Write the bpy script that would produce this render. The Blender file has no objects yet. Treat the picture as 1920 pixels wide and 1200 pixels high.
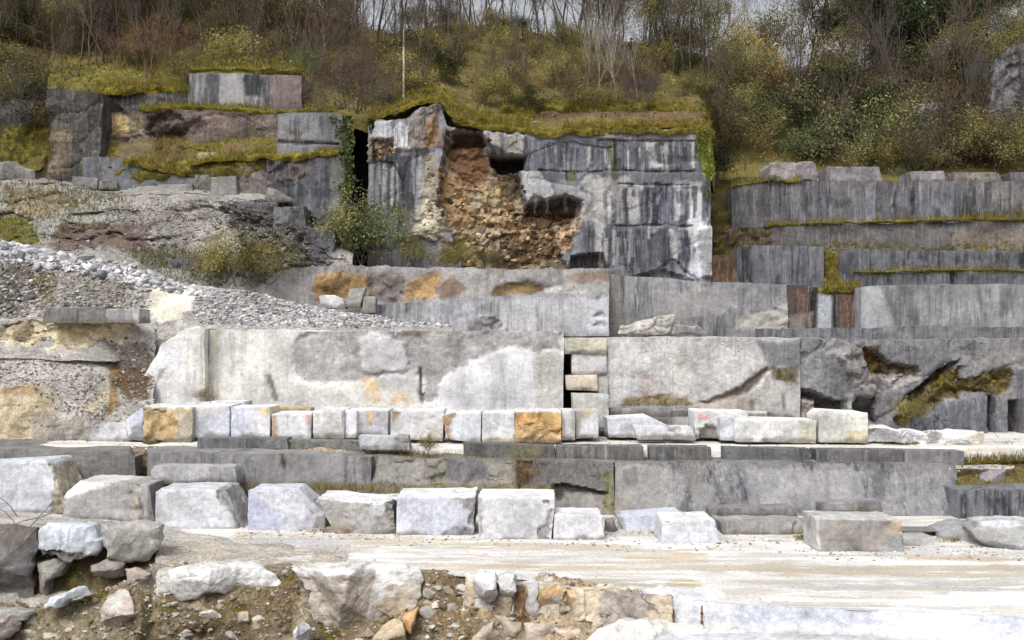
import bpy, math, random
import numpy as np
from mathutils import Vector
from mathutils.bvhtree import BVHTree

# ------------------------------------------------------------------ camera, sky, sun, exposure
F, H, HY = 2059.0, 6.6, 640.0          # focal length in photo pixels, eye height above the quarry road, horizon row
sc = bpy.context.scene
COL = sc.collection
cam = bpy.data.objects.new('camera', bpy.data.cameras.new('camera'))
COL.objects.link(cam)
cam.location = (0, 0, H)
cam.rotation_euler = (math.pi / 2, 0, 0)
cam.data.sensor_width = 36
cam.data.lens = 36 * F / 1920
cam.data.shift_y = 40 / 1920
cam.data.clip_end = 2000
sc.camera = cam

SUN_EL, SUN_AZ = math.radians(52), math.radians(205)
w = bpy.data.worlds.new('World')
sc.world = w
w.use_nodes = True
nt = w.node_tree
bg = nt.nodes['Background']
sky = nt.nodes.new('ShaderNodeTexSky')
sky.sky_type = 'NISHITA'
sky.sun_disc = False
sky.sun_elevation = SUN_EL
sky.sun_rotation = SUN_AZ
sky.air_density = 1.0
sky.dust_density = 7.0
hs = nt.nodes.new('ShaderNodeHueSaturation')       # overcast: the blue is washed out of the sky
hs.inputs['Saturation'].default_value = 0.22
hs.inputs['Value'].default_value = 1.3              # bright even cloud cover
nt.links.new(sky.outputs[0], hs.inputs['Color'])
nt.links.new(hs.outputs[0], bg.inputs['Color'])
bg.inputs['Strength'].default_value = 0.15
sl = bpy.data.lights.new('sun', 'SUN')
sl.energy = 1.0
sl.angle = math.radians(14)
sl.color = (1.0, 0.97, 0.92)
so = bpy.data.objects.new('sun', sl)
COL.objects.link(so)
so.rotation_euler = (math.pi / 2 - SUN_EL, 0, math.pi - SUN_AZ)
so.location = (0, -20, 60)
vs = sc.view_settings
vs.view_transform = 'Standard'
vs.look = 'None'
vs.exposure = 0.0
vs.gamma = 1.0
try:
    sc.cycles.max_bounces = 6
    sc.cycles.use_denoising = True
except Exception:
    pass

# ------------------------------------------------------------------ numpy helpers
random.seed(11)
RNG = np.random.default_rng(11)

def S(r, g, b, k=0.9):
    c = np.array([r, g, b]) / 255.0
    return np.where(c <= .04045, c / 12.92, ((c + .055) / 1.055) ** 2.4) * k

def hash3(x, y, z, s=0):
    n = (x * 374761393 + y * 668265263 + z * 1274126177 + s * 362437) & 0xffffffff
    n = ((n ^ (n >> 13)) * 1274126177) & 0xffffffff
    n = (n ^ (n >> 16))
    return (n & 0xffffff) / 16777215.0

def vn(P, s=0):
    I = np.floor(P).astype(np.int64)
    f = P - I
    u = f * f * f * (f * (f * 6 - 15) + 10)
    r = 0
    for a in (0, 1):
        for b in (0, 1):
            for c in (0, 1):
                wgt = (u[:, 0] if a else 1 - u[:, 0]) * (u[:, 1] if b else 1 - u[:, 1]) * (u[:, 2] if c else 1 - u[:, 2])
                r = r + wgt * hash3(I[:, 0] + a, I[:, 1] + b, I[:, 2] + c, s)
    return r * 2 - 1

def fbm(P, scale=1.0, octv=4, s=0, gain=.5):
    P = np.asarray(P) * scale
    r, a, t = 0, 1.0, 0
    for o in range(octv):
        r = r + a * vn(P * (2.03 ** o) + 17.3 * o, s + o)
        t += a
        a *= gain
    return r / t * 1.6

def worley(P, s=0):
    I = np.floor(P).astype(np.int64)
    f1 = np.full(len(P), 9.)
    f2 = np.full(len(P), 9.)
    idr = np.zeros(len(P))
    for a in (-1, 0, 1):
        for b in (-1, 0, 1):
            for c in (-1, 0, 1):
                J = I + np.array([a, b, c])
                h1 = hash3(J[:, 0], J[:, 1], J[:, 2], s)
                h2 = hash3(J[:, 0], J[:, 1], J[:, 2], s + 1)
                h3 = hash3(J[:, 0], J[:, 1], J[:, 2], s + 2)
                d = np.sqrt((J[:, 0] + h1 - P[:, 0]) ** 2 + (J[:, 1] + h2 - P[:, 1]) ** 2 + (J[:, 2] + h3 - P[:, 2]) ** 2)
                m = d < f1
                f2 = np.where(m, f1, np.minimum(f2, d))
                idr = np.where(m, h3 * .5 + h1 * .5, idr)
                f1 = np.where(m, d, f1)
    return f1, f2, idr

def sstep(a, b, x):
    t = np.clip((x - a) / (b - a + 1e-9), 0, 1)
    return t * t * (3 - 2 * t)

def sdf(px, py, poly):
    poly = np.array(poly, float)
    n = len(poly)
    d = np.full(len(px), 1e9)
    inside = np.zeros(len(px), bool)
    for i in range(n):
        ax, ay = poly[i]
        bx, by = poly[(i + 1) % n]
        ex, ey = bx - ax, by - ay
        t = np.clip(((px - ax) * ex + (py - ay) * ey) / (ex * ex + ey * ey + 1e-9), 0, 1)
        d = np.minimum(d, (px - ax - t * ex) ** 2 + (py - ay - t * ey) ** 2)
        c = ((ay > py) != (by > py)) & (px < ex * (py - ay) / (ey if abs(ey) > 1e-9 else 1e-9) + ax)
        inside ^= c
    d = np.sqrt(d)
    return np.where(inside, -d, d)

def W(px, py, D):
    return np.array([(px - 960) / F * D, D, H - (py - HY) / F * D])

def zat(py, D):
    return H - (py - HY) / F * D

def road_D(py, z=0.0):
    return F * (H - z) / (py - HY)

# ------------------------------------------------------------------ object helpers
def link(o, parent=None):
    COL.objects.link(o)
    if parent is not None:
        o.parent = parent
        o.location = o.location - parent.location
    return o

def tag(o, label=None, cat=None, group=None, kind=None):
    if label: o['label'] = label
    if cat: o['category'] = cat
    if group: o['group'] = group
    if kind: o['kind'] = kind
    return o

def empty(name, loc=(0, 0, 0)):
    o = bpy.data.objects.new(name, None)
    o.location = loc
    o.empty_display_size = .3
    COL.objects.link(o)
    return o

def mesh(name, V, faces, mat, col=None, att=None, smooth=True):
    """faces: (M,k) array or list of such arrays"""
    me = bpy.data.meshes.new(name)
    V = np.asarray(V, np.float32)
    if not isinstance(faces, list): faces = [faces]
    faces = [np.asarray(f, np.int32) for f in faces if len(f)]
    me.vertices.add(len(V))
    me.vertices.foreach_set('co', V.ravel())
    loops = np.concatenate([f.ravel() for f in faces])
    cnt = np.concatenate([np.full(len(f), f.shape[1], np.int32) for f in faces])
    st = np.concatenate([[0], np.cumsum(cnt)[:-1]]).astype(np.int32)
    me.loops.add(len(loops))
    me.loops.foreach_set('vertex_index', loops)
    me.polygons.add(len(cnt))
    me.polygons.foreach_set('loop_start', st)
    try: me.polygons.foreach_set('loop_total', cnt)
    except Exception: pass
    me.polygons.foreach_set('use_smooth', np.full(len(cnt), smooth))
    me.update(calc_edges=True)
    for nm, arr in (('col', col), ('att', att)):
        if arr is not None:
            a = me.color_attributes.new(nm, 'FLOAT_COLOR', 'POINT')
            arr = np.asarray(arr, np.float32)
            if arr.shape[1] == 3: arr = np.hstack([arr, np.ones((len(arr), 1), np.float32)])
            a.data.foreach_set('color', arr.ravel())
    if mat: me.materials.append(mat)
    return me

def crisp(me, deg=38):
    me.set_sharp_from_angle(angle=math.radians(deg))
    return me

def put(name, me, origin=None, parent=None):
    """link a mesh whose vertices are in world space; origin moves the pivot"""
    o = bpy.data.objects.new(name, me)
    if origin is not None:
        origin = Vector([float(c) for c in origin])
        me.transform(__import__('mathutils').Matrix.Translation(-origin))
        o.location = origin
    COL.objects.link(o)
    if parent is not None:
        o.parent = parent
        o.location = o.location - parent.location
    return o

# ------------------------------------------------------------------ materials
def N(nt, t, **kw):
    n = nt.nodes.new(t)
    for k, v in kw.items():
        if k in n.inputs.keys(): n.inputs[k].default_value = v
        else: setattr(n, k, v)
    return n

def newmat(name, rough=.85, spec=.25):
    m = bpy.data.materials.new(name)
    m.use_nodes = True
    p = m.node_tree.nodes['Principled BSDF']
    p.inputs['Roughness'].default_value = rough
    p.inputs['Specular IOR Level'].default_value = spec
    return m, m.node_tree, p

def noise(nt, vec, scale, detail=6, rough=.55, dist=0.0):
    n = N(nt, 'ShaderNodeTexNoise', Scale=scale, Detail=detail, Roughness=rough, Distortion=dist)
    nt.links.new(vec, n.inputs['Vector'])
    return n.outputs['Fac']

def mrange(nt, v, a, b, c, d):
    n = N(nt, 'ShaderNodeMapRange')
    nt.links.new(v, n.inputs[0])
    for i, x in enumerate((a, b, c, d)): n.inputs[1 + i].default_value = x
    return n.outputs[0]

def mth(nt, op, a, b=None, clamp=False):
    n = N(nt, 'ShaderNodeMath', operation=op, use_clamp=clamp)
    for i, x in enumerate((a, b)):
        if x is None: continue
        if isinstance(x, (int, float)): n.inputs[i].default_value = x
        else: nt.links.new(x, n.inputs[i])
    return n.outputs[0]

def mix(nt, fac, a, b, mode='MIX'):
    n = N(nt, 'ShaderNodeMix', data_type='RGBA', blend_type=mode)
    for i, x in ((0, fac), (6, a), (7, b)):
        if isinstance(x, (int, float)): n.inputs[i].default_value = x
        elif isinstance(x, (tuple, list, np.ndarray)): n.inputs[i].default_value = (*[float(q) for q in x][:3], 1)
        else: nt.links.new(x, n.inputs[i])
    return n.outputs[2]

def grey(nt, v):
    n = N(nt, 'ShaderNodeCombineColor')
    for i in range(3): nt.links.new(v, n.inputs[i])
    return n.outputs[0]

def scaled(nt, pos, sx, sy, sz):
    n = N(nt, 'ShaderNodeMapping')
    n.inputs['Scale'].default_value = (sx, sy, sz)
    nt.links.new(pos, n.inputs['Vector'])
    return n.outputs[0]

def rock_material():
    """stone whose base colour, streaks, moss, cracks and grain are steered by the two mesh attributes"""
    m, nt, p = newmat('quarry_stone', .88, .2)
    A = N(nt, 'ShaderNodeAttribute', attribute_name='col').outputs['Color']
    bn = N(nt, 'ShaderNodeAttribute', attribute_name='att')
    sp = N(nt, 'ShaderNodeSeparateColor')
    nt.links.new(bn.outputs['Color'], sp.inputs[0])
    st, mo, cr, gr = sp.outputs[0], sp.outputs[1], sp.outputs[2], bn.outputs['Alpha']
    pos = N(nt, 'ShaderNodeNewGeometry').outputs['Position']
    # blotches and grain
    c = mix(nt, 1.0, A, grey(nt, mrange(nt, noise(nt, pos, .9, 8, .62), .3, .7, .72, 1.22)), 'MULTIPLY')
    g = noise(nt, pos, 5.5, 9, .72)
    amp = mth(nt, 'MULTIPLY_ADD', gr, .9)
    amp.node.inputs[2].default_value = .28
    gg = mth(nt, 'MULTIPLY_ADD', mth(nt, 'MULTIPLY', mth(nt, 'SUBTRACT', g, .5), 2.6), amp)
    gg.node.inputs[2].default_value = 1.0
    c = mix(nt, 1.0, c, grey(nt, mth(nt, 'MAXIMUM', gg, .15)), 'MULTIPLY')
    # run-off streaks down the face
    sv = scaled(nt, pos, 1.0, .7, .07)
    s1 = noise(nt, sv, 2.7, 9, .72)
    s2 = noise(nt, sv, 8.0, 7, .72)
    s3 = noise(nt, scaled(nt, pos, 1.0, .7, .02), 26, 3, .6)
    patch = mrange(nt, noise(nt, scaled(nt, pos, 1, 1, .45), .42, 5, .65), .43, .57, .04, 1.0)
    dark = mth(nt, 'MULTIPLY', mth(nt, 'MULTIPLY', mrange(nt, s1, .505, .545, 0, 1), patch), st, True)
    c = mix(nt, mth(nt, 'MULTIPLY', dark, .9), c, mix(nt, .22, (.022, .024, .028), c))
    dk2 = mth(nt, 'MULTIPLY', mth(nt, 'MULTIPLY', mrange(nt, s2, .53, .6, 0, .6), mrange(nt, patch, 0, 1, .3, 1)), st, True)
    c = mix(nt, dk2, c, mix(nt, .35, (.03, .032, .036), c))
    lt = mth(nt, 'MULTIPLY', mrange(nt, s2, .46, .38, 0, .5), st, True)
    c = mix(nt, lt, c, mix(nt, .5, (.5, .51, .53), c))
    c = mix(nt, 1.0, c, grey(nt, mrange(nt, s3, .3, .7, .93, 1.06)), 'MULTIPLY')
    # grey veining of the marble and pitted dark specks
    vv = noise(nt, scaled(nt, pos, .8, .8, 1.5), 1.5, 9, .62, 1.4)
    vein = mrange(nt, mth(nt, 'ABSOLUTE', mth(nt, 'SUBTRACT', vv, .5)), .0, .03, .8, 1.0)
    c = mix(nt, 1.0, c, grey(nt, vein), 'MULTIPLY')
    pit = mth(nt, 'MULTIPLY', mrange(nt, noise(nt, pos, 11, 5, .7), .62, .68, 0, .75), mth(nt, 'ADD', gr, .05), True)
    c = mix(nt, pit, c, (.06, .055, .05))
    # cracks
    wv = N(nt, 'ShaderNodeVectorMath', operation='ADD')
    nn = N(nt, 'ShaderNodeTexNoise', Scale=1.3, Detail=4)
    nt.links.new(pos, nn.inputs['Vector'])
    nt.links.new(scaled(nt, pos, 1, 1, 1.5), wv.inputs[0])
    nt.links.new(nn.outputs['Color'], wv.inputs[1])
    vo = N(nt, 'ShaderNodeTexVoronoi', feature='DISTANCE_TO_EDGE', Scale=.75)
    nt.links.new(wv.outputs[0], vo.inputs['Vector'])
    ck = mth(nt, 'MULTIPLY', mrange(nt, vo.outputs['Distance'], .006, .022, 1, 0), mth(nt, 'MULTIPLY', cr, mrange(nt, noise(nt, pos, .7, 3), .5, .6, 0, .9)), True)
    c = mix(nt, mth(nt, 'MULTIPLY', ck, .85), c, (.03, .027, .023))
    # moss and lichen
    mn = noise(nt, pos, 2.6, 9, .7)
    mm = mth(nt, 'MULTIPLY_ADD', mth(nt, 'SUBTRACT', mn, .5), 2.2)
    nt.links.new(mo, mm.node.inputs[2])
    mk = mth(nt, 'MULTIPLY', mrange(nt, mm, .5, .68, 0, 1), mrange(nt, mo, .0, .12, 0, 1))
    mc = mix(nt, mrange(nt, noise(nt, pos, 3.7, 6, .6), .35, .65, 0, 1), (.05, .052, .012), (.21, .18, .028))
    mc = mix(nt, mrange(nt, noise(nt, pos, 1.1, 6, .6), .5, .7, 0, .8), mc, (.10, .06, .028))
    c = mix(nt, mk, c, mc)
    nt.links.new(c, p.inputs['Base Color'])
    b = N(nt, 'ShaderNodeBump', Strength=.9, Distance=.14)
    hgt = mth(nt, 'ADD', mth(nt, 'MULTIPLY', noise(nt, pos, 3.0, 11, .66), mth(nt, 'ADD', gr, .3)), mth(nt, 'MULTIPLY', mk, .35))
    hgt = mth(nt, 'SUBTRACT', hgt, mth(nt, 'MULTIPLY', ck, .5))
    nt.links.new(hgt, b.inputs['Height'])
    nt.links.new(b.outputs[0], p.inputs['Normal'])
    return m

def road_material():
    m, nt, p = newmat('marble_dust_track', .9, .2)
    pos = N(nt, 'ShaderNodeNewGeometry').outputs['Position']
    A = N(nt, 'ShaderNodeAttribute', attribute_name='col').outputs['Color']
    band = noise(nt, scaled(nt, pos, .11, .75, 1), 1.0, 8, .66, .8)
    band2 = noise(nt, scaled(nt, pos, .35, 2.0, 1), 1.0, 9, .7, .9)
    wet = noise(nt, scaled(nt, pos, .4, 1.0, 1), 1.3, 9, .7)
    c = mix(nt, mrange(nt, band, .5, .58, 0, .45), A, (.40, .33, .24))
    c = mix(nt, mrange(nt, band2, .52, .6, 0, .6), c, (.46, .45, .43))
    c = mix(nt, mrange(nt, wet, .52, .64, 0, .45), c, (.39, .385, .37))
    c = mix(nt, mrange(nt, noise(nt, scaled(nt, pos, .3, 1.6, 1), 1.3, 6, .6, .3), .57, .64, 0, .95), c, (.74, .735, .72))
    g = noise(nt, pos, 9, 9, .75)
    c = mix(nt, 1.0, c, grey(nt, mrange(nt, g, .3, .7, .66, 1.2)), 'MULTIPLY')
    # tyre treads
    tr = N(nt, 'ShaderNodeTexWave', wave_type='BANDS', bands_direction='DIAGONAL', Scale=1.6, Distortion=2.5, Detail=3)
    nt.links.new(scaled(nt, pos, 1.6, 1.0, 1), tr.inputs['Vector'])
    lane = mrange(nt, noise(nt, scaled(nt, pos, .045, .8, 1), 1.7, 3), .58, .62, 0, .4)
    c = mix(nt, mth(nt, 'MULTIPLY', lane, mrange(nt, tr.outputs['Fac'], .55, .8, 0, 1)), c, (.30, .26, .21))
    c = mix(nt, mrange(nt, noise(nt, scaled(nt, pos, .4, 1.2, 1), 1.4, 9, .7), .66, .74, 0, .7), c, (.17, .16, .06))
    nt.links.new(c, p.inputs['Base Color'])
    b = N(nt, 'ShaderNodeBump', Strength=.5, Distance=.08)
    nt.links.new(mth(nt, 'ADD', noise(nt, pos, 4, 10, .7), mth(nt, 'MULTIPLY', tr.outputs['Fac'], mth(nt, 'MULTIPLY', lane, .5))), b.inputs['Height'])
    nt.links.new(b.outputs[0], p.inputs['Normal'])
    return m

def soil_material():
    """earthy slope: colour attribute broken up into pebbles, soil and moss"""
    m, nt, p = newmat('rubble_soil', .95, .1)
    A = N(nt, 'ShaderNodeAttribute', attribute_name='col').outputs['Color']
    bn = N(nt, 'ShaderNodeAttribute', attribute_name='att')
    sp = N(nt, 'ShaderNodeSeparateColor')
    nt.links.new(bn.outputs['Color'], sp.inputs[0])
    st, mo, cr, gr = sp.outputs[0], sp.outputs[1], sp.outputs[2], bn.outputs['Alpha']
    pos = N(nt, 'ShaderNodeNewGeometry').outputs['Position']
    c = mix(nt, 1.0, A, grey(nt, mrange(nt, noise(nt, pos, .8, 8, .65), .3, .7, .6, 1.35)), 'MULTIPLY')
    for scl, lo, k in ((4.1, .62, .55), (9.5, .5, .6)):
        v = N(nt, 'ShaderNodeTexVoronoi', feature='F1', Scale=scl, Randomness=1.0)
        nt.links.new(pos, v.inputs['Vector'])
        sc_ = N(nt, 'ShaderNodeSeparateColor')
        nt.links.new(v.outputs['Color'], sc_.inputs[0])
        isst = mth(nt, 'MULTIPLY', mrange(nt, sc_.outputs[0], lo + .12, lo + .16, 0, 1), mrange(nt, v.outputs['Distance'], .42, .3, 0, 1))
        isst = mth(nt, 'MULTIPLY', isst, mth(nt, 'MULTIPLY', cr, k), True)
        c = mix(nt, isst, c, grey(nt, mrange(nt, sc_.outputs[1], 0, 1, .14, .46)))
        edge = mth(nt, 'MULTIPLY', mrange(nt, v.outputs['Distance'], .35, .6, 0, .55), cr, True)
        c = mix(nt, edge, c, (.035, .03, .022))
    g = noise(nt, pos, 9, 9, .75)
    c = mix(nt, 1.0, c, grey(nt, mrange(nt, g, .3, .7, .55, 1.4)), 'MULTIPLY')
    mn = noise(nt, pos, 1.7, 9, .7)
    mm = mth(nt, 'MULTIPLY_ADD', mth(nt, 'SUBTRACT', mn, .5), 2.4)
    nt.links.new(mo, mm.node.inputs[2])
    mk = mth(nt, 'MULTIPLY', mrange(nt, mm, .5, .66, 0, 1), mrange(nt, mo, .0, .12, 0, 1))
    mc = mix(nt, mrange(nt, noise(nt, pos, 4.5, 6, .6), .35, .65, 0, 1), (.05, .05, .013), (.20, .17, .03))
    mc = mix(nt, mrange(nt, noise(nt, pos, 1.3, 6, .6), .5, .68, 0, .8), mc, (.12, .07, .03))
    c = mix(nt, mk, c, mc)
    nt.links.new(c, p.inputs['Base Color'])
    b = N(nt, 'ShaderNodeBump', Strength=.9, Distance=.15)
    nt.links.new(mth(nt, 'ADD', noise(nt, pos, 5, 11, .7), mth(nt, 'MULTIPLY', mk, .2)), b.inputs['Height'])
    nt.links.new(b.outputs[0], p.inputs['Normal'])
    return m

def leaf_material():
    m, nt, p = newmat('foliage', .75, .15)
    A = N(nt, 'ShaderNodeAttribute', attribute_name='col').outputs['Color']
    r = N(nt, 'ShaderNodeObjectInfo').outputs['Random']
    h = N(nt, 'ShaderNodeHueSaturation')
    nt.links.new(A, h.inputs['Color'])
    nt.links.new(mrange(nt, r, 0, 1, .485, .515), h.inputs['Hue'])
    nt.links.new(mrange(nt, r, 0, 1, .75, 1.25), h.inputs['Value'])
    nt.links.new(h.outputs[0], p.inputs['Base Color'])
    tl = N(nt, 'ShaderNodeBsdfTranslucent')
    nt.links.new(h.outputs[0], tl.inputs['Color'])
    ms = N(nt, 'ShaderNodeMixShader')
    ms.inputs[0].default_value = .25
    nt.links.new(p.outputs[0], ms.inputs[1])
    nt.links.new(tl.outputs[0], ms.inputs[2])
    nt.links.new(ms.outputs[0], nt.nodes['Material Output'].inputs['Surface'])
    return m

def bark_material():
    m, nt, p = newmat('bark', .9, .1)
    A = N(nt, 'ShaderNodeAttribute', attribute_name='col').outputs['Color']
    pos = N(nt, 'ShaderNodeNewGeometry').outputs['Position']
    c = mix(nt, 1.0, A, grey(nt, mrange(nt, noise(nt, scaled(nt, pos, 6, 6, 1.5), 1, 6, .6), .3, .7, .6, 1.35)), 'MULTIPLY')
    nt.links.new(c, p.inputs['Base Color'])
    return m

def rust_material():
    m, nt, p = newmat('rusty_iron', .8, .3)
    pos = N(nt, 'ShaderNodeNewGeometry').outputs['Position']
    c = mix(nt, mrange(nt, noise(nt, pos, 14, 6, .6), .35, .65, 0, 1), (.09, .035, .015), (.22, .09, .04))
    nt.links.new(c, p.inputs['Base Color'])
    return m

ROCK, ROAD, SOIL, LEAF, BARK, RUST = rock_material(), road_material(), soil_material(), leaf_material(), bark_material(), rust_material()

# ------------------------------------------------------------------ surfaces
def fe(poly, c=None, m=1.0, push=0, soft=2.5, warp=9, st=None, mo=None, cr=None, gr=None, rg=0, ws=.9):
    """a patch of a face: colour / attribute change, depth change and extra roughness inside an outline"""
    return dict(poly=poly, c=c, m=m, push=push, soft=soft, warp=warp, att=(st, mo, cr, gr), rg=rg, ws=ws)

def streaks(x0, x1, y0, y1, n, cols, seed, w=(3, 10), lo=.35, m=.75, slant=0.0):
    rr = random.Random(seed)
    out = []
    for _ in range(n):
        x, ww = rr.uniform(x0, x1), rr.uniform(*w)
        ya = y0 + rr.uniform(0, .25) * (y1 - y0) if rr.random() < .75 else rr.uniform(y0, y1)
        yb = ya + rr.uniform(lo, 1.0) * (y1 - ya)
        k = slant * (yb - ya)
        out.append(fe([(x, ya), (x + ww, ya), (x + ww * .75 + k, yb), (x + ww * .2 + k, yb)], rr.choice(cols), m * rr.uniform(.6, 1.15), warp=2.0, soft=1.2, ws=1.3))
    return out

def R4(x0, y0, x1, y1):
    return [(x0, y0), (x1, y0), (x1, y1), (x0, y1)]

def paint(P, base, att, feats, dd=None):
    n = len(P)
    col = np.tile(np.asarray(base, float), (n, 1))
    at = np.tile(np.asarray(att, float), (n, 1))
    D = P[:, 1] if dd is None else dd
    px = 960 + P[:, 0] * F / D
    py = HY - (P[:, 2] - H) * F / D
    push = np.zeros(n)
    rg = np.zeros(n)
    if feats:
        nz = {}
        for f in feats:
            k = f['ws']
            if k not in nz: nz[k] = fbm(P, k, 5, 5, .6) + .45 * fbm(P, k * 4.3, 3, 8, .7)
            bb = np.array(f['poly'])
            mg = f['soft'] + f['warp'] * 2 + 4
            sel = (px > bb[:, 0].min() - mg) & (px < bb[:, 0].max() + mg) & (py > bb[:, 1].min() - mg) & (py < bb[:, 1].max() + mg)
            if not sel.any(): continue
            d = sdf(px[sel], py[sel], f['poly']) + f['warp'] * nz[k][sel]
            wt = sstep(f['soft'], -f['soft'], d)
            if f['c'] is not None:
                q = (wt * f['m'])[:, None]
                col[sel] = col[sel] * (1 - q) + np.asarray(f['c']) * q
            for i, v in enumerate(f['att']):
                if v is not None: at[sel, i] = at[sel, i] * (1 - wt) + v * wt
            push[sel] += f['push'] * wt
            if f['rg'] < 0: rg[sel] *= 1 - wt
            else: rg[sel] = np.maximum(rg[sel], f['rg'] * wt)
    return col, at, push, rg

def grid_faces(Rn, Cn):
    i = np.arange((Rn - 1) * (Cn - 1))
    r, c = i // (Cn - 1), i % (Cn - 1)
    a = r * Cn + c
    return np.stack([a, a + 1, a + Cn + 1, a + Cn], 1)

def rough_vec(P, disp, fs, cell, cs, seed=0):
    d = np.stack([fbm(P, fs, 4, seed) * .5, fbm(P, fs, 5, seed + 20), fbm(P, fs, 4, seed + 40) * .5], 1) * disp
    if cell:
        f1, f2, r = worley((P + fbm(P, 1.1, 2, 3)[:, None] * .15) * np.array(cs), seed)
        d[:, 1] += (r - .5) * cell * 2
        d[:, 1] += np.where(f2 - f1 < .08, cell * .35, 0)
    return d

def loft(rows, res=.16, base=(.3, .3, .3), att=(0, 0, 0, .3), disp=.12, fs=.8, cell=0, cs=(.6, .6, .8), side=0, feats=(), jag=0, smoothrows=False, seed=0, maxseg=400):
    """surface through polylines of (photo column, photo row, distance); returns V, faces, col, att"""
    rows = [np.array(r, float) for r in rows]
    pmin, pmax = rows[0][0, 0], rows[0][-1, 0]
    Dm = rows[0][:, 2].mean()
    nc = max(4, int((pmax - pmin) / F * Dm / res))
    pxs = np.linspace(pmin, pmax, nc + 1)
    L = []
    for r in rows:
        y = np.interp(pxs, r[:, 0], r[:, 1])
        d = np.interp(pxs, r[:, 0], r[:, 2])
        L.append(np.stack([(pxs - 960) / F * d, d, H - (y - HY) / F * d], 1))
    if jag:
        for li in range(1, len(L)):
            j = fbm(np.stack([L[li][:, 0], L[li][:, 0] * 0 + 3.3, L[li][:, 0] * 0], 1), 1.3, 5, seed + 9, .7)
            L[li][:, 2] += j * jag
    rowsP = []
    for a, b in zip(L[:-1], L[1:]):
        ln = np.percentile(np.linalg.norm(b - a, axis=1), 85)
        k = int(min(maxseg, max(1, round(ln / res))))
        for i in range(k):
            rowsP.append(a + (b - a) * i / k)
    rowsP.append(L[-1])
    P = np.stack(rowsP, 0)
    if side:
        k = max(2, int(side / (res * 1.8)))
        off = np.linspace(side, 0, k, endpoint=False)
        lf = np.stack([P[:, 0] + np.array([0, o, 0]) for o in off], 1)
        rt = np.stack([P[:, -1] + np.array([0, o, 0]) for o in off[::-1]], 1)
        P = np.concatenate([lf, P, rt], 1)
    Rn, Cn = P.shape[:2]
    P = P.reshape(-1, 3)
    col, at, push, rg = paint(P, base, att, feats)
    d = rough_vec(P, disp, fs, cell, cs, seed)
    if rg.max() > 0:
        e = rough_vec(P * 1.0, .5, 2.6, .42, (1.7, .9, 2.4), seed + 77)
        d += e * rg[:, None]
        _, _, rc = worley((P + fbm(P, 1.1, 2, 3)[:, None] * .15) * np.array((1.7, .9, 2.4)), seed + 77)
        q = np.clip(rg, 0, .8)[:, None]
        col = col * (1 - q) + col * (.35 + 1.35 * rc[:, None]) * q
    V = P + d
    V[:, 1] += push
    col = col * (1 + .16 * fbm(P, .5, 4, seed + 60))[:, None]
    return V, grid_faces(Rn, Cn), np.clip(col, .004, .82), np.clip(at, 0, 1)

def surf(name, rows, label=None, cat=None, group=None, kind=None, mat=None, parent=None, **kw):
    V, Fc, c, a = loft(rows, **kw)
    me = crisp(mesh(name, V, Fc, mat or ROCK, c, a), 42)
    o = put(name, me, (V[:, 0].mean(), V[:, 1].min(), V[:, 2].min()), parent)
    tag(o, label, cat, group, kind)
    return o

def wall(name, top, bot, D, back, **kw):
    """quarry face: front between two outlines, then a top running back to `back`"""
    if not isinstance(D, (list, tuple)): D = [(-9999, D), (9999, D)]
    dx, dd = [q[0] for q in D], [q[1] for q in D]
    d_at = lambda x: float(np.interp(x, dx, dd))
    lean = kw.pop('lean', 0)
    xs = sorted(set([q[0] for q in top] + [q[0] for q in bot]))
    x0, x1 = max(top[0][0], bot[0][0]), min(top[-1][0], bot[-1][0])
    xs = [x for x in xs if x0 <= x <= x1]
    tp = lambda x: float(np.interp(x, [q[0] for q in top], [q[1] for q in top]))
    bp = lambda x: float(np.interp(x, [q[0] for q in bot], [q[1] for q in bot]))
    r0 = [(x, bp(x), d_at(x)) for x in xs]
    r1 = [(x, tp(x), d_at(x) + lean) for x in xs]
    r2 = []
    for x in xs:
        d = d_at(x) + lean
        z = zat(tp(x), d)
        bk = back if back > d else d + 1
        r2.append((x, HY - (z + .05 - H) * F / bk, bk))
    return surf(name, [r0, r1, r2], side=kw.pop('side', 2.0), **kw)

_cube_cache = {}
def cube_grid(nx, ny, nz):
    key = (nx, ny, nz)
    if key in _cube_cache: return _cube_cache[key]
    idx, V, Fc = {}, [], []
    def vid(i, j, k):
        q = (i, j, k)
        if q not in idx:
            idx[q] = len(V)
            V.append((i / nx, j / ny, k / nz))
        return idx[q]
    for i in range(nx):
        for k in range(nz):
            Fc.append([vid(i, 0, k), vid(i + 1, 0, k), vid(i + 1, 0, k + 1), vid(i, 0, k + 1)])
            Fc.append([vid(i + 1, ny, k), vid(i, ny, k), vid(i, ny, k + 1), vid(i + 1, ny, k + 1)])
    for j in range(ny):
        for k in range(nz):
            Fc.append([vid(0, j + 1, k), vid(0, j, k), vid(0, j, k + 1), vid(0, j + 1, k + 1)])
            Fc.append([vid(nx, j, k), vid(nx, j + 1, k), vid(nx, j + 1, k + 1), vid(nx, j, k + 1)])
    for i in range(nx):
        for j in range(ny):
            Fc.append([vid(i, j, nz), vid(i + 1, j, nz), vid(i + 1, j + 1, nz), vid(i, j + 1, nz)])
            Fc.append([vid(i, j + 1, 0), vid(i + 1, j + 1, 0), vid(i + 1, j, 0), vid(i, j, 0)])
    _cube_cache[key] = (np.array(V), np.array(Fc))
    return _cube_cache[key]

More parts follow.
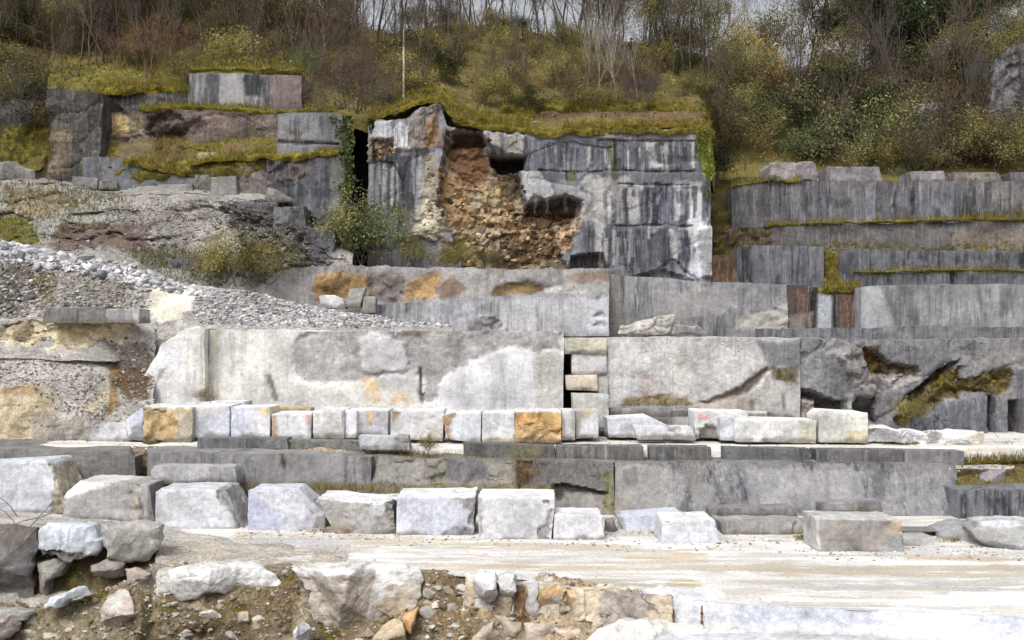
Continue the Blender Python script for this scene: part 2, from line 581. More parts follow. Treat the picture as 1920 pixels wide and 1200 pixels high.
def block(name, quad, D, depth, label=None, cat='stone block', group=None, cuts=(), res=.06, base=S(214, 216, 223), att=(.12, 0, 0, .24),
          feats=(), disp=.022, fs=1.6, chip=.05, yaw=0.0, embed=.06, topcol=None, seed=None, rgh=0.0, parent=None, outline_top=True):
    """a loose quarried block: front outline (TL, TR, BR, BL in photo pixels) at distance D, running `depth` back"""
    if len(quad) == 4 and not hasattr(quad[0], '__len__'):
        x0, y0, x1, y1 = quad
        quad = [(x0, y0), (x1, y0), (x1, y1), (x0, y1)]
    seed = int(abs(quad[0][0] * 7 + quad[0][1] * 3)) if seed is None else seed
    q = []
    for i, (x, y) in enumerate(quad):
        z = zat(y, D)
        if i < 2 and outline_top:
            z2 = zat(y, D + depth)
            z = min(z, z2) if z < H else z
        q.append(np.array([(x - 960) / F * D, z]))
    TL, TR, BR, BL = q
    wid = max(np.linalg.norm(TR - TL), np.linalg.norm(BR - BL))
    hei = max(np.linalg.norm(TL - BL), np.linalg.norm(TR - BR))
    nx, ny, nz = [int(min(60, max(4, round(s / res)))) for s in (wid, depth, hei)]
    G, Fc = cube_grid(nx, ny, nz)
    u, t, v = G[:, 0:1], G[:, 1:2], G[:, 2:3]
    XZ = (BL * (1 - u) + BR * u) * (1 - v) + (TL * (1 - u) + TR * u) * v
    P = np.stack([XZ[:, 0] + yaw * t[:, 0] * depth, D + t[:, 0] * depth, XZ[:, 1]], 1)
    cen = P.mean(0)
    for cu in cuts:
        (ax, ay), (bx, by) = cu[0], cu[1]
        sl_ = cu[2] if len(cu) > 2 else 0.0
        a3, b3 = W(ax, ay, D), W(bx, by, D)
        e = b3 - a3
        n = np.array([e[2], 0, -e[0]])
        n /= np.linalg.norm(n)
        if len(cu) > 3:
            if n[0] * cu[3] < 0: n = -n
        elif np.dot(n, np.array([cen[0], D, cen[2]]) - a3) > 0: n = -n
        n[1] = sl_
        n /= np.linalg.norm(n)
        s_ = (P - a3) @ n
        P = P - np.maximum(s_, 0)[:, None] * n[None, :]
    rnd = sum(((G[:, i] < .02) | (G[:, i] > .98)).astype(float) for i in range(3))
    edge = (rnd >= 2).astype(float)
    dirc = cen - P
    dirc /= np.linalg.norm(dirc, axis=1)[:, None] + 1e-6
    col, at, push, rg = paint(P, base, att, feats, dd=np.full(len(P), D))
    V = P + rough_vec(P, disp, fs, 0, None, seed)
    V += dirc * (edge * (chip * .12 + np.maximum(fbm(P, 3.4, 4, seed + 5), 0) ** 1.5 * chip * 2.2))[:, None]
    if rgh or rg.max() > 0:
        V += rough_vec(P, 1.0, 1.7, .35, (1.3, 1.3, 1.3), seed + 3) * (rgh + rg)[:, None]
    V[:, 1] += push
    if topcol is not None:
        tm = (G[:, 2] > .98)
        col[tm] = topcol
    V[:, 2] -= embed * (G[:, 2] < .02)
    # weathering blotches and a muddy foot darkened to paint in contact shade
    wth = sstep(.12, .5, fbm(P, .85, 5, seed + 61, .62))[:, None] * .55
    col = col * np.where(col.mean(1, keepdims=True) > .4, .92, 1.0)
    col = col * (1 - wth) + col * .68 * np.array([.98, .99, 1.0]) * wth
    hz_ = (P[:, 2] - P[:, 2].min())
    mud_shade = (sstep(.2, .02, hz_ + .12 * fbm(P, 2.6, 4, seed + 62)) * .75)[:, None]
    col = col * (1 - mud_shade) + S(122, 112, 98) * .8 * mud_shade
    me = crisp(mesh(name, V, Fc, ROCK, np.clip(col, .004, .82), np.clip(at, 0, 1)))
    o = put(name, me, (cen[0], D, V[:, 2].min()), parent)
    return tag(o, label, cat, group)

_ico = {}
def ico(sub):
    if sub in _ico: return _ico[sub]
    import bmesh
    bm = bmesh.new()
    bmesh.ops.create_icosphere(bm, subdivisions=sub, radius=1)
    bm.verts.ensure_lookup_table()
    V = np.array([v.co[:] for v in bm.verts])
    Fc = np.array([[v.index for v in f.verts] for f in bm.faces])
    bm.free()
    _ico[sub] = (V, Fc)
    return _ico[sub]

def facet_rock(rs, sub=3, nplanes=9, rough=.03):
    V, Fc = ico(sub)
    V = V.copy()
    for _ in range(nplanes):
        n = rs.normal(size=3)
        n /= np.linalg.norm(n)
        h = rs.uniform(.45, .8)
        V -= np.maximum(V @ n - h, 0)[:, None] * n
    V /= np.abs(V).max(0)
    if rough: V += (fbm(V + rs.uniform(0, 50), 3, 3)[:, None] * V) * rough
    return V, Fc

def boulder(name, box, D, label=None, cat='boulder', group=None, depth=None, base=S(190, 186, 182), att=(.1, .0, .0, .35), feats=(), seed=1, sub=5, npl=10, rough=.05, tilt=0, poly=None):
    x0, y0, x1, y1 = box
    rs = np.random.default_rng(seed)
    V, Fc = facet_rock(rs, sub, npl, rough)
    wx, hz = (x1 - x0) / F * D / 2, (y1 - y0) / F * D / 2
    dp = depth or (wx + hz) / 2
    c = W((x0 + x1) / 2, (y0 + y1) / 2, D)
    if tilt:
        ca, sa = math.cos(tilt), math.sin(tilt)
        V = np.stack([V[:, 0] * ca - V[:, 2] * sa, V[:, 1], V[:, 0] * sa + V[:, 2] * ca], 1)
    P = V * np.array([wx, dp, hz]) + c + np.array([0, dp * .6, 0])
    P += rough_vec(P, .05, 1.5, .04, (1.5, 1.5, 1.5), seed)
    col, at, push, rg = paint(P, base, att, feats, dd=np.full(len(P), D))
    me = mesh(name, P, Fc, ROCK, np.clip(col, .004, .82), np.clip(at, 0, 1))
    o = put(name, me, (c[0], c[1], P[:, 2].min()))
    return tag(o, label, cat, group)

def poly_rock(name, poly, D, depth, label, cat='boulder', group=None, base=S(190, 186, 182), att=(.1, 0, 0, .35), feats=(), res=.09, disp=.045, fs=1.6, bulge=.12, seed=2, rgh=.05, taper=.7, facets=9, jit=4.5):
    """a rock with a traced front outline: domed rings from the outline to the front and to the back, real depth"""
    poly = np.array(poly, float)
    # resample the outline
    seg = np.roll(poly, -1, 0) - poly
    ln = np.linalg.norm(seg, axis=1)
    step = res * F / D
    pts = []
    for p_, s_, l_ in zip(poly, seg, ln):
        k = max(1, int(l_ / step))
        for i in range(k): pts.append(p_ + s_ * i / k)
    pts = np.array(pts)
    n = len(pts)
    j3 = np.stack([pts[:, 0] / 16, pts[:, 1] / 16, np.full(n, seed * 3.7)], 1)
    pts = pts + np.stack([fbm(j3, 1, 3, seed), fbm(j3, 1, 3, seed + 50)], 1) * jit * (F / D / 68)
    cen = pts.mean(0)
    rings = []
    m = max(4, int(np.abs(pts - cen).max() / step * .8))
    prof = [(s, -bulge * math.sqrt(max(0, 1 - s ** 3))) for s in np.linspace(.02, 1, m)]          # front dome
    kb = max(3, int(depth / res / 1.3))
    prof += [(1 - (1 - taper) * (i / kb) ** 2, depth * i / kb) for i in range(1, kb + 1)]
    prof += [(taper * .5, depth), (.02, depth)]
    V = []
    for s, dy in prof:
        q = cen + (pts - cen) * s
        V.append(np.stack([(q[:, 0] - 960) / F * D, np.full(n, D + dy), H - (q[:, 1] - HY) / F * D], 1))
    P = np.concatenate(V)
    Fc = []
    for r in range(len(prof) - 1):
        a = r * n + np.arange(n)
        b = r * n + (np.arange(n) + 1) % n
        Fc.append(np.stack([a, b, b + n, a + n], 1))
    Fc = np.concatenate(Fc)[:, ::-1]
    col, at, push, rg = paint(P, base, att, feats, dd=np.full(len(P), D))
    # facets: the front is a fan of intersecting planes, dying out towards the back
    rs = np.random.default_rng(seed)
    wm, hm = np.ptp(P[:, 0]) / 2 + .01, np.ptp(P[:, 2]) / 2 + .01
    cx, cz = P[:, 0].mean(), P[:, 2].mean()
    fy = np.full(len(P), -9.0)
    for _ in range(facets):
        ang, sl2 = rs.uniform(0, 6.28), rs.uniform(.15, 1.1)
        nx_, nz_ = math.cos(ang), math.sin(ang)
        fy = np.maximum(fy, sl2 * (nx_ * (P[:, 0] - cx - rs.uniform(-.6, .6) * wm) + nz_ * (P[:, 2] - cz - rs.uniform(-.6, .6) * hm)) - rs.uniform(.0, .15))
    fy = np.clip(fy - np.percentile(fy, 5), 0, .55)
    P = P.copy()
    P[:, 1] += fy * np.clip(1 - (P[:, 1] - D) / (depth * .5), 0, 1)
    Vx = P + rough_vec(P, disp, fs, 0, None, seed)
    if rgh or rg.max() > 0: Vx += rough_vec(P, 1.0, 1.7, .5, (1.2, 1.2, 1.2), seed + 3) * (rgh + rg)[:, None]
    Vx[:, 1] += push
    me = crisp(mesh(name, Vx, Fc, ROCK, np.clip(col, .004, .82), np.clip(at, 0, 1)), 30)
    o = put(name, me, (P[:, 0].mean(), D, P[:, 2].min()))
    return tag(o, label, cat, group)

# accumulators for uncountable stuff
class Acc:
    def __init__(s): s.V, s.F, s.c, s.n = [], [], [], 0
    def add(s, V, Fc, c):
        s.V.append(V); s.F.append(Fc + s.n); s.c.append(c); s.n += len(V)
    def build(s, name, mat, smooth=False):
        if not s.V: return None
        c = np.concatenate(s.c)
        return mesh(name, np.concatenate(s.V), np.concatenate(s.F), mat, c, np.tile(np.array([0, 0, 0, .5]), (len(c), 1)), smooth)

def scatter_stones(acc, pts, smin, smax, cols, seed=0, flat=.7, power=2.0):
    rs = np.random.default_rng(seed)
    protos = [facet_rock(rs, 1 if smax < .5 else 2, 7, 0) for _ in range(14)]
    n = len(pts)
    sz = smin + (smax - smin) * rs.random(n) ** power
    for k, (V0, F0) in enumerate(protos):
        idx = np.arange(n)[np.arange(n) % len(protos) == k]
        if len(idx) == 0: continue
        a = rs.uniform(0, 6.28, len(idx))
        t = rs.uniform(-.6, .6, len(idx))
        V = V0[None] * (sz[idx][:, None, None] * rs.uniform(.6, 1.2, (len(idx), 1, 3)) * np.array([1, 1, flat]))
        y1 = V[:, :, 1] * np.cos(t)[:, None] - V[:, :, 2] * np.sin(t)[:, None]
        z1 = V[:, :, 1] * np.sin(t)[:, None] + V[:, :, 2] * np.cos(t)[:, None]
        x2 = V[:, :, 0] * np.cos(a)[:, None] - y1 * np.sin(a)[:, None]
        y2 = V[:, :, 0] * np.sin(a)[:, None] + y1 * np.cos(a)[:, None]
        V = np.stack([x2, y2, z1], 2) + pts[idx][:, None, :]
        c = cols[rs.integers(0, len(cols), len(idx))] * rs.uniform(.75, 1.2, (len(idx), 1))
        c = np.repeat(c[:, None, :], len(V0), 1).reshape(-1, 3)
        Fx = (F0[None] + (np.arange(len(idx)) * len(V0))[:, None, None]).reshape(-1, 3)
        acc.add(V.reshape(-1, 3), Fx, np.clip(c, 0, .82))

def blades(acc, pts, h0, h1, wid, cols, seed=0, lean=.5, droop=0.0):
    rs = np.random.default_rng(seed)
    n = len(pts)
    h = rs.uniform(h0, h1, n)
    a = rs.uniform(0, 6.28, n)
    d = np.stack([np.cos(a), np.sin(a), 0 * a], 1)
    ln = rs.uniform(0, lean, n)[:, None]
    b = rs.uniform(0, 6.28, n)
    tip = pts + np.stack([np.cos(b), np.sin(b), 0 * b], 1) * ln * h[:, None] + np.stack([0 * h, -droop * h, h], 1)
    V = np.stack([pts - d * wid / 2, pts + d * wid / 2, tip], 1).reshape(-1, 3)
    c = cols[rs.integers(0, len(cols), n)] * rs.uniform(.7, 1.3, (n, 1))
    acc.add(V, np.arange(3 * n).reshape(-1, 3), np.repeat(c, 3, 0))

def leaf_quads(rs, cen, size, cols, up=.3):
    n = len(cen)
    a = rs.normal(size=(n, 3))
    a /= np.linalg.norm(a, axis=1)[:, None]
    b = np.cross(a, rs.normal(size=(n, 3)))
    b /= np.linalg.norm(b, axis=1)[:, None]
    s = size * rs.uniform(.6, 1.4, (n, 1))
    V = np.stack([cen - a * s, cen + b * s * .55, cen + a * s, cen - b * s * .55], 1).reshape(-1, 3)
    c = cols[rs.integers(0, len(cols), n)] * rs.uniform(.7, 1.3, (n, 1))
    return V, np.arange(4 * n).reshape(-1, 4), np.repeat(c, 4, 0)

def tubes(segs, cols, sides=4):
    """segs: (p0, p1, r0, r1) tapered prisms"""
    p0 = np.array([s[0] for s in segs]); p1 = np.array([s[1] for s in segs])
    r0 = np.array([s[2] for s in segs]); r1 = np.array([s[3] for s in segs])
    d = p1 - p0
    d /= np.linalg.norm(d, axis=1)[:, None] + 1e-9
    ref = np.where(np.abs(d[:, 2:3]) < .9, np.array([[0, 0, 1.]]), np.array([[1., 0, 0]]))
    u = np.cross(d, ref); u /= np.linalg.norm(u, axis=1)[:, None]
    v = np.cross(d, u)
    R = []
    for (p, r) in ((p0, r0), (p1, r1)):
        for k in range(sides):
            t = 2 * math.pi * k / sides
            R.append(p + (u * math.cos(t) + v * math.sin(t)) * r[:, None])
    V = np.stack(R, 1).reshape(-1, 3)
    n = len(segs)
    Fc = []
    base = np.arange(n) * 2 * sides
    for k in range(sides):
        k2 = (k + 1) % sides
        Fc.append(np.stack([base + k, base + k2, base + sides + k2, base + sides + k], 1))
    c = np.repeat(cols if len(cols) == n else np.tile(cols[:1], (n, 1)), 2 * sides, 0)
    return V, np.concatenate(Fc), c

def grow(rs, p, d, L, r, lev, segs, tips, spread=.7, up=.12, kids=(4, 6), wob=.16, first=.35):
    n = 6 if lev >= 2 else 4
    nodes = []
    for i in range(n):
        d = d + rs.normal(size=3) * wob + np.array([0, 0, up])
        d /= np.linalg.norm(d)
        p1 = p + d * (L / n)
        r1 = max(.008, r * (1 - .75 / n))
        segs.append((p, p1, r, r1, lev))
        p, r = p1, r1
        nodes.append((p, d.copy(), r, (i + 1) / n))
    tips.append(p)
    if lev > 0:
        for _ in range(rs.integers(kids[0], kids[1] + 1)):
            t = rs.uniform(first, 1)
            q = nodes[min(n - 1, int(t * n))]
            sd = rs.normal(size=3)
            sd -= q[1] * np.dot(sd, q[1])
            sd /= np.linalg.norm(sd)
            nd = q[1] + sd * spread * rs.uniform(.6, 1.3)
            nd /= np.linalg.norm(nd)
            grow(rs, q[0], nd, L * rs.uniform(.4, .68), max(.009, q[2] * .6), lev - 1, segs, tips, spread, up, kids, wob * 1.15, .2)
# ================================================================== ground, slopes and hill (the setting)
WHITE = S(228, 229, 233)
GREY = S(146, 145, 148)
DGREY = S(104, 105, 110)
MOSS = S(120, 110, 32)
OCHRE = S(196, 162, 108)
RUSTC = S(118, 74, 42)
SOILC = S(112, 94, 70)

edge = [(-300, 1075), (285, 1066), (540, 1070), (800, 1078), (1000, 1088), (1110, 1100), (1215, 1118), (1400, 1137), (1650, 1146), (1920, 1163), (2300, 1180)]
e3 = [(x, y, road_D(y)) for x, y in edge]
er = [(-300, 1044, 33.6), (270, 1044, 33.6)] + e3[1:]
TAN, GRT, WHT = S(202, 192, 176), S(192, 191, 190), S(242, 242, 242)
RDF = [fe([(440, 1000), (900, 1012), (1300, 1030), (1300, 1042), (900, 1026), (440, 1012)], S(204, 192, 172), .9, warp=5), fe([(460, 1004), (650, 1012), (700, 1028), (560, 1034), (460, 1026)], S(196, 195, 198), .9, warp=6),
       fe([(640, 1036), (860, 1036), (1180, 1042), (1240, 1052), (900, 1058), (700, 1052)], WHT, .95, warp=5), fe([(560, 1052), (800, 1056), (1200, 1060), (1300, 1068), (1000, 1076), (560, 1062)], S(206, 194, 174), .9, warp=6),
       fe([(900, 1068), (1300, 1082), (1340, 1090), (900, 1080)], WHT, .9, warp=5), fe([(1050, 1084), (1300, 1088), (1330, 1102), (1080, 1098)], S(178, 168, 118), .85, warp=6), fe([(1150, 1040), (1320, 1038), (1330, 1052), (1180, 1054)], S(212, 190, 160), .8, warp=6),
       fe([(1330, 1030), (1540, 1030), (1640, 1046), (1920, 1054), (1920, 1064), (1500, 1052), (1330, 1042)], WHT, .95, warp=4), fe([(1240, 1058), (1500, 1056), (1920, 1064), (2200, 1066), (2200, 1086), (1920, 1084), (1500, 1080), (1240, 1070)], TAN, 1, warp=5),
       fe([(1380, 1090), (1920, 1092), (2200, 1094), (2200, 1112), (1920, 1108), (1500, 1104)], GRT, .95, warp=6), fe([(1440, 1112), (1800, 1110), (2200, 1122), (2200, 1150), (1700, 1140), (1440, 1126)], WHT, .95, warp=6), fe([(1690, 1132), (1920, 1142), (1920, 1150), (1690, 1140)], S(196, 194, 190), .8, warp=3),
       fe([(1700, 1044), (1920, 1046), (1920, 1052), (1700, 1050)], S(206, 178, 146), .8, warp=4), fe([(1500, 1022), (1540, 1018), (1560, 1034), (1450, 1034)], WHT, .9, warp=5)]
rr_ = random.Random(3)
for k in range(70):                       # short wheel-dragged dust bands
    x, y = rr_.uniform(420, 1900), rr_.uniform(1012, 1150)
    l, h_ = rr_.uniform(60, 260), rr_.uniform(1.2, 4)
    RDF.append(fe([(x, y), (x + l, y + l * .012), (x + l * .8, y + h_ + l * .012), (x + l * .1, y + h_)], rr_.choice([TAN, GRT, WHT, S(190, 178, 160), WHT]), .75, warp=3, soft=1.5, ws=1.4))
V, Fc, c, a = loft([[(x, y, d - .02) for x, y, d in er], [(-300, 985, road_D(985)), (2300, 985, road_D(985))], [(-300, 955, 43.5), (2300, 955, 43.5)]],
                   res=.14, base=S(220, 218, 215), disp=.05, fs=.5, feats=RDF)
V[:, 2] *= .8
road = put('road', mesh('road', V, Fc, ROAD, c, a))
tag(road, kind='structure')

# soil face under the road edge
es = [(-300, 1150, 31.6), (60, 1140, 31.6), (190, 1112, 31.4), (262, 1085, 31.3)] + [q for q in e3 if 285 <= q[0] <= 1115]
low = [(x, 1245 + (y - 1075) * .3, d - 1.25) for x, y, d in es] + [(1260, 1235, 26.4)]
FGF = [fe(R4(985, 1080, 1270, 1250), S(200, 180, 152), .95, mo=0, cr=.25, warp=12), fe(R4(560, 1070, 820, 1110), S(196, 184, 166), .8, mo=0, warp=10),fe(R4(430, 1085, 560, 1200), S(146, 124, 96), .9, mo=.36, warp=22, soft=14), fe(R4(600, 1150, 900, 1230), S(152, 132, 104), .9, mo=.44, warp=22, soft=14),
       fe(R4(785, 1080, 900, 1160), S(164, 142, 112), 1, mo=.14, warp=12), fe(R4(230, 1100, 480, 1230), S(146, 130, 104), .9, mo=.36, warp=25, soft=15),
       fe([(85, 1095), (190, 1035), (240, 1080), (180, 1140), (110, 1130)], S(104, 96, 52), 1, mo=.7, push=.1, warp=10), fe(R4(0, 1130, 230, 1240), S(152, 144, 118), .9, mo=.36, warp=22, soft=15),
       fe(R4(960, 1085, 990, 1180), S(120, 86, 45), 1, push=.3, warp=6), fe(R4(200, 1040, 330, 1100), S(168, 160, 150), 1, mo=.15, warp=12)]
surf('soil_slope', [low, es + [(1260, 1124, 28.1)], [(x, y - 2, d + .5) for x, y, d in es] + [(1260, 1122, 28.6)]],
     mat=SOIL, kind='structure', res=.085, base=S(180, 166, 144), att=(0, .2, .45, .45), disp=.3, fs=.9, feats=FGF, seed=4)

FRF = [fe([(880, 1078), (935, 1078), (930, 1140), (900, 1140)], S(204, 202, 202), .9, warp=8), fe([(968, 1080), (988, 1090), (992, 1180), (972, 1180)], S(112, 86, 56), .95, mo=.2, push=.25, warp=5), fe([(1055, 1110), (1068, 1110), (1074, 1180), (1052, 1175)], S(128, 92, 58), .9, push=.2, warp=4),
       fe([(870, 1150), (990, 1160), (980, 1250), (870, 1250)], S(164, 142, 108), .9, mo=.3, rg=.2, warp=14), fe([(985, 1168), (1110, 1168), (1110, 1178), (985, 1176)], S(92, 76, 58), .9, push=.2, warp=4), fe([(1120, 1115), (1230, 1110), (1215, 1165), (1130, 1185)], S(168, 160, 154), .9, warp=10),
       fe(R4(870, 1070, 1270, 1096), S(226, 225, 224), .9, warp=8)]
fr = [(870, 1078, 30.75), (1000, 1088, 30.2), (1110, 1100, 29.35), (1215, 1116, 28.2), (1262, 1124, 27.7)]
surf('rock_face', [[(x, 1260, d - .75) for x, y, d in fr], [(x, y + 8, d - .2) for x, y, d in fr], [(x, y, d + .05) for x, y, d in fr], [(x, y - 3, d + .7) for x, y, d in fr]],
     label='pale tan fractured rock ledge under the road edge right of the bare soil gap', cat='rock face', kind='thing', res=.06, base=S(198, 184, 164), att=(.08, .08, .6, .6), disp=.16, fs=.9, cell=.09, cs=(1.1, 1.0, .8), feats=FRF, jag=.04, seed=5)

# marble steps at the lower right
st0 = [(x, y, d) for x, y, d in e3 if x >= 1215]
V, Fc, c, a = loft([[(x, HY + (H + .55) * F / 21.0, 21.0) for x, y, d in st0],
                    [(x, HY + (H + .52) * F / (d - .35), d - .35) for x, y, d in st0],
                    [(x, HY + (H - .03) * F / (d - .04), d - .04) for x, y, d in st0], [(x, HY + (H - .03) * F / (d + .08), d + .08) for x, y, d in st0], [(x, HY + (H + .1) * F / (d + .3), d + .3) for x, y, d in st0]],
                   res=.1, base=S(206, 208, 214), att=(.1, 0, .15, .3), disp=.05, fs=.8, seed=8,
                   feats=[fe([(1380, 1134), (1650, 1145), (1920, 1162), (2300, 1180), (2300, 1215), (1920, 1194), (1650, 1176), (1380, 1166)], S(198, 201, 214), .9, warp=2, soft=2), fe([(1450, 1185), (1800, 1200), (1800, 1206), (1450, 1192)], S(170, 168, 164), .6, warp=5)])
put('quarry_step', mesh('quarry_step', V, Fc, ROCK, c, a))
tag(bpy.data.objects['quarry_step'], 'long white marble step with bluish sawn face below the road edge at lower right', 'stone step')

# gravel mound under the left blocks
GM = [[(-300, 950, 41.5), (0, 950, 41.2), (200, 972, 40.6), (450, 996, 39.4), (700, 1014, 37.5)],
      [(-300, 985, 36.5), (60, 980, 36.3), (285, 1000, 36), (450, 1022, 35.2), (700, 1030, 35.0)],
      [(-300, 992, 33.6), (55, 988, 33.4), (285, 1042, 32.6), (450, 1056, 32.4), (700, 1052, 33.0)],
      [(-300, 1110, 32.4), (55, 1105, 32.3), (285, 1085, 31.6), (450, 1074, 31.5), (700, 1066, 32.4)],
      [(-300, 1190, 31.9), (55, 1185, 31.9), (285, 1120, 31.4), (450, 1090, 31.3), (700, 1080, 32.2)]]
surf('gravel_mound', GM, mat=SOIL, kind='structure', res=.11, base=S(212, 207, 200), att=(0, .04, .3, .4), disp=.13, fs=.9, seed=6,
     feats=[fe(R4(300, 1015, 640, 1075), S(208, 199, 184), .8, mo=.06, warp=16), fe(R4(40, 1010, 290, 1120), S(108, 98, 70), 1, push=.45, mo=.45, warp=8)])

# floor of the upper bench with its blocks
V, Fc, c, a = loft([[(-300, HY + (H - 1.9) * F / 44.5, 44.5), (2300, HY + (H - 1.9) * F / 44.5, 44.5)], [(-300, HY + (H - 2.36) * F / 44.6, 44.6), (2300, HY + (H - 2.36) * F / 44.6, 44.6)], [(-300, HY + (H - 2.42) * F / 51, 51), (2300, HY + (H - 2.42) * F / 51, 51)]],
                   res=.25, disp=.03)
put('bench_floor', mesh('bench_floor', V, Fc, ROAD, np.tile([.68, .67, .65], (len(V), 1)), a))
tag(bpy.data.objects['bench_floor'], kind='structure')

# scree falling from the left
ST = [(-300, 425), (0, 452), (120, 478), (250, 497), (330, 532), (480, 547), (620, 582), (730, 598), (850, 612)]
SB = [(-300, 640), (0, 650), (200, 660), (270, 650), (390, 618), (600, 624), (850, 626)]
surf('scree_slope', [[(x, y + 20, 50.6 if x > 230 else 48.5) for x, y in SB], [(x, y, 50.9 if x > 230 else 49.2) for x, y in SB],
                     [(x, y, 54.6) for x, y in ST], [(x, y + 30, 57) for x, y in ST]], mat=SOIL, kind='structure', res=.13, base=S(196, 192, 187), att=(0, .08, .45, .45), disp=.22, fs=.8, seed=12,
     feats=[fe([(-50, 490), (130, 490), (230, 520), (240, 590), (-50, 600)], S(158, 150, 140), .9, mo=.15, warp=14), fe([(0, 500), (60, 500), (90, 560), (0, 590)], S(100, 92, 84), .9, rg=.3, warp=12),
            fe([(285, 540), (330, 522), (365, 535), (362, 580), (340, 605), (290, 600), (275, 580)], S(226, 221, 206), 1, cr=0, gr=.3, warp=8),
            fe([(60, 515), (100, 520), (110, 570), (80, 575)], S(110, 100, 40), .7, mo=.5, warp=10)])

# lower left: rusty ledge, mound and low ochre face
LL = [[(-300, 850, 46.6), (0, 832, 46.6), (215, 826, 46.8), (290, 828, 47.5)],
      [(-300, 730, 47.2), (0, 728, 47.2), (90, 722, 47.2), (205, 788, 47.0), (290, 800, 47.6)],
      [(-300, 660, 49.0), (0, 655, 49.0), (120, 662, 49.0), (190, 700, 48.6), (290, 745, 48.6)],
      [(-300, 640, 49.5), (0, 640, 49.5), (160, 648, 49.5), (215, 690, 49.3), (290, 705, 49.4)],
      [(-300, 600, 49.8), (0, 603, 49.8), (130, 598, 49.8), (245, 606, 49.8), (290, 640, 49.9)],
      [(-300, 590, 51.5), (0, 595, 51.5), (245, 590, 51.5), (290, 610, 51.5)]]
surf('rubble_mound', LL, mat=SOIL, kind='structure', res=.11, base=S(198, 193, 186), att=(0, .06, .35, .45), disp=.2, cell=.1, cs=(.7, .6, .9), fs=.9, seed=15,
     feats=[fe([(0, 612), (60, 606), (130, 604), (248, 602), (240, 650), (215, 690), (150, 655), (0, 650)], S(228, 213, 184), 1, cr=.1, gr=.3, rg=.3, warp=9),
            fe([(100, 618), (190, 606), (200, 640), (110, 640)], S(234, 214, 176), 1, cr=.05, warp=8),
            fe([(0, 606), (60, 606), (70, 640), (0, 640)], S(186, 168, 140), .9, rg=.4, warp=8),
            fe([(215, 690), (280, 670), (285, 745), (240, 750), (215, 730)], S(122, 98, 72), 1, mo=.1, warp=8),
            fe([(205, 650), (275, 640), (285, 680), (220, 690)], S(142, 132, 124), 1, warp=6),
            fe([(-20, 735), (60, 725), (95, 725), (110, 770), (90, 835), (-20, 840)], S(220, 204, 174), .95, cr=.1, st=.3, gr=.3, warp=8),
            fe([(60, 775), (110, 765), (115, 830), (60, 835)], S(160, 156, 150), .8, warp=8), fe([(115, 785), (160, 785), (160, 830), (110, 832)], S(172, 166, 156), .8, warp=6),
            fe([(0, 725), (70, 722), (60, 745), (0, 750)], S(188, 156, 122), .8, warp=8), fe([(130, 775), (200, 715), (215, 760), (205, 790)], S(208, 194, 168), .9, warp=8),
            fe([(205, 690), (222, 700), (225, 760), (205, 780)], S(150, 120, 74), .9, warp=6)])

# broken slope above the scree
US = [[(-300, 480, 55.2), (0, 470, 55.4), (250, 512, 55.8), (380, 550, 56.2), (500, 552, 57.0), (660, 520, 58)],
      [(-300, 420, 57.6), (0, 425, 57.6), (200, 440, 58.0), (330, 470, 58.0), (440, 480, 58.2), (660, 500, 58.6)],
      [(-300, 380, 59.6), (0, 380, 59.6), (200, 385, 60.0), (300, 368, 60.2), (420, 385, 60.2), (560, 425, 60.0), (660, 480, 59.4)],
      [(-300, 330, 62.2), (0, 335, 62.2), (100, 338, 62.2), (200, 352, 62.2), (300, 352, 62.2), (500, 362, 62.2), (570, 385, 62.0), (660, 470, 61.5)],
      [(-300, 325, 66), (0, 330, 66), (200, 340, 66), (500, 350, 66), (570, 380, 66), (660, 460, 66)]]
surf('rock_slope', US, mat=SOIL, kind='structure', res=.14, base=S(168, 165, 160), att=(0, .1, .3, .6), disp=.25, fs=.6, cell=.34, cs=(.3, .4, .75), seed=21,
     feats=[fe([(200, 390), (290, 368), (390, 372), (440, 410), (420, 455), (330, 470), (230, 440)], S(172, 166, 160), 1, mo=0, cr=.4, warp=14),
            fe([(75, 425), (200, 410), (290, 420), (280, 470), (110, 470)], S(112, 96, 86), .9, rg=.35, warp=14), fe([(0, 350), (120, 350), (150, 390), (30, 420)], S(142, 126, 98), .8, mo=.3, warp=14),
            fe([(-20, 400), (60, 415), (75, 455), (-20, 460)], S(110, 112, 50), .9, mo=.6, warp=12),
            fe([(405, 380), (560, 378), (625, 420), (620, 500), (480, 500), (450, 440)], S(104, 101, 98), 1, mo=.25, cr=.8, rg=.6, warp=12),
            fe([(570, 420), (625, 420), (625, 490), (590, 490)], S(98, 98, 106), .9, st=.7, cr=0, warp=4), fe([(250, 475), (370, 475), (380, 505), (270, 510)], S(120, 116, 112), .9, mo=.3, warp=8)])

# the wooded hill above everything
HB = [(-500, 300, 66), (0, 300, 66), (88, 300, 66), (96, 166, 66.5), (350, 170, 67.6), (356, 132, 67.8), (562, 132, 67.8), (568, 205, 66), (640, 206, 64), (690, 226, 63.5), (780, 200, 63.4), (822, 190, 63.4), (850, 232, 63.2), (905, 243, 63), (1332, 240, 63), (1338, 352, 71), (1920, 348, 71), (2500, 348, 71)]
HM = [(-500, 60, 74), (0, 90, 74), (300, 100, 74), (560, 120, 74), (690, 190, 71), (830, 165, 70), (860, 205, 68.5), (960, 205, 68), (1320, 205, 68), (1345, 290, 76), (1500, 270, 77), (1700, 250, 77), (1920, 230, 77), (2500, 220, 77)]
HM2 = [(-500, 40, 76), (0, 70, 76), (300, 60, 77), (560, 85, 77), (690, 130, 76), (830, 115, 76), (960, 155, 74), (1320, 165, 74), (1345, 200, 82), (1500, 200, 84), (1700, 190, 84), (1920, 130, 84), (2500, 120, 84)]
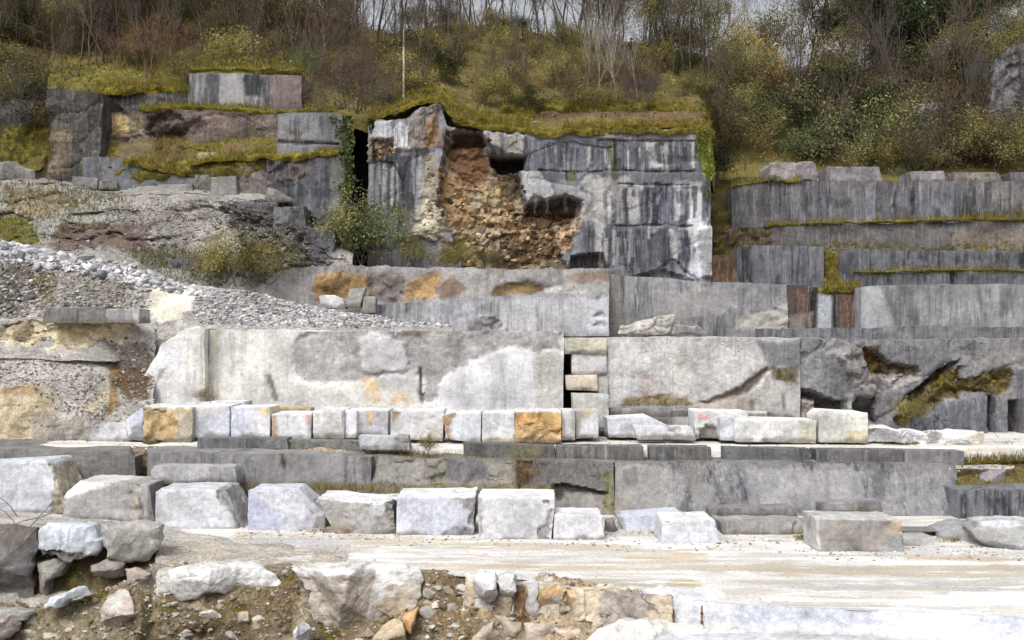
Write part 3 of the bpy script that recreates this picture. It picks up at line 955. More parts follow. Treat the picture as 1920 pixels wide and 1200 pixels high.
HC = [(-500, -230, 92), (0, -190, 92), (300, -110, 90), (500, -25, 88), (640, 40, 86), (720, 62, 85), (780, 55, 85), (850, 44, 85), (960, 52, 85), (1050, 68, 85), (1200, 84, 85), (1300, 100, 86), (1400, 130, 90), (1550, 138, 94), (1700, 120, 96), (1920, 60, 96), (2500, 20, 96)]
HD = [(x, y + 40, d + 45) for x, y, d in HC]
HS = [(x, y + 26, d + .1) for x, y, d in HB]
HILLV, HILLF, hc, ha = loft([HS, HB, HM, HM2, HC, HD], res=.3, base=S(118, 108, 62), att=(0, .26, 0, .7), disp=.5, fs=.35, seed=31, cell=.12,
                            feats=[fe([(700, 170), (800, 130), (840, 195), (700, 225)], S(112, 102, 48), .8, mo=.5, warp=40, soft=30), fe([(100, 120), (350, 120), (350, 172), (100, 172)], S(110, 104, 44), .8, mo=.5, warp=40, soft=30),
                                   fe([(960, 210), (1330, 210), (1330, 225), (960, 225)], S(112, 88, 74), 1, mo=.0, warp=5), fe([(850, 120), (1330, 140), (1330, 200), (850, 195)], S(92, 82, 50), .8, mo=.3, warp=40, soft=30),
                                   fe([(350, 100), (560, 100), (560, 135), (350, 135)], S(112, 108, 44), .8, mo=.5, warp=30, soft=25),
                                   fe([(1700, 210), (1790, 190), (1790, 280), (1720, 280)], S(120, 112, 116), 1, mo=.1, st=.5, rg=.6, warp=12), fe([(1850, 90), (1990, 70), (1990, 300), (1880, 240)], S(112, 110, 116), 1, mo=.1, st=.7, rg=.6, warp=10)])
HILLV = np.asarray(HILLV)
put('hillside', mesh('hillside', HILLV, HILLF, ROCK, hc, ha))
tag(bpy.data.objects['hillside'], kind='structure')
# far ground out to the horizon, well below the quarry rim behind and the road in front
gx = np.array([-900, -300, 300, 900.]); gy = np.array([-400, 0, 22.0])
GV = np.array([[x, y, -2.6] for y in gy for x in gx])
put('ground', mesh('ground', GV, grid_faces(3, 4), SOIL, np.tile(S(150, 140, 122), (12, 1)), np.tile([0, .2, .4, .4], (12, 1))))
tag(bpy.data.objects['ground'], kind='structure')
GV = np.array([[x, y, z] for y, z in ((128., 18.), (400., 14.), (1500., 14.)) for x in gx * 1.6])
put('ground', mesh('ground', GV, grid_faces(3, 4), SOIL, np.tile(S(90, 84, 50), (12, 1)), np.tile([0, .5, 0, .4], (12, 1))))
tag(bpy.data.objects['ground.001'], kind='structure')

# ================================================================== quarry faces
QW = dict(cat='rock face', kind='thing')
# --- main cliff
MC_top = [(690, 238), (705, 226), (735, 226), (760, 222), (790, 200), (828, 194), (838, 232), (900, 246), (950, 252), (1000, 250), (1200, 248), (1310, 243), (1333, 243)]
MC_bot = [(690, 535), (1100, 540), (1336, 545)]
BLK = S(52, 54, 60)
MCF = [
    # upper dark course and crisp joints
    fe(R4(985, 250, 1290, 322), S(112, 114, 124), .9, st=.95, warp=3), fe(R4(1120, 262, 1320, 320), S(104, 106, 114), .9, st=1, warp=3),
    fe(R4(940, 245, 1340, 262), S(150, 148, 150), .8, st=.3, warp=4), fe(R4(980, 320, 1320, 345), S(104, 104, 110), .9, st=.6, warp=4),
    fe(R4(975, 340, 1160, 385), S(140, 142, 154), .9, st=.5, warp=6), fe(R4(1150, 340, 1330, 430), S(104, 107, 118), .9, st=1, warp=5),
    fe(R4(1100, 330, 1180, 420), S(170, 168, 166), .7, st=.4, warp=9), fe(R4(1085, 420, 1320, 520), S(112, 114, 122), .9, st=1, warp=6),
    fe(R4(1225, 425, 1340, 540), S(150, 152, 160), .7, st=.6, warp=8),
    # notched bottom right and broken base
    fe([(1070, 480), (1130, 474), (1140, 500), (1140, 520), (1065, 520)], S(60, 58, 58), .9, push=.7, warp=3), fe([(1180, 520), (1240, 505), (1300, 525), (1300, 540), (1180, 540)], S(112, 110, 112), .8, push=.3, warp=3),
    # white flowstone at the right end
    fe([(1290, 372), (1312, 362), (1326, 362), (1326, 520), (1285, 520), (1306, 470), (1290, 430)], S(214, 218, 228), 1, st=.12, cr=.0, warp=5),
    fe([(1308, 432), (1336, 425), (1336, 520), (1318, 520)], S(170, 172, 172), .9, st=.3, push=-.35, warp=4),
    fe([(1210, 262), (1232, 262), (1244, 312), (1216, 314)], S(190, 190, 190), 1, st=.1, warp=3), fe([(1115, 345), (1140, 340), (1135, 400), (1112, 400)], S(186, 184, 178), .9, st=.15, warp=5),
    # light slabs right of the soil
    fe([(904, 245), (950, 250), (985, 255), (982, 294), (950, 292), (925, 276), (905, 262)], S(176, 171, 166), 1, st=.25, cr=.1, push=-.45, warp=4, soft=2.5),
    fe([(975, 322), (1005, 318), (1035, 345), (1044, 368), (1025, 380), (1002, 366), (990, 382), (975, 362)], S(170, 170, 172), 1, st=.35, push=-.3, warp=4, soft=2.5),
    fe([(1040, 345), (1080, 345), (1085, 375), (1045, 380)], S(150, 150, 146), .9, st=.3, warp=5),
    # left wedge
    fe([(690, 285), (790, 285), (800, 420), (780, 445), (690, 450)], S(128, 128, 132), 1, st=1, warp=6),
    fe([(722, 288), (745, 286), (748, 400), (726, 395)], S(60, 62, 70), .9, st=.6, warp=3), fe([(752, 296), (775, 290), (778, 400), (756, 395)], S(58, 60, 68), .9, st=.6, warp=3),
    fe([(692, 262), (735, 262), (740, 285), (692, 310)], S(128, 98, 74), .9, rg=.4, warp=6), fe([(693, 230), (736, 226), (738, 262), (693, 263)], S(184, 186, 190), 1, push=-.25, warp=2, soft=2.5),
    fe([(737, 245), (750, 228), (766, 240), (768, 282), (740, 282)], S(198, 198, 200), 1, push=-.2, warp=2, soft=2.5), fe([(770, 222), (790, 202), (822, 196), (812, 235), (800, 280), (770, 282)], S(142, 132, 126), 1, push=-.25, rg=.2, warp=4),
    fe([(800, 235), (822, 215), (818, 275), (798, 280)], S(160, 126, 92), .9, rg=.25, warp=4), fe([(824, 235), (850, 248), (850, 272), (822, 275)], S(128, 118, 108), .9, push=-.1, warp=4),
    fe([(795, 290), (820, 285), (815, 360), (800, 420), (770, 445), (776, 400), (790, 360)], S(154, 146, 132), 1, st=.3, rg=.25, warp=6),
    fe([(800, 375), (830, 385), (840, 430), (815, 450), (768, 445), (785, 410)], S(188, 180, 164), 1, st=.1, rg=.45, push=-.2, warp=6),
    # the hollow: soil, ochre rubble, dark overhang
    fe([(842, 246), (904, 246), (922, 285), (982, 296), (972, 325), (990, 385), (1040, 384), (1062, 370), (1086, 380), (1080, 440), (1058, 476), (1062, 505), (870, 505), (850, 450), (826, 390), (824, 330), (834, 290)], S(156, 142, 120), 1, push=.7, st=0, gr=.9, rg=.28, warp=9, cr=.9, soft=2, mo=.08),
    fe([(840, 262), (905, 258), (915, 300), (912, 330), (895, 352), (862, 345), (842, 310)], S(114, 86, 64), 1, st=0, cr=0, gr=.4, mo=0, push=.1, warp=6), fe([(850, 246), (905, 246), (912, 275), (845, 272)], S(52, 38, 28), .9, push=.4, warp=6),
    fe([(815, 320), (850, 325), (880, 360), (900, 420), (870, 440), (840, 400)], S(160, 132, 98), .9, st=0, gr=.8, rg=.15, warp=10),
    fe([(890, 345), (945, 335), (960, 380), (1000, 400), (990, 440), (930, 440), (900, 400)], S(186, 164, 126), .8, st=0, rg=.45, warp=12),
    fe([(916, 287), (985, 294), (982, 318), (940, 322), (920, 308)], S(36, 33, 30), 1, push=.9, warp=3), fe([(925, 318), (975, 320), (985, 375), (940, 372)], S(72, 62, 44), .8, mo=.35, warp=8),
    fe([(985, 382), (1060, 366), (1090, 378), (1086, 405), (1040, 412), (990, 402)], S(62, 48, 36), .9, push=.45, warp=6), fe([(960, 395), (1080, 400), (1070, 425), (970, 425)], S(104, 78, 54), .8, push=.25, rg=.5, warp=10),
    fe([(900, 440), (985, 432), (985, 470), (920, 482), (895, 470)], S(182, 162, 146), .9, push=-.3, rg=.6, warp=8), fe([(1040, 432), (1075, 430), (1072, 468), (1045, 478)], S(182, 150, 126), .9, push=-.2, rg=.5, warp=6),
    fe([(940, 440), (1045, 430), (1050, 490), (950, 490)], S(126, 100, 66), .75, rg=.5, mo=.25, warp=12), fe([(830, 450), (900, 450), (910, 500), (830, 500)], S(112, 104, 58), .7, mo=.45, rg=.3, warp=12),
    fe([(1085, 385), (1096, 400), (1085, 440), (1072, 432)], S(186, 172, 158), .9, push=-.1, warp=3),
    fe([(1310, 245), (1334, 243), (1334, 332), (1318, 330)], S(158, 176, 58), .95, st=0, mo=.0, warp=3, soft=3),
    fe([(1140, 265), (1158, 262), (1160, 340), (1146, 345)], S(100, 98, 62), .7, mo=.4, warp=5), fe([(1060, 315), (1082, 315), (1080, 340), (1062, 338)], S(100, 100, 60), .7, mo=.4, warp=4),
]
for (x0, y0, x1, y1) in ((985, 319, 1325, 320), (1150, 422, 1300, 423), (1120, 262, 1310, 263), (1150, 344, 1300, 345)):
    MCF.append(fe([(x0, y0 - 1), (x1, y0 + 1), (x1, y1 + 2.5), (x0, y1 + 1)], S(52, 50, 50), .85, warp=2.5, soft=1.6, push=.12))
for x, y0, y1 in ((1063, 268, 335), (1155, 262, 345), (1250, 345, 380)):
    MCF.append(fe([(x - 1.5, y0), (x + 1.5, y0), (x + 1.5, y1), (x - 1.5, y1)], S(60, 58, 58), .7, warp=2.5, soft=1.5, push=.1))
DK, MD, LTC = [S(58, 60, 68), S(72, 75, 84), S(46, 48, 54)], [S(96, 98, 108), S(118, 120, 130)], [S(182, 181, 182), S(160, 162, 168), S(196, 194, 192)]
MCF[0:0] = []
MCF += streaks(990, 1290, 262, 318, 9, DK, 101, (12, 30), lo=.6) + streaks(1090, 1290, 330, 430, 9, DK, 102, (12, 34), lo=.6) + streaks(1120, 1280, 428, 520, 8, DK, 103, (12, 30), lo=.5) + streaks(1110, 1300, 330, 520, 9, LTC, 104, (10, 24), lo=.3, m=.8)
MCF += streaks(985, 1310, 264, 320, 34, DK, 1, (4, 13)) + streaks(985, 1310, 264, 320, 14, LTC, 2, (2, 7)) + streaks(1085, 1320, 345, 422, 26, DK, 3, (4, 14)) + streaks(1000, 1300, 345, 422, 14, LTC, 4, (3, 10)) \
    + streaks(1090, 1290, 424, 520, 26, DK, 5, (4, 16)) + streaks(1090, 1300, 424, 520, 14, LTC, 6, (3, 10)) + streaks(695, 790, 290, 420, 10, DK, 7, (4, 10)) + streaks(695, 790, 290, 430, 8, LTC, 8, (3, 9)) + streaks(910, 980, 250, 292, 6, MD, 9, (3, 8))
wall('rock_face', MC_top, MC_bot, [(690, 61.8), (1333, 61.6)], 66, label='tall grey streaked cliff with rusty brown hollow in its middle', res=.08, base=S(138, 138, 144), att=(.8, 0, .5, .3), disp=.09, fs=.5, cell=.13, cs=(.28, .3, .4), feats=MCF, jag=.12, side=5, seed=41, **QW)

# --- wall below the cliff: left part with lens stains, lower step, right parts
W4F = [fe([(580, 520), (640, 510), (700, 518), (690, 560), (590, 560)], S(174, 138, 82), .82, st=.2, gr=.8, rg=.12, ws=2.2, warp=9), fe([(590, 535), (640, 515), (660, 530), (620, 552)], S(96, 78, 50), .7, warp=7),
       fe([(755, 545), (790, 520), (830, 512), (812, 560), (760, 562)], S(178, 142, 86), .82, st=.2, gr=.8, rg=.12, ws=2.2, warp=8), fe([(815, 540), (850, 520), (880, 545), (850, 560), (820, 560)], S(122, 96, 78), .8, warp=7),
       fe([(908, 556), (940, 532), (990, 526), (1040, 538), (1000, 550), (930, 558)], S(104, 84, 54), .95, push=.15, warp=5), fe([(940, 548), (975, 535), (1010, 540), (960, 554)], S(150, 126, 90), .8, warp=5),
       fe([(690, 510), (760, 515), (760, 560), (690, 565)], S(130, 118, 112), .8, rg=.3, warp=8), fe([(1020, 535), (1140, 528), (1140, 548), (1020, 552)], S(196, 194, 192), .8, rg=.2, st=.1, warp=6), fe([(1070, 512), (1140, 508), (1140, 530), (1060, 530)], S(150, 128, 112), .7, warp=6)]
wall('rock_face', [(478, 542), (505, 522), (535, 507), (600, 497), (700, 499), (900, 503), (1140, 506)], [(478, 640), (1140, 640)], 57.0, 63, label='long pale ledge with ochre lens-shaped stains below the tall cliff', res=.12, base=S(160, 157, 156), att=(.35, .05, .35, .35), disp=.2, fs=.5, feats=W4F, jag=.1, seed=43, **QW)
W4S = [fe([(880, 598), (930, 590), (950, 625), (880, 625)], S(120, 118, 120), .8, push=-.2, rg=.3, warp=5), fe([(940, 560), (1140, 558), (1140, 625), (940, 625)], S(188, 188, 192), .8, st=.6, warp=8), fe([(1110, 560), (1142, 556), (1142, 625), (1100, 625)], S(206, 208, 214), .9, st=.1, warp=5)]
for k, yy in enumerate((588, 606)):       # two curved saw scars near the end
    W4S.append(fe([(1112, yy + 4), (1120, yy - 2), (1132, yy - 2), (1140, yy + 5), (1130, yy + 2), (1119, yy + 3)], S(70, 68, 66), .95, warp=1, soft=1.5, push=.1))
wall('rock_face', [(690, 572), (760, 568), (850, 562), (950, 555), (1060, 552), (1142, 550)], [(690, 640), (1146, 640)], 56.0, 57.6, label='light grey vertical streaked step with two curved saw scars near its end', res=.12, base=S(166, 166, 170), att=(.7, 0, .1, .15), disp=.07, fs=.5, feats=streaks(700, 1140, 560, 622, 30, MD + [S(120, 120, 126)], 19, (3, 11), m=.55) + streaks(760, 1140, 560, 622, 20, [S(206, 207, 212)], 20, (3, 10), m=.6) + W4S, jag=.06, seed=44, **QW)
wall('rock_face', [(1135, 512), (1160, 515), (1300, 526), (1476, 534)], [(1135, 640), (1476, 640)], 57.4, 63, label='grey wall with fine vertical streaks to the left of the brown stained wall', res=.12, base=S(146, 146, 149), att=(.85, .0, .1, .2), disp=.09, fs=.5, seed=45,
     feats=streaks(1165, 1470, 530, 620, 44, MD + [S(112, 111, 113)], 21, (2, 8), m=.55) + [fe(R4(1135, 510, 1180, 640), S(128, 126, 122), .8, mo=.2, warp=5), fe([(1230, 540), (1380, 540), (1380, 580), (1230, 600)], S(160, 158, 158), .8, st=.3, warp=12), fe([(1380, 600), (1480, 570), (1480, 620), (1380, 620)], S(190, 186, 180), .8, rg=.2, st=.2, warp=7)], **QW)
wall('rock_face', [(1474, 534), (1540, 538), (1617, 540)], [(1474, 640), (1617, 640)], 57.6, 63, label='dark brown rust stained wall section with one pale strip in it', res=.1, base=S(94, 82, 76), att=(.9, .1, .2, .3), disp=.1, seed=46,
     feats=streaks(1478, 1612, 542, 618, 20, [S(66, 52, 46), S(52, 46, 44), S(134, 100, 84)], 33, (3, 10), m=.8) + [fe(R4(1531, 552, 1560, 622), S(178, 182, 190), 1, st=.2, warp=3), fe(R4(1516, 540, 1532, 622), S(40, 36, 34), .8, warp=3), fe(R4(1560, 540, 1570, 622), S(38, 34, 32), .8, warp=3), fe(R4(1580, 545, 1612, 600), S(118, 84, 68), .7, warp=5), fe(R4(1480, 590, 1520, 622), S(150, 138, 128), .7, warp=6),
            fe([(1530, 530), (1617, 530), (1600, 552), (1540, 552)], S(116, 104, 44), .9, mo=.8, warp=6)], **QW)
wall('rock_face', [(1615, 538), (1640, 535), (1780, 533), (2300, 534)], [(1615, 640), (2300, 640)], 56.4, 63, label='smooth grey wall with slanting streaks at far right above the broken face', res=.14, base=S(154, 154, 157), att=(.5, 0, .0, .15), disp=.08, seed=47,
     feats=streaks(1620, 1930, 535, 615, 34, [S(112, 111, 114), S(126, 126, 128)], 22, (3, 9), m=.55, slant=.2) + [fe([(1652, 535), (1668, 535), (1690, 615), (1672, 620)], S(96, 94, 96), .7, warp=4), fe([(1690, 535), (1712, 535), (1722, 615), (1706, 615)], S(106, 104, 104), .6, warp=4), fe([(1620, 540), (1650, 538), (1680, 620), (1620, 620)], S(174, 174, 178), .7, st=.2, warp=6),
            fe(R4(1900, 610, 1920, 640), S(150, 150, 150), .5)], **QW)
wall('rock_face', [(1433, 617), (1600, 616), (1760, 612), (1870, 614), (2300, 616)], [(1433, 650), (2300, 650)], 54.4, 57.5, label='low dark grey ledge along the foot of the smooth right hand wall', res=.12, base=S(122, 122, 126), att=(.7, .15, .3, .3), disp=.1, jag=.06, seed=48, **QW)
# --- pale bench wall in the middle
W3F = [fe([(386, 612), (391, 612), (391, 770), (386, 770)], S(84, 78, 66), .85, warp=1.5, soft=1.5, push=.15), fe([(545, 645), (560, 622), (1060, 618), (1060, 665), (1000, 660), (960, 645), (900, 672), (860, 690), (830, 712), (815, 760), (795, 760), (788, 705), (740, 700), (690, 712), (570, 716), (550, 690)], S(168, 166, 166), 1, cr=.15, gr=.5, rg=.08, push=.1, st=.1, warp=10),
       fe([(676, 640), (700, 622), (760, 640), (764, 690), (715, 698), (680, 696)], S(206, 205, 208), .95, gr=.1, push=-.15, warp=5), fe([(388, 620), (545, 625), (550, 700), (560, 760), (388, 760)], S(216, 215, 211), .85, st=.25, gr=.15, warp=9),
       fe([(395, 622), (410, 622), (408, 760), (395, 760)], S(190, 184, 164), .6, warp=3), fe([(560, 720), (800, 705), (795, 765), (560, 765)], S(216, 213, 205), .9, gr=.2, st=.1, warp=7), fe([(685, 712), (710, 710), (712, 755), (685, 755)], S(214, 190, 148), .8, warp=4), fe([(735, 735), (760, 728), (770, 755), (730, 760)], S(212, 186, 160), .7, warp=4),
       fe([(715, 700), (780, 690), (792, 715), (785, 735), (715, 735)], S(192, 192, 194), .8, gr=.1, warp=4), fe([(785, 690), (791, 690), (792, 735), (797, 750), (790, 762), (786, 740)], S(90, 86, 80), .9, warp=2, soft=1.5, push=.15),
       fe([(820, 720), (900, 670), (960, 650), (1010, 665), (1050, 690), (1050, 765), (830, 765)], S(210, 210, 215), .85, st=.3, gr=.08, warp=6), fe([(1000, 665), (1057, 650), (1057, 765), (1005, 765)], S(196, 194, 188), .8, st=.3, gr=.3, warp=6),
       fe([(500, 705), (508, 705), (524, 752), (516, 755)], S(120, 112, 96), .8, warp=2, soft=1.5, push=.1), fe([(840, 625), (870, 625), (860, 690), (845, 690)], S(140, 136, 130), .7, mo=.1, warp=6), fe([(752, 618), (790, 618), (786, 632), (755, 632)], S(140, 122, 96), .8, warp=4), fe([(550, 735), (700, 742), (700, 765), (550, 765)], S(210, 210, 210), .6, warp=8)]
wall('rock_face', [(388, 620), (500, 617), (700, 620), (1057, 621)], [(388, 830), (1057, 830)], 50.0, 57, label='broad pale marble wall with rough grey upper patches behind the upper block row', res=.1, base=S(224, 224, 225), att=(.16, 0, .12, .2), disp=.07, fs=.6, feats=streaks(820, 1055, 660, 760, 18, [S(184, 184, 190), S(216, 214, 212)], 31, (5, 16), m=.5) + streaks(392, 545, 622, 758, 14, [S(188, 184, 170), S(214, 212, 208)], 32, (5, 14), m=.5) + W3F, jag=.07, seed=51, **QW)
wall('rock_face', [(270, 705), (292, 668), (300, 648), (330, 628), (352, 612), (384, 611)], [(270, 830), (384, 830)], 49.4, 52, label='yellowish white marble panel with sloping left edge beside the long pale wall', res=.1, base=S(224, 224, 221), att=(.3, 0, .12, .18), disp=.07, seed=52, jag=.16,
     feats=[fe([(376, 612), (384, 612), (384, 760), (376, 760)], S(176, 166, 136), .6, warp=3), fe([(292, 650), (340, 625), (345, 690), (300, 720)], S(208, 208, 214), .7, warp=8), fe([(300, 690), (312, 690), (296, 720), (290, 718)], S(150, 140, 120), .7, warp=2, soft=2)], **QW)
W3M = [fe([(1140, 645), (1180, 632), (1330, 634), (1400, 660), (1432, 690), (1330, 755), (1140, 765)], S(198, 197, 197), .95, gr=.4, st=.2, warp=6), fe([(1240, 640), (1300, 640), (1290, 760), (1245, 760)], S(208, 206, 200), .7, st=.45, warp=8), fe([(1195, 720), (1215, 700), (1225, 755), (1200, 760)], S(196, 180, 170), .7, warp=5),
       fe([(1435, 690), (1445, 693), (1400, 738), (1330, 762), (1310, 758), (1390, 725)], S(96, 82, 70), .9, warp=3, soft=2, push=.2), fe([(1420, 640), (1500, 640), (1500, 690), (1440, 690)], S(130, 130, 134), .9, st=.6, warp=7),
       fe([(1400, 745), (1440, 715), (1490, 725), (1500, 790), (1400, 790)], S(186, 184, 180), .9, st=.3, cr=.3, warp=5), fe([(1300, 755), (1400, 740), (1400, 790), (1300, 790)], S(172, 162, 152), .8, st=.4, warp=6), fe([(1165, 744), (1290, 740), (1300, 760), (1170, 762)], S(140, 116, 74), .8, mo=.35, warp=5), fe([(1330, 640), (1345, 640), (1335, 690), (1325, 690)], S(170, 168, 170), .5, warp=3),
       fe([(1445, 688), (1500, 685), (1495, 722), (1450, 712)], S(104, 96, 66), .8, mo=.45, warp=6), fe([(1405, 752), (1414, 752), (1414, 775), (1405, 775)], S(120, 104, 90), .8, warp=2), fe([(1464, 735), (1472, 735), (1472, 790), (1464, 790)], S(90, 84, 78), .7, warp=2)]
wall('rock_face', [(1138, 634), (1180, 632), (1500, 634)], [(1138, 830), (1500, 830)], 50.2, 56, label='pale oval veined marble face right of the narrow stack of set stones', res=.1, base=S(188, 186, 186), att=(.35, 0, .3, .3), disp=.09, feats=streaks(1145, 1420, 640, 755, 20, [S(170, 168, 168), S(216, 215, 214)], 30, (4, 14), m=.5) + W3M, jag=.07, seed=53, **QW)
W3R = [fe([(1500, 740), (1540, 690), (1545, 665), (1580, 650), (1610, 690), (1640, 730), (1610, 790), (1570, 760), (1500, 732)], S(118, 118, 122), .9, st=.5, push=-.35, warp=4, soft=2.5), fe([(1545, 660), (1620, 640), (1650, 700), (1640, 770), (1600, 740), (1580, 680)], S(146, 142, 140), .85, rg=.35, gr=.7, st=.1, push=-.15, warp=7),
       fe([(1498, 730), (1580, 752), (1580, 775), (1555, 790), (1498, 790)], S(74, 70, 66), .9, push=.45, rg=.3, warp=7), fe([(1500, 755), (1530, 748), (1545, 800), (1500, 800)], S(172, 164, 158), .9, push=-.4, warp=5), fe([(1600, 742), (1635, 742), (1640, 790), (1600, 790)], S(62, 60, 58), .9, push=.45, rg=.3, warp=7), fe([(1578, 735), (1596, 735), (1596, 790), (1580, 790)], S(170, 170, 176), .8, warp=3),
       fe([(1622, 655), (1640, 655), (1665, 680), (1720, 688), (1720, 700), (1650, 705), (1632, 695)], S(110, 84, 52), 1, mo=.5, push=.5, rg=.5, warp=6), fe([(1650, 700), (1720, 690), (1730, 720), (1660, 735)], S(160, 156, 150), .8, rg=.4, warp=7),
       fe([(1680, 785), (1700, 740), (1740, 715), (1800, 680), (1815, 688), (1790, 720), (1880, 690), (1905, 705), (1900, 735), (1820, 735), (1760, 760), (1720, 790), (1690, 800)], S(110, 94, 62), 1, mo=.52, push=.3, rg=.45, gr=.8, warp=11), fe([(1700, 738), (1745, 705), (1800, 672), (1800, 682), (1748, 722), (1705, 750), (1680, 760)], S(60, 54, 48), .9, push=.5, warp=4, soft=3),
       fe([(1720, 650), (1860, 645), (1840, 680), (1740, 705), (1720, 690)], S(132, 132, 136), .85, st=.8, warp=6), fe([(1830, 660), (1920, 650), (1920, 690), (1800, 690)], S(140, 136, 136), .8, st=.4, gr=.6, warp=6), fe([(1715, 770), (1770, 755), (1855, 738), (1855, 815), (1700, 815)], S(104, 106, 114), .95, st=.85, push=-.25, warp=4), fe([(1700, 750), (1722, 765), (1716, 780), (1690, 775)], S(120, 130, 50), .8, mo=.3, warp=4),
       fe([(1850, 740), (1862, 740), (1862, 815), (1850, 815)], S(40, 40, 40), .9, push=.5, warp=2), fe([(1862, 760), (1892, 752), (1895, 815), (1862, 815)], S(118, 118, 124), .8, warp=3), fe([(1892, 750), (1908, 750), (1908, 815), (1892, 815)], S(52, 48, 38), .9, push=.6, warp=3), fe([(1908, 690), (1990, 690), (1990, 830), (1908, 830)], S(130, 130, 136), .9, push=-.5, st=.4, warp=1.5, soft=2)]
wall('rock_face', [(1498, 636), (1700, 638), (1880, 634), (2300, 636)], [(1498, 830), (2300, 830)], 50.4, 56, label='broken dark grey face crossed by mossy brown crevices at the right', res=.09, base=S(134, 133, 136), att=(.5, .08, .6, .6), disp=.12, cell=.12, cs=(.45, .5, .55), feats=streaks(1440, 1900, 638, 700, 26, DK[:1] + MD, 24, (3, 10), m=.5) + streaks(1720, 1855, 745, 812, 16, DK, 25, (3, 9), m=.6) + W3R, jag=.1, seed=54, **QW)

# --- terraces at upper right
wall('rock_face', [(1372, 352), (1400, 344), (1445, 340), (1700, 340), (2400, 341)], [(1372, 450), (2400, 450)], 66, 72, label='topmost grey streaked terrace wall at the right below the scrub', res=.14, base=S(112, 110, 115), att=(1, .08, .1, .25), disp=.1, jag=.025, seed=61,
     feats=streaks(1372, 1940, 342, 420, 60, DK + MD, 11, (3, 12)) + streaks(1400, 1940, 342, 420, 30, LTC[1:2], 12, (2, 7), m=.5) + [fe(R4(1372, 340, 1450, 440), S(96, 94, 98), .7, mo=.15, warp=8), fe(R4(1800, 395, 1920, 425), S(100, 92, 60), .6, mo=.5, warp=8), fe(R4(1840, 345, 2000, 380), S(140, 130, 124), .5, warp=10), fe([(1545, 370), (1610, 376), (1560, 395)], S(60, 60, 64), .6, warp=4)], **QW)
wall('rock_face', [(1337, 430), (1440, 424), (1560, 420), (1800, 416), (2400, 414)], [(1337, 500), (2400, 500)], 64, 67, label='second grey terrace wall at the right with mossy lip', res=.14, base=S(106, 103, 102), att=(.7, .2, .35, .35), disp=.15, jag=.08, seed=62,
     feats=streaks(1440, 1940, 424, 468, 30, MD, 14, (3, 10), m=.55) + [fe(R4(1330, 420, 1445, 490), S(86, 70, 48), .95, mo=.4, rg=.3, warp=9), fe(R4(1780, 430, 2000, 480), S(132, 122, 112), .7, mo=.3, warp=10), fe(R4(1337, 455, 2400, 490), S(110, 102, 74), .4, mo=.5, warp=6)], **QW)
wall('rock_face', [(1387, 462), (1400, 459), (1545, 462)], [(1387, 570), (1548, 570)], 60.6, 64.5, label='tall smooth grey terrace block face with black left edge', res=.12, base=S(114, 114, 121), att=(.85, .03, .05, .18), disp=.06, seed=63,
     feats=streaks(1390, 1546, 462, 535, 16, MD + DK, 13, (3, 10), m=.55) + [fe(R4(1387, 460, 1410, 540), S(48, 48, 54), .9, warp=4), fe([(1455, 520), (1466, 505), (1466, 540), (1450, 540)], S(46, 46, 50), .8, warp=3)], **QW)
wall('rock_face', [(1335, 478), (1386, 476)], [(1335, 570), (1386, 570)], 61.4, 64.5, label='small rust brown rock face beside the tall smooth terrace block', res=.12, base=S(96, 74, 56), att=(.6, .25, .2, .4), disp=.12, seed=64, **QW)
wall('rock_face', [(1570, 468), (1750, 470), (2400, 468)], [(1570, 530), (2400, 530)], 62.6, 65, label='low dark grey terrace wall above a mossy ledge at the right', res=.13, base=S(104, 106, 112), att=(.8, .1, .1, .25), disp=.1, jag=.1, seed=65, feats=streaks(1575, 1940, 470, 505, 40, DK, 15, (3, 12)), **QW)
wall('rock_face', [(1545, 470), (1574, 468), (1576, 515), (1600, 512), (1800, 508), (2400, 508)], [(1545, 570), (2400, 570)], 61.2, 63.5, label='lowest short dark terrace wall streaked black at the right', res=.13, base=S(102, 103, 108), att=(.8, .12, .1, .3), disp=.1, jag=.1, seed=66,
     feats=streaks(1580, 1940, 512, 535, 36, DK, 16, (3, 12)) + [fe(R4(1545, 465, 1576, 560), S(106, 86, 40), 1, mo=.75, warp=5), fe(R4(1784, 510, 1792, 540), S(36, 36, 38), .8, push=.3, warp=2), fe(R4(1570, 505, 2400, 514), S(110, 104, 60), .7, mo=.6, warp=4)], **QW)

surf('soil_bank', [[(1290, 510, 63.4), (1430, 510, 63.4)], [(1290, 425, 66.2), (1430, 425, 66.2)], [(1290, 335, 71.6), (1430, 335, 71.6)]], mat=ROCK, kind='structure', res=.18, base=S(86, 76, 44), att=(0, .45, 0, .6), disp=.4, seed=82)
poly_rock('rock_face', [(1696, 300), (1706, 222), (1728, 196), (1760, 190), (1784, 204), (1792, 262), (1782, 320)], 73.4, 3.0, 'grey rock outcrop half hidden by shrubs above the right terraces', cat='rock face', base=S(140, 136, 140), att=(.7, .12, .5, .8), seed=151, res=.13, rgh=.25, disp=.25, facets=10)
poly_rock('rock_face', [(1852, 320), (1858, 230), (1866, 170), (1874, 110), (1886, 92), (1930, 76), (2040, 70), (2040, 330)], 73.8, 3.4, 'tall grey crag among the trees at the upper right edge', cat='rock face', base=S(112, 110, 112), att=(1, .3, .6, .8), seed=152, res=.12, rgh=.12, disp=.3, facets=10, jit=9)
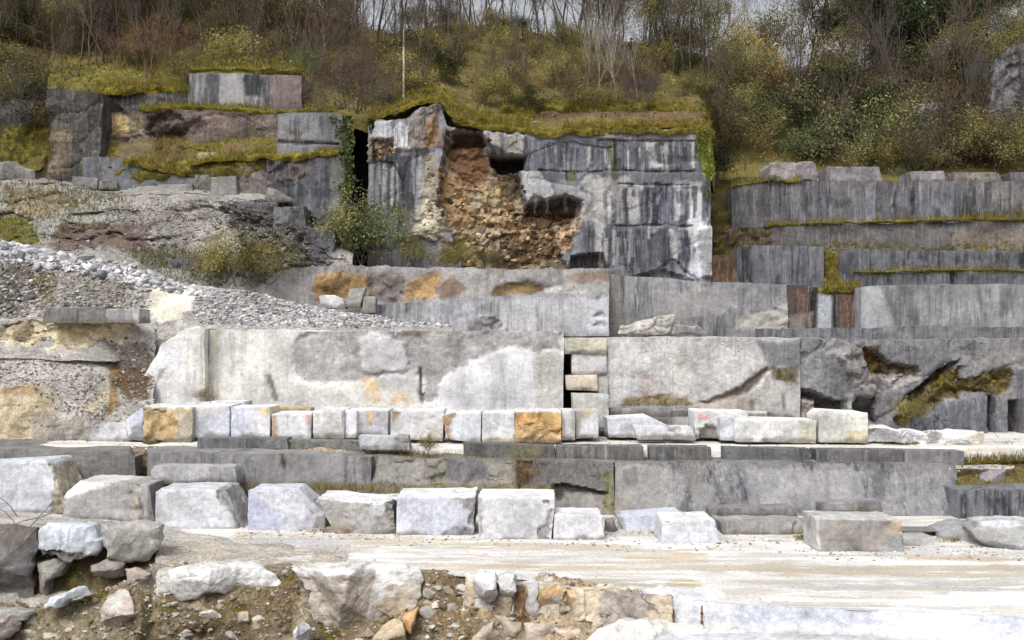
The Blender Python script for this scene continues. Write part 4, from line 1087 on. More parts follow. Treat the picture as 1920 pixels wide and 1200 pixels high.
# --- ledges at upper left
wall('rock_face', [(500, 300), (520, 292), (600, 294), (648, 296)], [(500, 520), (648, 520)], 61.9, 66, label='dark grey ledge face left of the black cleft', res=.12, base=S(96, 96, 102), att=(.8, .1, .4, .35), disp=.14, seed=71, side=4, cell=.06, cs=(.4, .4, .5),
     feats=streaks(520, 645, 296, 400, 16, DK, 26, (3, 10), m=.6) + [fe(R4(620, 285, 650, 400), S(124, 124, 118), .7, mo=.25, warp=5), fe(R4(500, 290, 580, 340), S(104, 92, 88), .6, rg=.3, warp=8)], **QW)
wall('rock_face', [(365, 314), (430, 306), (505, 300)], [(365, 400), (505, 400)], 62.4, 66, label='weathered brownish grey ledge face with mossy top beside the dark ledge', res=.13, base=S(126, 120, 116), att=(.5, .22, .6, .5), disp=.22, seed=72, cell=.1, cs=(.4, .4, .6), **QW)
wall('rock_face', [(155, 296), (180, 293), (250, 298), (300, 322), (370, 336)], [(155, 380), (370, 380)], 62.3, 66, label='low blue grey sawn ledge under the mossy slope', res=.13, base=S(116, 116, 122), att=(.55, .12, .3, .35), disp=.14, seed=73, **QW)
wall('rock_face', [(90, 172), (110, 166), (190, 176)], [(90, 380), (196, 380)], 62.6, 67, label='tall dark weathered rock corner at upper left with lichen', res=.12, base=S(92, 89, 88), att=(.7, .34, .8, 1.0), disp=.2, seed=74, cell=.24, cs=(.5, .5, .6), side=4, feats=[fe(R4(90, 230, 130, 330), S(132, 116, 96), .7, warp=8)], **QW)
wall('rock_face', [(520, 214), (545, 211), (600, 211), (641, 214)], [(520, 310), (641, 310)], 62.6, 66, label='grey streaked square ledge block just left of the black cleft', res=.11, base=S(134, 134, 138), att=(.6, .06, .2, .25), disp=.08, seed=75, side=4,
     feats=streaks(522, 640, 214, 262, 14, DK[:1] + LTC[1:2], 28, (2, 8), m=.6) + [fe([(520, 262), (640, 268), (640, 274), (520, 268)], S(70, 66, 60), .8, warp=2, soft=2, push=.15), fe([(537, 242), (570, 246), (558, 258)], S(90, 84, 50), .8, mo=.4, warp=3)], **QW)
wall('rock_face', [(190, 212), (268, 208), (300, 206), (400, 208), (525, 214)], [(190, 280), (525, 290)], 64.2, 67, label='broken pinkish brown ledge with one pale yellow block face', res=.12, base=S(112, 100, 92), att=(.4, .26, .7, .9), disp=.16, seed=76, cell=.22, cs=(.5, .5, .7),
     feats=[fe(R4(194, 213, 242, 253), S(190, 168, 122), 1, mo=0, rg=.1, warp=3), fe(R4(242, 213, 268, 250), S(140, 136, 112), .9, mo=.15, warp=4), fe(R4(275, 215, 345, 262), S(70, 62, 52), .7, push=.3, rg=.4, warp=8), fe(R4(300, 212, 340, 232), S(124, 112, 112), .8, warp=4), fe(R4(350, 212, 430, 245), S(132, 116, 112), .8, warp=6)], **QW)
wall('rock_face', [(354, 138), (400, 136), (470, 138), (566, 142)], [(354, 215), (566, 220)], 66.0, 69, label='upper ledge with bold black and white vertical streaks under the scrub', res=.11, base=S(146, 145, 150), att=(.9, .0, .1, .2), disp=.08, seed=77,
     feats=streaks(356, 565, 138, 205, 22, DK + LTC, 27, (3, 10), m=.8) + [fe(R4(385, 136, 412, 200), S(70, 72, 80), .8, warp=4), fe(R4(458, 138, 490, 180), S(52, 54, 58), .9, warp=4), fe(R4(490, 140, 506, 205), S(60, 60, 64), .7, warp=3), fe(R4(412, 138, 458, 195), S(172, 170, 172), .8, st=.5, warp=3), fe(R4(505, 140, 566, 210), S(118, 102, 98), .8, st=.5, warp=4)], **QW)
wall('rock_face', [(180, 178), (250, 174), (356, 176)], [(180, 230), (356, 230)], 66.2, 69, label='low black weathered ledge under a bright mossy lip', res=.12, base=S(84, 80, 80), att=(.8, .2, .6, .8), disp=.14, seed=78, cell=.14, cs=(.5, .5, .7), **QW)
wall('rock_face', [(-400, 196), (0, 190), (95, 186)], [(-400, 420), (95, 400)], 66, 70, label='shaded mossy rock face at the far upper left', res=.16, base=S(82, 70, 48), att=(.3, .5, .5, .6), disp=.35, seed=79,
     feats=[fe(R4(0, 195, 60, 235), S(92, 90, 92), .8, mo=.1, warp=7), fe(R4(0, 245, 90, 310), S(100, 84, 30), .8, mo=.7, warp=8)], **QW)
wall('rock_face', [(625, 222), (710, 222)], [(625, 520), (710, 520)], 66.8, 70, label='deep black back of the narrow cleft beside the tall cliff', res=.2, base=S(34, 34, 34), att=(.2, .1, .3, .4), disp=.15, seed=80, **QW)  # back rock coloured near-black to paint the shade inside the cleft
surf('mossy_slope', [[(150, 350, 62.9), (300, 370, 62.9), (370, 370, 62.9), (520, 350, 62.9), (650, 350, 62.9)], [(150, 305, 62.4), (300, 330, 62.3), (370, 322, 62.4), (520, 298, 62.3), (650, 296, 62.3)], [(150, 290, 62.9), (300, 305, 62.9), (370, 290, 62.9), (520, 284, 62.6), (650, 283, 62.6)], [(150, 262, 64.3), (300, 260, 64.3), (370, 258, 64.3), (520, 255, 64.3), (650, 258, 64.3)]], mat=ROCK, kind='structure', res=.13, base=S(122, 112, 66), att=(0, .64, .2, .6), disp=.3, cell=.1, cs=(.7,.6,.8), fs=.8, seed=81,
     feats=[fe(R4(225, 258, 290, 290), S(112, 98, 78), .8, mo=.3, warp=8), fe(R4(365, 288, 402, 300), S(180, 170, 150), .8, mo=.0, warp=3), fe(R4(290, 255, 350, 300), S(84, 66, 46), .8, mo=.3, rg=.3, warp=8), fe(R4(420, 270, 470, 285), S(104, 82, 70), .7, mo=.2, warp=4)])

# --- lower wall behind the front row
wall('rock_face', [(-300, 838), (60, 843), (120, 848), (245, 846), (255, 860), (252, 880)], [(-300, 985), (252, 892)], 42.6, 47.5, label='rounded grey bench face at far left behind the front blocks', res=.09, base=S(132, 130, 128), att=(.55, .05, .1, .25), disp=.08, seed=91, side=3,
     feats=[fe([(60, 845), (180, 850), (160, 890), (60, 900)], S(142, 140, 136), .7, st=.2, warp=9)], **QW)
wall('rock_face', [(250, 875), (256, 845), (280, 842)], [(250, 960), (282, 960)], 43.5, 47, label='dark mossy gap between the two left bench faces', res=.1, base=S(96, 80, 44), att=(.2, .5, .3, .5), disp=.15, seed=92, **QW)
wall('rock_face', [(276, 850), (310, 848), (500, 850), (696, 858)], [(276, 985), (696, 985)], 42.4, 47, label='smooth grey bench face with fine slanting streaks behind the left front blocks', res=.09, base=S(142, 141, 141), att=(.6, .0, .05, .2), disp=.06, seed=93, jag=.03, side=3,
     feats=streaks(285, 690, 852, 910, 34, [S(108, 107, 108), S(170, 170, 170)], 23, (3, 9), m=.5, slant=.25) + [fe([(524, 850), (532, 850), (538, 880), (531, 880)], S(70, 66, 62), .9, warp=1.5, soft=1.5, push=.1), fe(R4(540, 852, 640, 912), S(158, 157, 158), .6, st=.4, warp=8), fe(R4(276, 905, 700, 990), S(122, 112, 88), .8, mo=.32, warp=5)], **QW)
LWC = [fe([(694, 858), (706, 858), (702, 900), (696, 902)], S(60, 56, 50), .9, push=.3, warp=2), fe([(830, 862), (905, 862), (920, 890), (900, 905), (835, 905)], S(100, 98, 102), .85, st=.4, warp=5), fe([(800, 865), (835, 862), (832, 905), (800, 905)], S(128, 124, 112), .8, rg=.3, warp=6), fe([(700, 862), (800, 865), (800, 905), (700, 905)], S(150, 146, 142), .8, rg=.15, warp=7), fe([(918, 870), (970, 868), (970, 905), (918, 905)], S(150, 146, 136), .8, rg=.25, warp=5),
       fe([(972, 868), (996, 866), (998, 915), (975, 915)], S(56, 50, 34), .95, mo=.3, push=.5, warp=4), fe([(998, 868), (1060, 866), (1150, 868), (1150, 925), (1050, 915), (1000, 905)], S(108, 104, 104), .9, st=.6, warp=6), fe([(1040, 908), (1060, 905), (1140, 922), (1140, 928), (1060, 922), (1050, 945), (1035, 930)], S(52, 46, 40), .9, push=.3, warp=3, soft=2), fe(R4(1130, 880, 1155, 960), S(110, 108, 70), .7, mo=.4, warp=5), fe(R4(690, 908, 1040, 990), S(120, 110, 82), .8, mo=.36, warp=6)]
wall('rock_face', [(690, 858), (830, 860), (1000, 864), (1152, 868)], [(690, 985), (1152, 985)], 41.8, 47, lean=1.1, label='patchy cracked grey bench face with mossy foot in the middle', res=.085, base=S(132, 128, 124), att=(.4, .12, .5, .35), disp=.13, feats=LWC, seed=94, cell=.05, cs=(.6, .6, .7), **QW)
LWD = [fe(R4(1155, 862, 1800, 888), S(112, 110, 110), .6, warp=12, soft=6), fe(R4(1155, 870, 1260, 990), S(152, 150, 148), .8, st=.35, warp=9), fe([(1275, 960), (1290, 915), (1310, 898), (1345, 900), (1360, 925), (1366, 960), (1350, 960), (1344, 920), (1318, 910), (1296, 930), (1290, 962)], S(100, 98, 98), .7, warp=4), fe(R4(1300, 905, 1342, 965), S(150, 150, 146), .7, st=.1, warp=6), fe([(1168, 880), (1195, 874), (1200, 900), (1190, 916), (1168, 912)], S(100, 98, 100), .7, warp=4), fe([(1270, 872), (1345, 872), (1345, 900), (1290, 905)], S(122, 118, 116), .7, warp=7), fe(R4(1360, 875, 1384, 960), S(112, 110, 110), .6, warp=6),
       fe(R4(1400, 880, 1620, 950), S(154, 153, 156), .7, st=.3, warp=9), fe(R4(1634, 880, 1660, 940), S(104, 103, 106), .8, st=.4, warp=3), fe(R4(1544, 880, 1556, 950), S(116, 115, 116), .6, warp=3), fe([(1770, 1000), (1768, 960), (1800, 920), (1806, 940), (1790, 990)], S(92, 91, 96), .7, st=.5, warp=4), fe([(1152, 930), (1175, 925), (1180, 985), (1152, 985)], S(150, 148, 136), .7, warp=4)]
wall('rock_face', [(1153, 868), (1400, 867), (1600, 870), (1770, 872), (1793, 876), (1803, 890)], [(1153, 1010), (1795, 1010)], 41.0, 47, lean=2.0, label='long smooth grey bench wall with rounded right end behind the right front blocks', res=.08, base=S(134, 133, 136), att=(.9, .0, .06, .2), disp=.07, feats=streaks(1160, 1795, 870, 980, 34, MD + [S(112, 110, 112)], 17, (3, 14), m=.5) + streaks(1160, 1795, 870, 980, 18, LTC[1:2], 18, (2, 7), m=.4) + LWD, seed=95, side=4, jag=.02, **QW)
wall('rock_face', [(1797, 920), (1850, 918), (2300, 922)], [(1797, 1040), (2300, 1040)], 41.0, 44, label='dark face with slanting black streaks at the right edge of the bench', res=.09, base=S(122, 123, 128), att=(.95, .05, .1, .2), disp=.09, seed=96, feats=streaks(1800, 1930, 920, 985, 18, DK, 29, (4, 12), m=.8, slant=.3) + [fe(R4(1797, 925, 1815, 1000), S(36, 36, 38), .8, warp=4)], **QW)
surf('mossy_slope', [[(1797, 932, 41.2), (1860, 928, 41.2), (2300, 932, 41.2)], [(1797, 905, 42.5), (1860, 905, 42.5), (2300, 905, 42.5)], [(1797, 872, 44.2), (1850, 866, 44.2), (2300, 858, 44.2)], [(1797, 868, 47), (2300, 850, 47)]], mat=ROCK, kind='structure', res=.1, base=S(114, 102, 72), att=(0, .5, .1, .5), disp=.2, seed=97)
surf('soil_ledge', [[(250, 875, 43.5), (1900, 892, 43.2)], [(250, 847, 43.4), (700, 860, 43.2), (1060, 872, 43.0), (1900, 880, 43.0)], [(250, 836, 44.2), (360, 845, 44.2), (540, 846, 44.2), (600, 838, 44.2), (660, 846, 44.2), (780, 848, 44.2), (880, 862, 44.2), (1900, 870, 44.2)]], mat=SOIL, kind='structure', res=.12, base=S(168, 150, 132), att=(0, .25, .35, .4), disp=.05, seed=98,
     feats=[fe(R4(1040, 830, 1900, 880), S(206, 202, 196), .9, mo=0, cr=.1, warp=5), fe([(560, 835), (600, 826), (650, 832), (660, 850), (560, 852)], S(186, 170, 150), .9, mo=0, warp=6)])
# ================================================================== loose blocks
RGH = S(150, 148, 146)
WB = S(224, 226, 233)
G1, G2 = 'squared blocks in the front row on the quarry track', 'blocks in the upper row before the pale wall'
GP = lambda y, z=0.0: road_D(y, z)
def dk(poly, c=RGH, m=.9, rg=.12, warp=7, push=.05, gr=.5, **k):
    return fe(poly, c, m, rg=rg, warp=warp, push=push, gr=gr, ws=1.6, **k)

# --- front row, left to right
block('stone_block', [(-90, 862), (92, 852), (128, 962), (-90, 964)], 40.0, 2.2, 'big pale bluish block with sloping right edge at the left end of the front row', group=G1, cuts=[((70, 845), (125, 905))], base=S(214, 217, 224),
      feats=[dk([(92, 868), (130, 900), (118, 970), (98, 970), (98, 915)], S(176, 166, 146))], disp=.05)
block('stone_block', [(120, 888), (280, 895), (291, 978), (119, 972)], 39.6, 2.4, 'grey block with white slanted top, second from the left in the front row', group=G1, base=S(172, 171, 171), cuts=[((118, 936), (225, 899), -1.0), ((118, 925), (162, 886))], disp=.05,
      feats=[fe([(118, 880), (290, 880), (285, 898), (215, 906), (119, 940)], S(226, 222, 218), 1, warp=4), fe([(240, 905), (262, 900), (270, 980), (245, 980)], S(160, 154, 142), .8, rg=.2, warp=5), fe([(272, 900), (292, 900), (292, 985), (278, 985)], S(112, 108, 104), .8, warp=3)])
block('stone_block', [(291, 905), (420, 904), (456, 992), (291, 990)], 38.7, 2.2, 'pale block whose grey rough right side slopes down, beside the grey white-topped block', group=G1, base=S(216, 218, 224), cuts=[((402, 900), (450, 996), -.8), ((420, 900), (458, 955))],
      feats=[dk([(402, 905), (425, 908), (458, 965), (452, 985), (430, 965), (408, 935)], S(158, 156, 154), push=.1)], disp=.04)
block('stone_block', [(465, 906), (540, 906), (608, 960), (608, 997), (464, 994)][:1] + [(606, 906), (606, 997), (464, 994)], 38.4, 2.0, 'white block cut with a long diagonal slope down its right side in the front row', group=G1, base=S(208, 210, 226), cuts=[((536, 904), (606, 968), 0, 1), ((488, 912), (566, 1000), -1.6, 1)],
      feats=[fe([(464, 905), (540, 905), (606, 960), (606, 985), (560, 992), (530, 975), (468, 915)], S(214, 214, 222), .9, gr=.3, warp=4), fe([(466, 920), (535, 970), (540, 995), (466, 995)], S(200, 205, 226), .9, st=.15, warp=4), fe([(590, 975), (608, 968), (608, 1000), (585, 998)], S(140, 138, 130), .8, warp=5)], disp=.05)
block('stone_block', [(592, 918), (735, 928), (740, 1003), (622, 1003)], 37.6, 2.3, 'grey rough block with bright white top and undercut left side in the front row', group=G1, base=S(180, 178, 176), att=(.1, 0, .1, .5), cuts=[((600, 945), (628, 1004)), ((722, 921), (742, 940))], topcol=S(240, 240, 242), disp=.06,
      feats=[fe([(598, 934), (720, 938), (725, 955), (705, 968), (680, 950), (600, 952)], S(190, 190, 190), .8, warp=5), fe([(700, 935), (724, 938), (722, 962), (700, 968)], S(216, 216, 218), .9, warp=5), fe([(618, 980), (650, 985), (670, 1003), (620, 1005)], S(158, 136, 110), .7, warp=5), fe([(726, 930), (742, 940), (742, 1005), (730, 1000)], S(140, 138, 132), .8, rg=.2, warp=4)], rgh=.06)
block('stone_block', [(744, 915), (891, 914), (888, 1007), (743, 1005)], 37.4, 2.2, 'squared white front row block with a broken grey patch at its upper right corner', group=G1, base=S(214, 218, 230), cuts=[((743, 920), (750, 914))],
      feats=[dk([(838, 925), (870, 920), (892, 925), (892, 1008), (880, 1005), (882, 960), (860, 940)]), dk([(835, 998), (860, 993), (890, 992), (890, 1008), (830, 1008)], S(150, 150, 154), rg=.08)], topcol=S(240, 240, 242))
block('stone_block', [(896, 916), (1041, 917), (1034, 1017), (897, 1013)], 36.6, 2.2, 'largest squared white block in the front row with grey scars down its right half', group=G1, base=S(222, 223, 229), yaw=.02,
      feats=[dk([(1000, 945), (1028, 940), (1030, 970), (1012, 990), (1006, 1016), (1034, 1018), (1034, 945)], S(166, 164, 164)), dk([(896, 920), (902, 920), (906, 1000), (896, 1008)], S(180, 178, 176), rg=.05, warp=4)], topcol=S(242, 242, 243))
block('stone_block', [(1040, 951), (1130, 952), (1134, 1015), (1037, 1013)], 36.5, 1.7, 'small squared white block at the right of the largest white block', group=G1, base=S(222, 223, 228), cuts=[((1122, 948), (1136, 968))], disp=.035, topcol=S(234, 234, 236))
block('stone_block', [(1152, 958), (1278, 950), (1282, 1004), (1170, 1004)], 38.4, 1.6, 'white block with bluish face tucked behind a rounded white block', group=G1, base=S(206, 210, 224), cuts=[((1150, 955), (1174, 1005))], att=(.2, 0, 0, .1),
      feats=[fe([(1150, 955), (1164, 958), (1178, 1005), (1160, 1005)], S(150, 152, 150), .8, warp=3)])
block('stone_block', [(1243, 960), (1340, 958), (1354, 1026), (1239, 1024)], 35.8, 1.9, 'rounded white block with many chipped corners standing forward on the track', group=G1, base=S(218, 221, 229), cuts=[((1238, 975), (1256, 954)), ((1334, 954), (1356, 980)), ((1352, 1010), (1346, 1030))], chip=.09, topcol=S(240, 240, 240),
      feats=[dk([(1252, 955), (1272, 955), (1262, 972), (1248, 975)], S(220, 200, 186), .6), dk([(1285, 962), (1320, 962), (1315, 974), (1295, 975)], S(182, 178, 178), .7)])
block('stone_slab', [(1330, 945), (1490, 944), (1496, 968), (1332, 966)], 39.0, 1.0, 'thin dark grey slab leaning at the foot of the long smooth bench wall', 'stone slab', base=S(136, 134, 134), att=(.3, .05, 0, .4), disp=.05, cuts=[((1330, 956), (1350, 944))])
block('stone_slab', [(1348, 966), (1512, 966), (1512, 1004), (1356, 1003)], 37.4, 1.4, 'long low grey block with streaked face resting on a low white stone', 'stone slab', base=S(164, 163, 163), att=(.45, .0, .1, .35), cuts=[((1498, 1006), (1514, 990))], disp=.05, feats=[dk([(1488, 970), (1512, 970), (1512, 1004), (1490, 1004)], S(168, 165, 160))])
block('stone_block', [(1370, 1003), (1488, 1003), (1494, 1026), (1372, 1024)], 36.2, 1.3, 'low whitish stone under the long low grey block', group=None, base=S(196, 196, 194), att=(.1, .15, .1, .4), disp=.06, cuts=[((1484, 1002), (1496, 1022))])
block('stone_block', [(1531, 957), (1690, 960), (1697, 1043), (1532, 1036)], 34.4, 1.7, 'large brownish grey slab-like block standing forward at right with tan chipped corner', group=G1, base=S(158, 153, 149), att=(.08, .05, .1, .35), cuts=[((1672, 956), (1699, 985), -.1)], topcol=S(206, 204, 202), disp=.05,
      feats=[dk([(1668, 965), (1692, 975), (1692, 995), (1668, 1000)], S(196, 178, 156)), fe([(1531, 955), (1535, 955), (1536, 1040), (1531, 1040)], S(206, 204, 204), .9, warp=1, soft=1.5), fe([(1650, 1020), (1697, 1012), (1697, 1046), (1650, 1040)], S(156, 160, 160), .8, warp=4), fe([(1600, 1025), (1650, 1028), (1645, 1045), (1600, 1040)], S(110, 104, 80), .6, mo=.2, warp=6)])
block('stone_slab', [(1540, 937), (1652, 933), (1656, 960), (1540, 960)], 38.6, .8, 'thin grey slab leaning on the bench wall behind the brownish grey block', 'stone slab', base=S(146, 145, 146), att=(.3, 0, 0, .2))
block('stone_slab', [(1690, 986), (1766, 987), (1766, 996), (1690, 996)], 37.0, 1.0, 'thin white slab lying on a small pale block beside the brownish grey block', 'stone slab', base=S(196, 196, 200), embed=0)
block('stone_block', [(1694, 998), (1750, 998), (1750, 1030), (1694, 1030)], 35.4, .9, 'small pale block under a thin white slab at right', base=S(188, 188, 190), disp=.03)
poly_rock('boulder', [(1774, 1030), (1776, 1004), (1800, 990), (1840, 984), (1870, 990), (1868, 1022), (1830, 1036)], 36.2, 2.2, 'rounded grey boulder with a mossy foot beside the right edge boulder', base=S(160, 160, 162), att=(.25, .12, .05, .35), seed=33, feats=[fe(R4(1774, 1015, 1870, 1040), S(118, 112, 84), .7, mo=.4, warp=6)])
poly_rock('boulder', [(1832, 1000), (1848, 985), (1900, 982), (1990, 984), (1990, 1044), (1912, 1042), (1885, 1036), (1850, 1025)], 34.8, 2.4, 'large grey pointed boulder with white top cut off by the right edge', base=S(158, 158, 158), att=(.1, .1, .1, .4), seed=35, feats=[fe([(1845, 980), (1990, 980), (1990, 994), (1860, 992)], S(206, 208, 212), .9, warp=4), fe([(1880, 995), (1990, 1000), (1990, 1045), (1910, 1042)], S(170, 170, 168), .8, warp=4)])
block('stone_slab', [(280, 868), (440, 870), (446, 905), (284, 905)], 41.2, 1.0, 'long pale slab leaning against the smooth grey bench face above the front row', 'stone slab', base=S(176, 175, 178), att=(.3, 0, 0, .2), cuts=[((432, 866), (448, 895)), ((278, 890), (290, 868))], disp=.04)
poly_rock('boulder', [(1836, 912), (1840, 892), (1862, 884), (1892, 884), (1897, 905), (1870, 916)], 42.6, 1.2, 'small grey angular stone set in the mossy bank at right', base=S(150, 147, 150), seed=37)
poly_rock('boulder', [(1135, 1000), (1136, 975), (1150, 972), (1160, 990), (1158, 1003)], 38.0, .8, 'small dark angular stone beside the small squared white block', base=S(128, 128, 132), seed=38)

# --- kerb of dark slabs along the lip of the bench
GK = 'dark slabs along the lip of the upper bench'
K = dict(cat='stone slab', group=GK, disp=.025, chip=.03, res=.08, outline_top=True)
kz = 43.9
block('stone_slab', [(368, 818), (538, 818), (541, 846), (370, 846)], kz, 1.0, 'rough dark slab on the bench lip under the white blocks at left', base=S(120, 120, 122), att=(.5, .05, 0, .5), **K)
block('stone_slab', [(538, 822), (680, 824), (680, 850), (540, 850)], kz + .3, .9, 'dark mossy slab half buried in pale soil on the bench lip', base=S(128, 130, 124), att=(.3, .25, 0, .5), **K)
block('stone_slab', [(672, 814), (765, 816), (768, 841), (674, 840)], kz - .5, .9, 'white bluish slab with rough right end on the bench lip', base=S(206, 207, 214), att=(.05, 0, 0, .3), feats=[dk([(742, 815), (768, 815), (768, 842), (744, 842)])], **K)
block('stone_slab', [(868, 827), (1040, 832), (1040, 861), (870, 858)], kz + .1, 1.0, 'dark slab overgrown with dry grass at the middle of the bench lip', base=S(110, 107, 106), att=(.5, .2, .0, .4), **K)
block('stone_slab', [(1043, 832), (1207, 833), (1207, 863), (1043, 862)], kz, 1.0, 'dark streaked slab just left of the narrow white gap in the bench lip', base=S(124, 122, 122), att=(.7, 0, 0, .3), feats=[fe([(1134, 832), (1137, 832), (1137, 863), (1134, 863)], S(180, 178, 178), .7, warp=1, soft=1.5)], **K)
block('stone_slab', [(1218, 833), (1333, 834), (1334, 865), (1218, 864)], kz, 1.0, 'shortest dark slab on the bench lip between two white gaps', base=S(118, 117, 115), att=(.7, 0, 0, .35), **K)
block('stone_slab', [(1359, 835), (1519, 837), (1519, 869), (1358, 867)], kz - .1, 1.0, 'dark slab on the bench lip between the wide and the slanting white gap', base=S(110, 110, 113), att=(.6, .03, 0, .4), **K)
block('stone_slab', [(1529, 838), (1694, 840), (1694, 871), (1531, 870)], kz - .2, 1.0, 'dark streaked slab right of the slanting white gap on the bench lip', base=S(122, 120, 122), att=(.6, 0, 0, .3), **K)
block('stone_slab', [(1696, 840), (1809, 842), (1808, 873), (1696, 871)], kz - .2, 1.0, 'last grey streaked slab at the right end of the bench lip', base=S(132, 130, 133), att=(.7, 0, 0, .3), **K)
block('stone_block', [(1810, 843), (2100, 846), (2100, 870), (1810, 870)], kz + .6, 1.6, 'low white stone bench behind dry grass at the right end of the lip', base=S(222, 220, 214), att=(.1, .05, .1, .2), disp=.05)

# --- upper row
bd = lambda y: GP(y, 2.38)
U = dict(group=G2, res=.085)
block('stone_block', [(160, 792), (240, 789), (244, 826), (160, 826)], 46.2, 1.0, 'low pale rough stone at the left end of the upper row', base=S(206, 206, 210), att=(.05, 0, .1, .3), cuts=[((158, 812), (188, 788))], disp=.06, feats=[dk([(160, 790), (190, 788), (182, 812), (160, 826)], S(160, 160, 160))], **U)
block('stone_block', [(236, 780), (268, 757), (270, 824), (240, 824)], 46.0, 2.2, 'bluish white slab tilted against the ochre faced block in the upper row', base=S(216, 221, 236), cuts=[((234, 788), (256, 758))], feats=[fe([(246, 800), (270, 790), (270, 826), (246, 826)], S(140, 140, 142), .8, warp=4)], **U)
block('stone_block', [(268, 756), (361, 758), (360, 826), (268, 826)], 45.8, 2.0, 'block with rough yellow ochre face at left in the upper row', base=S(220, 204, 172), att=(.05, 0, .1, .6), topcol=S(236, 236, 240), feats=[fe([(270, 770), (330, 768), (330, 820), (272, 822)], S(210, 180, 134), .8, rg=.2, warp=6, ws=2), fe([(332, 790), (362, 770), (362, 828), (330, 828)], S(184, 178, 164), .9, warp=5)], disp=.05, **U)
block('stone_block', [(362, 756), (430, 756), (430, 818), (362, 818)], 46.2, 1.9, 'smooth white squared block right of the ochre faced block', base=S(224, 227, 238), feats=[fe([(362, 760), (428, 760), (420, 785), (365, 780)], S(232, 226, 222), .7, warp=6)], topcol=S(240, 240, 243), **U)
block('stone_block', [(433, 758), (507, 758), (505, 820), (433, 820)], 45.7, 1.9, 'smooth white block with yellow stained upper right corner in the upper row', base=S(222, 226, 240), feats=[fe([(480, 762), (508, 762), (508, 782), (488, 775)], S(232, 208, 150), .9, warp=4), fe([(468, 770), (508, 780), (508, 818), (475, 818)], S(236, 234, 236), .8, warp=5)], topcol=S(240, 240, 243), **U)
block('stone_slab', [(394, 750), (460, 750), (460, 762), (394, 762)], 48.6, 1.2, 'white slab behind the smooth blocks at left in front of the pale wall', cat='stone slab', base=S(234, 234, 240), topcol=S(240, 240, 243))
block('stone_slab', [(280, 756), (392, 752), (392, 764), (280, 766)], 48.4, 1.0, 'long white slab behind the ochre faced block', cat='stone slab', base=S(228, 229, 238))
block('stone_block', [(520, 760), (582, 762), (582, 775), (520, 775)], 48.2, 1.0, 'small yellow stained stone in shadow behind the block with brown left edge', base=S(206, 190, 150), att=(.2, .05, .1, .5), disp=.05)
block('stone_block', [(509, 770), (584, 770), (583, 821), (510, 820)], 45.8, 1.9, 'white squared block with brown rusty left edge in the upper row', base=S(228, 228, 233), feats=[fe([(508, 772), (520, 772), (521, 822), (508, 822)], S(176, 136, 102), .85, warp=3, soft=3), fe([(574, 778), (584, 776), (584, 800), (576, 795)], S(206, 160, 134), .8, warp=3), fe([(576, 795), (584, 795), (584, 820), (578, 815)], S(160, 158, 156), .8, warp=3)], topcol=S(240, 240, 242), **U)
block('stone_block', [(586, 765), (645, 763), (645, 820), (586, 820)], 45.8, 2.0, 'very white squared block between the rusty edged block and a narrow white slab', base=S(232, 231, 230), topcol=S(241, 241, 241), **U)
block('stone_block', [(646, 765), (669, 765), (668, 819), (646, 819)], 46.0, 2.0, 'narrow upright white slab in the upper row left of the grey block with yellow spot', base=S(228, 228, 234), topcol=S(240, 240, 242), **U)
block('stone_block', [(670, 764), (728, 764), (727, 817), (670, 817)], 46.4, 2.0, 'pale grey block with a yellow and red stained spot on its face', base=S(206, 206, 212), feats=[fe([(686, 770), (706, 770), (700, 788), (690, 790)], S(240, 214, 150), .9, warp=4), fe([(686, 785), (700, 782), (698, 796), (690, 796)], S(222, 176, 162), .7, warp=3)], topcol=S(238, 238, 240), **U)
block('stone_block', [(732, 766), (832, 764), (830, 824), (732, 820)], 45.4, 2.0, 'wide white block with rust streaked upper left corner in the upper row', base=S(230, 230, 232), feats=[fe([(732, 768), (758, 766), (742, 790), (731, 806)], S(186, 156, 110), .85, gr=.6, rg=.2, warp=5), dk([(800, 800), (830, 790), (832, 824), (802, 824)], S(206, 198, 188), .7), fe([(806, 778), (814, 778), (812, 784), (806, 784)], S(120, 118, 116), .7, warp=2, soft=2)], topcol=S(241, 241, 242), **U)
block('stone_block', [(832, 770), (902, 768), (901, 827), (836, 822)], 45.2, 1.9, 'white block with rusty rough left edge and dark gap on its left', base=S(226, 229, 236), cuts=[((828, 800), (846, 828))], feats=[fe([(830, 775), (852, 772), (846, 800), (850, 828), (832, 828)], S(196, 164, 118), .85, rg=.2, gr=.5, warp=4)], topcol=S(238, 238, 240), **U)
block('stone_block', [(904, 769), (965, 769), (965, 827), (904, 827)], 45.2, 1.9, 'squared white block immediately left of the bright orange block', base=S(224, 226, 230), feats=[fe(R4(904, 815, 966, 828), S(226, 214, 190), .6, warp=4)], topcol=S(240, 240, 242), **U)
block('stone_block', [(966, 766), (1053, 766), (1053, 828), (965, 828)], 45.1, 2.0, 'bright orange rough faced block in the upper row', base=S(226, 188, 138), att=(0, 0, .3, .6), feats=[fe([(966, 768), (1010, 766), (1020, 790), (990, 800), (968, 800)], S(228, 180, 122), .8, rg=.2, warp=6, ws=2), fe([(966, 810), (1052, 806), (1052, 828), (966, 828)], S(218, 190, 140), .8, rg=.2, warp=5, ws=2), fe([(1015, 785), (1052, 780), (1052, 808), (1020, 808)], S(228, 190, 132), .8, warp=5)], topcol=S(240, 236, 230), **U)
block('stone_block', [(1054, 765), (1078, 765), (1078, 823), (1054, 823)], 45.6, 1.9, 'narrow white block right of the bright orange block', base=S(222, 222, 222), feats=[fe([(1072, 770), (1080, 770), (1080, 823), (1074, 823)], S(170, 168, 166), .6, warp=2, soft=2)], **U)
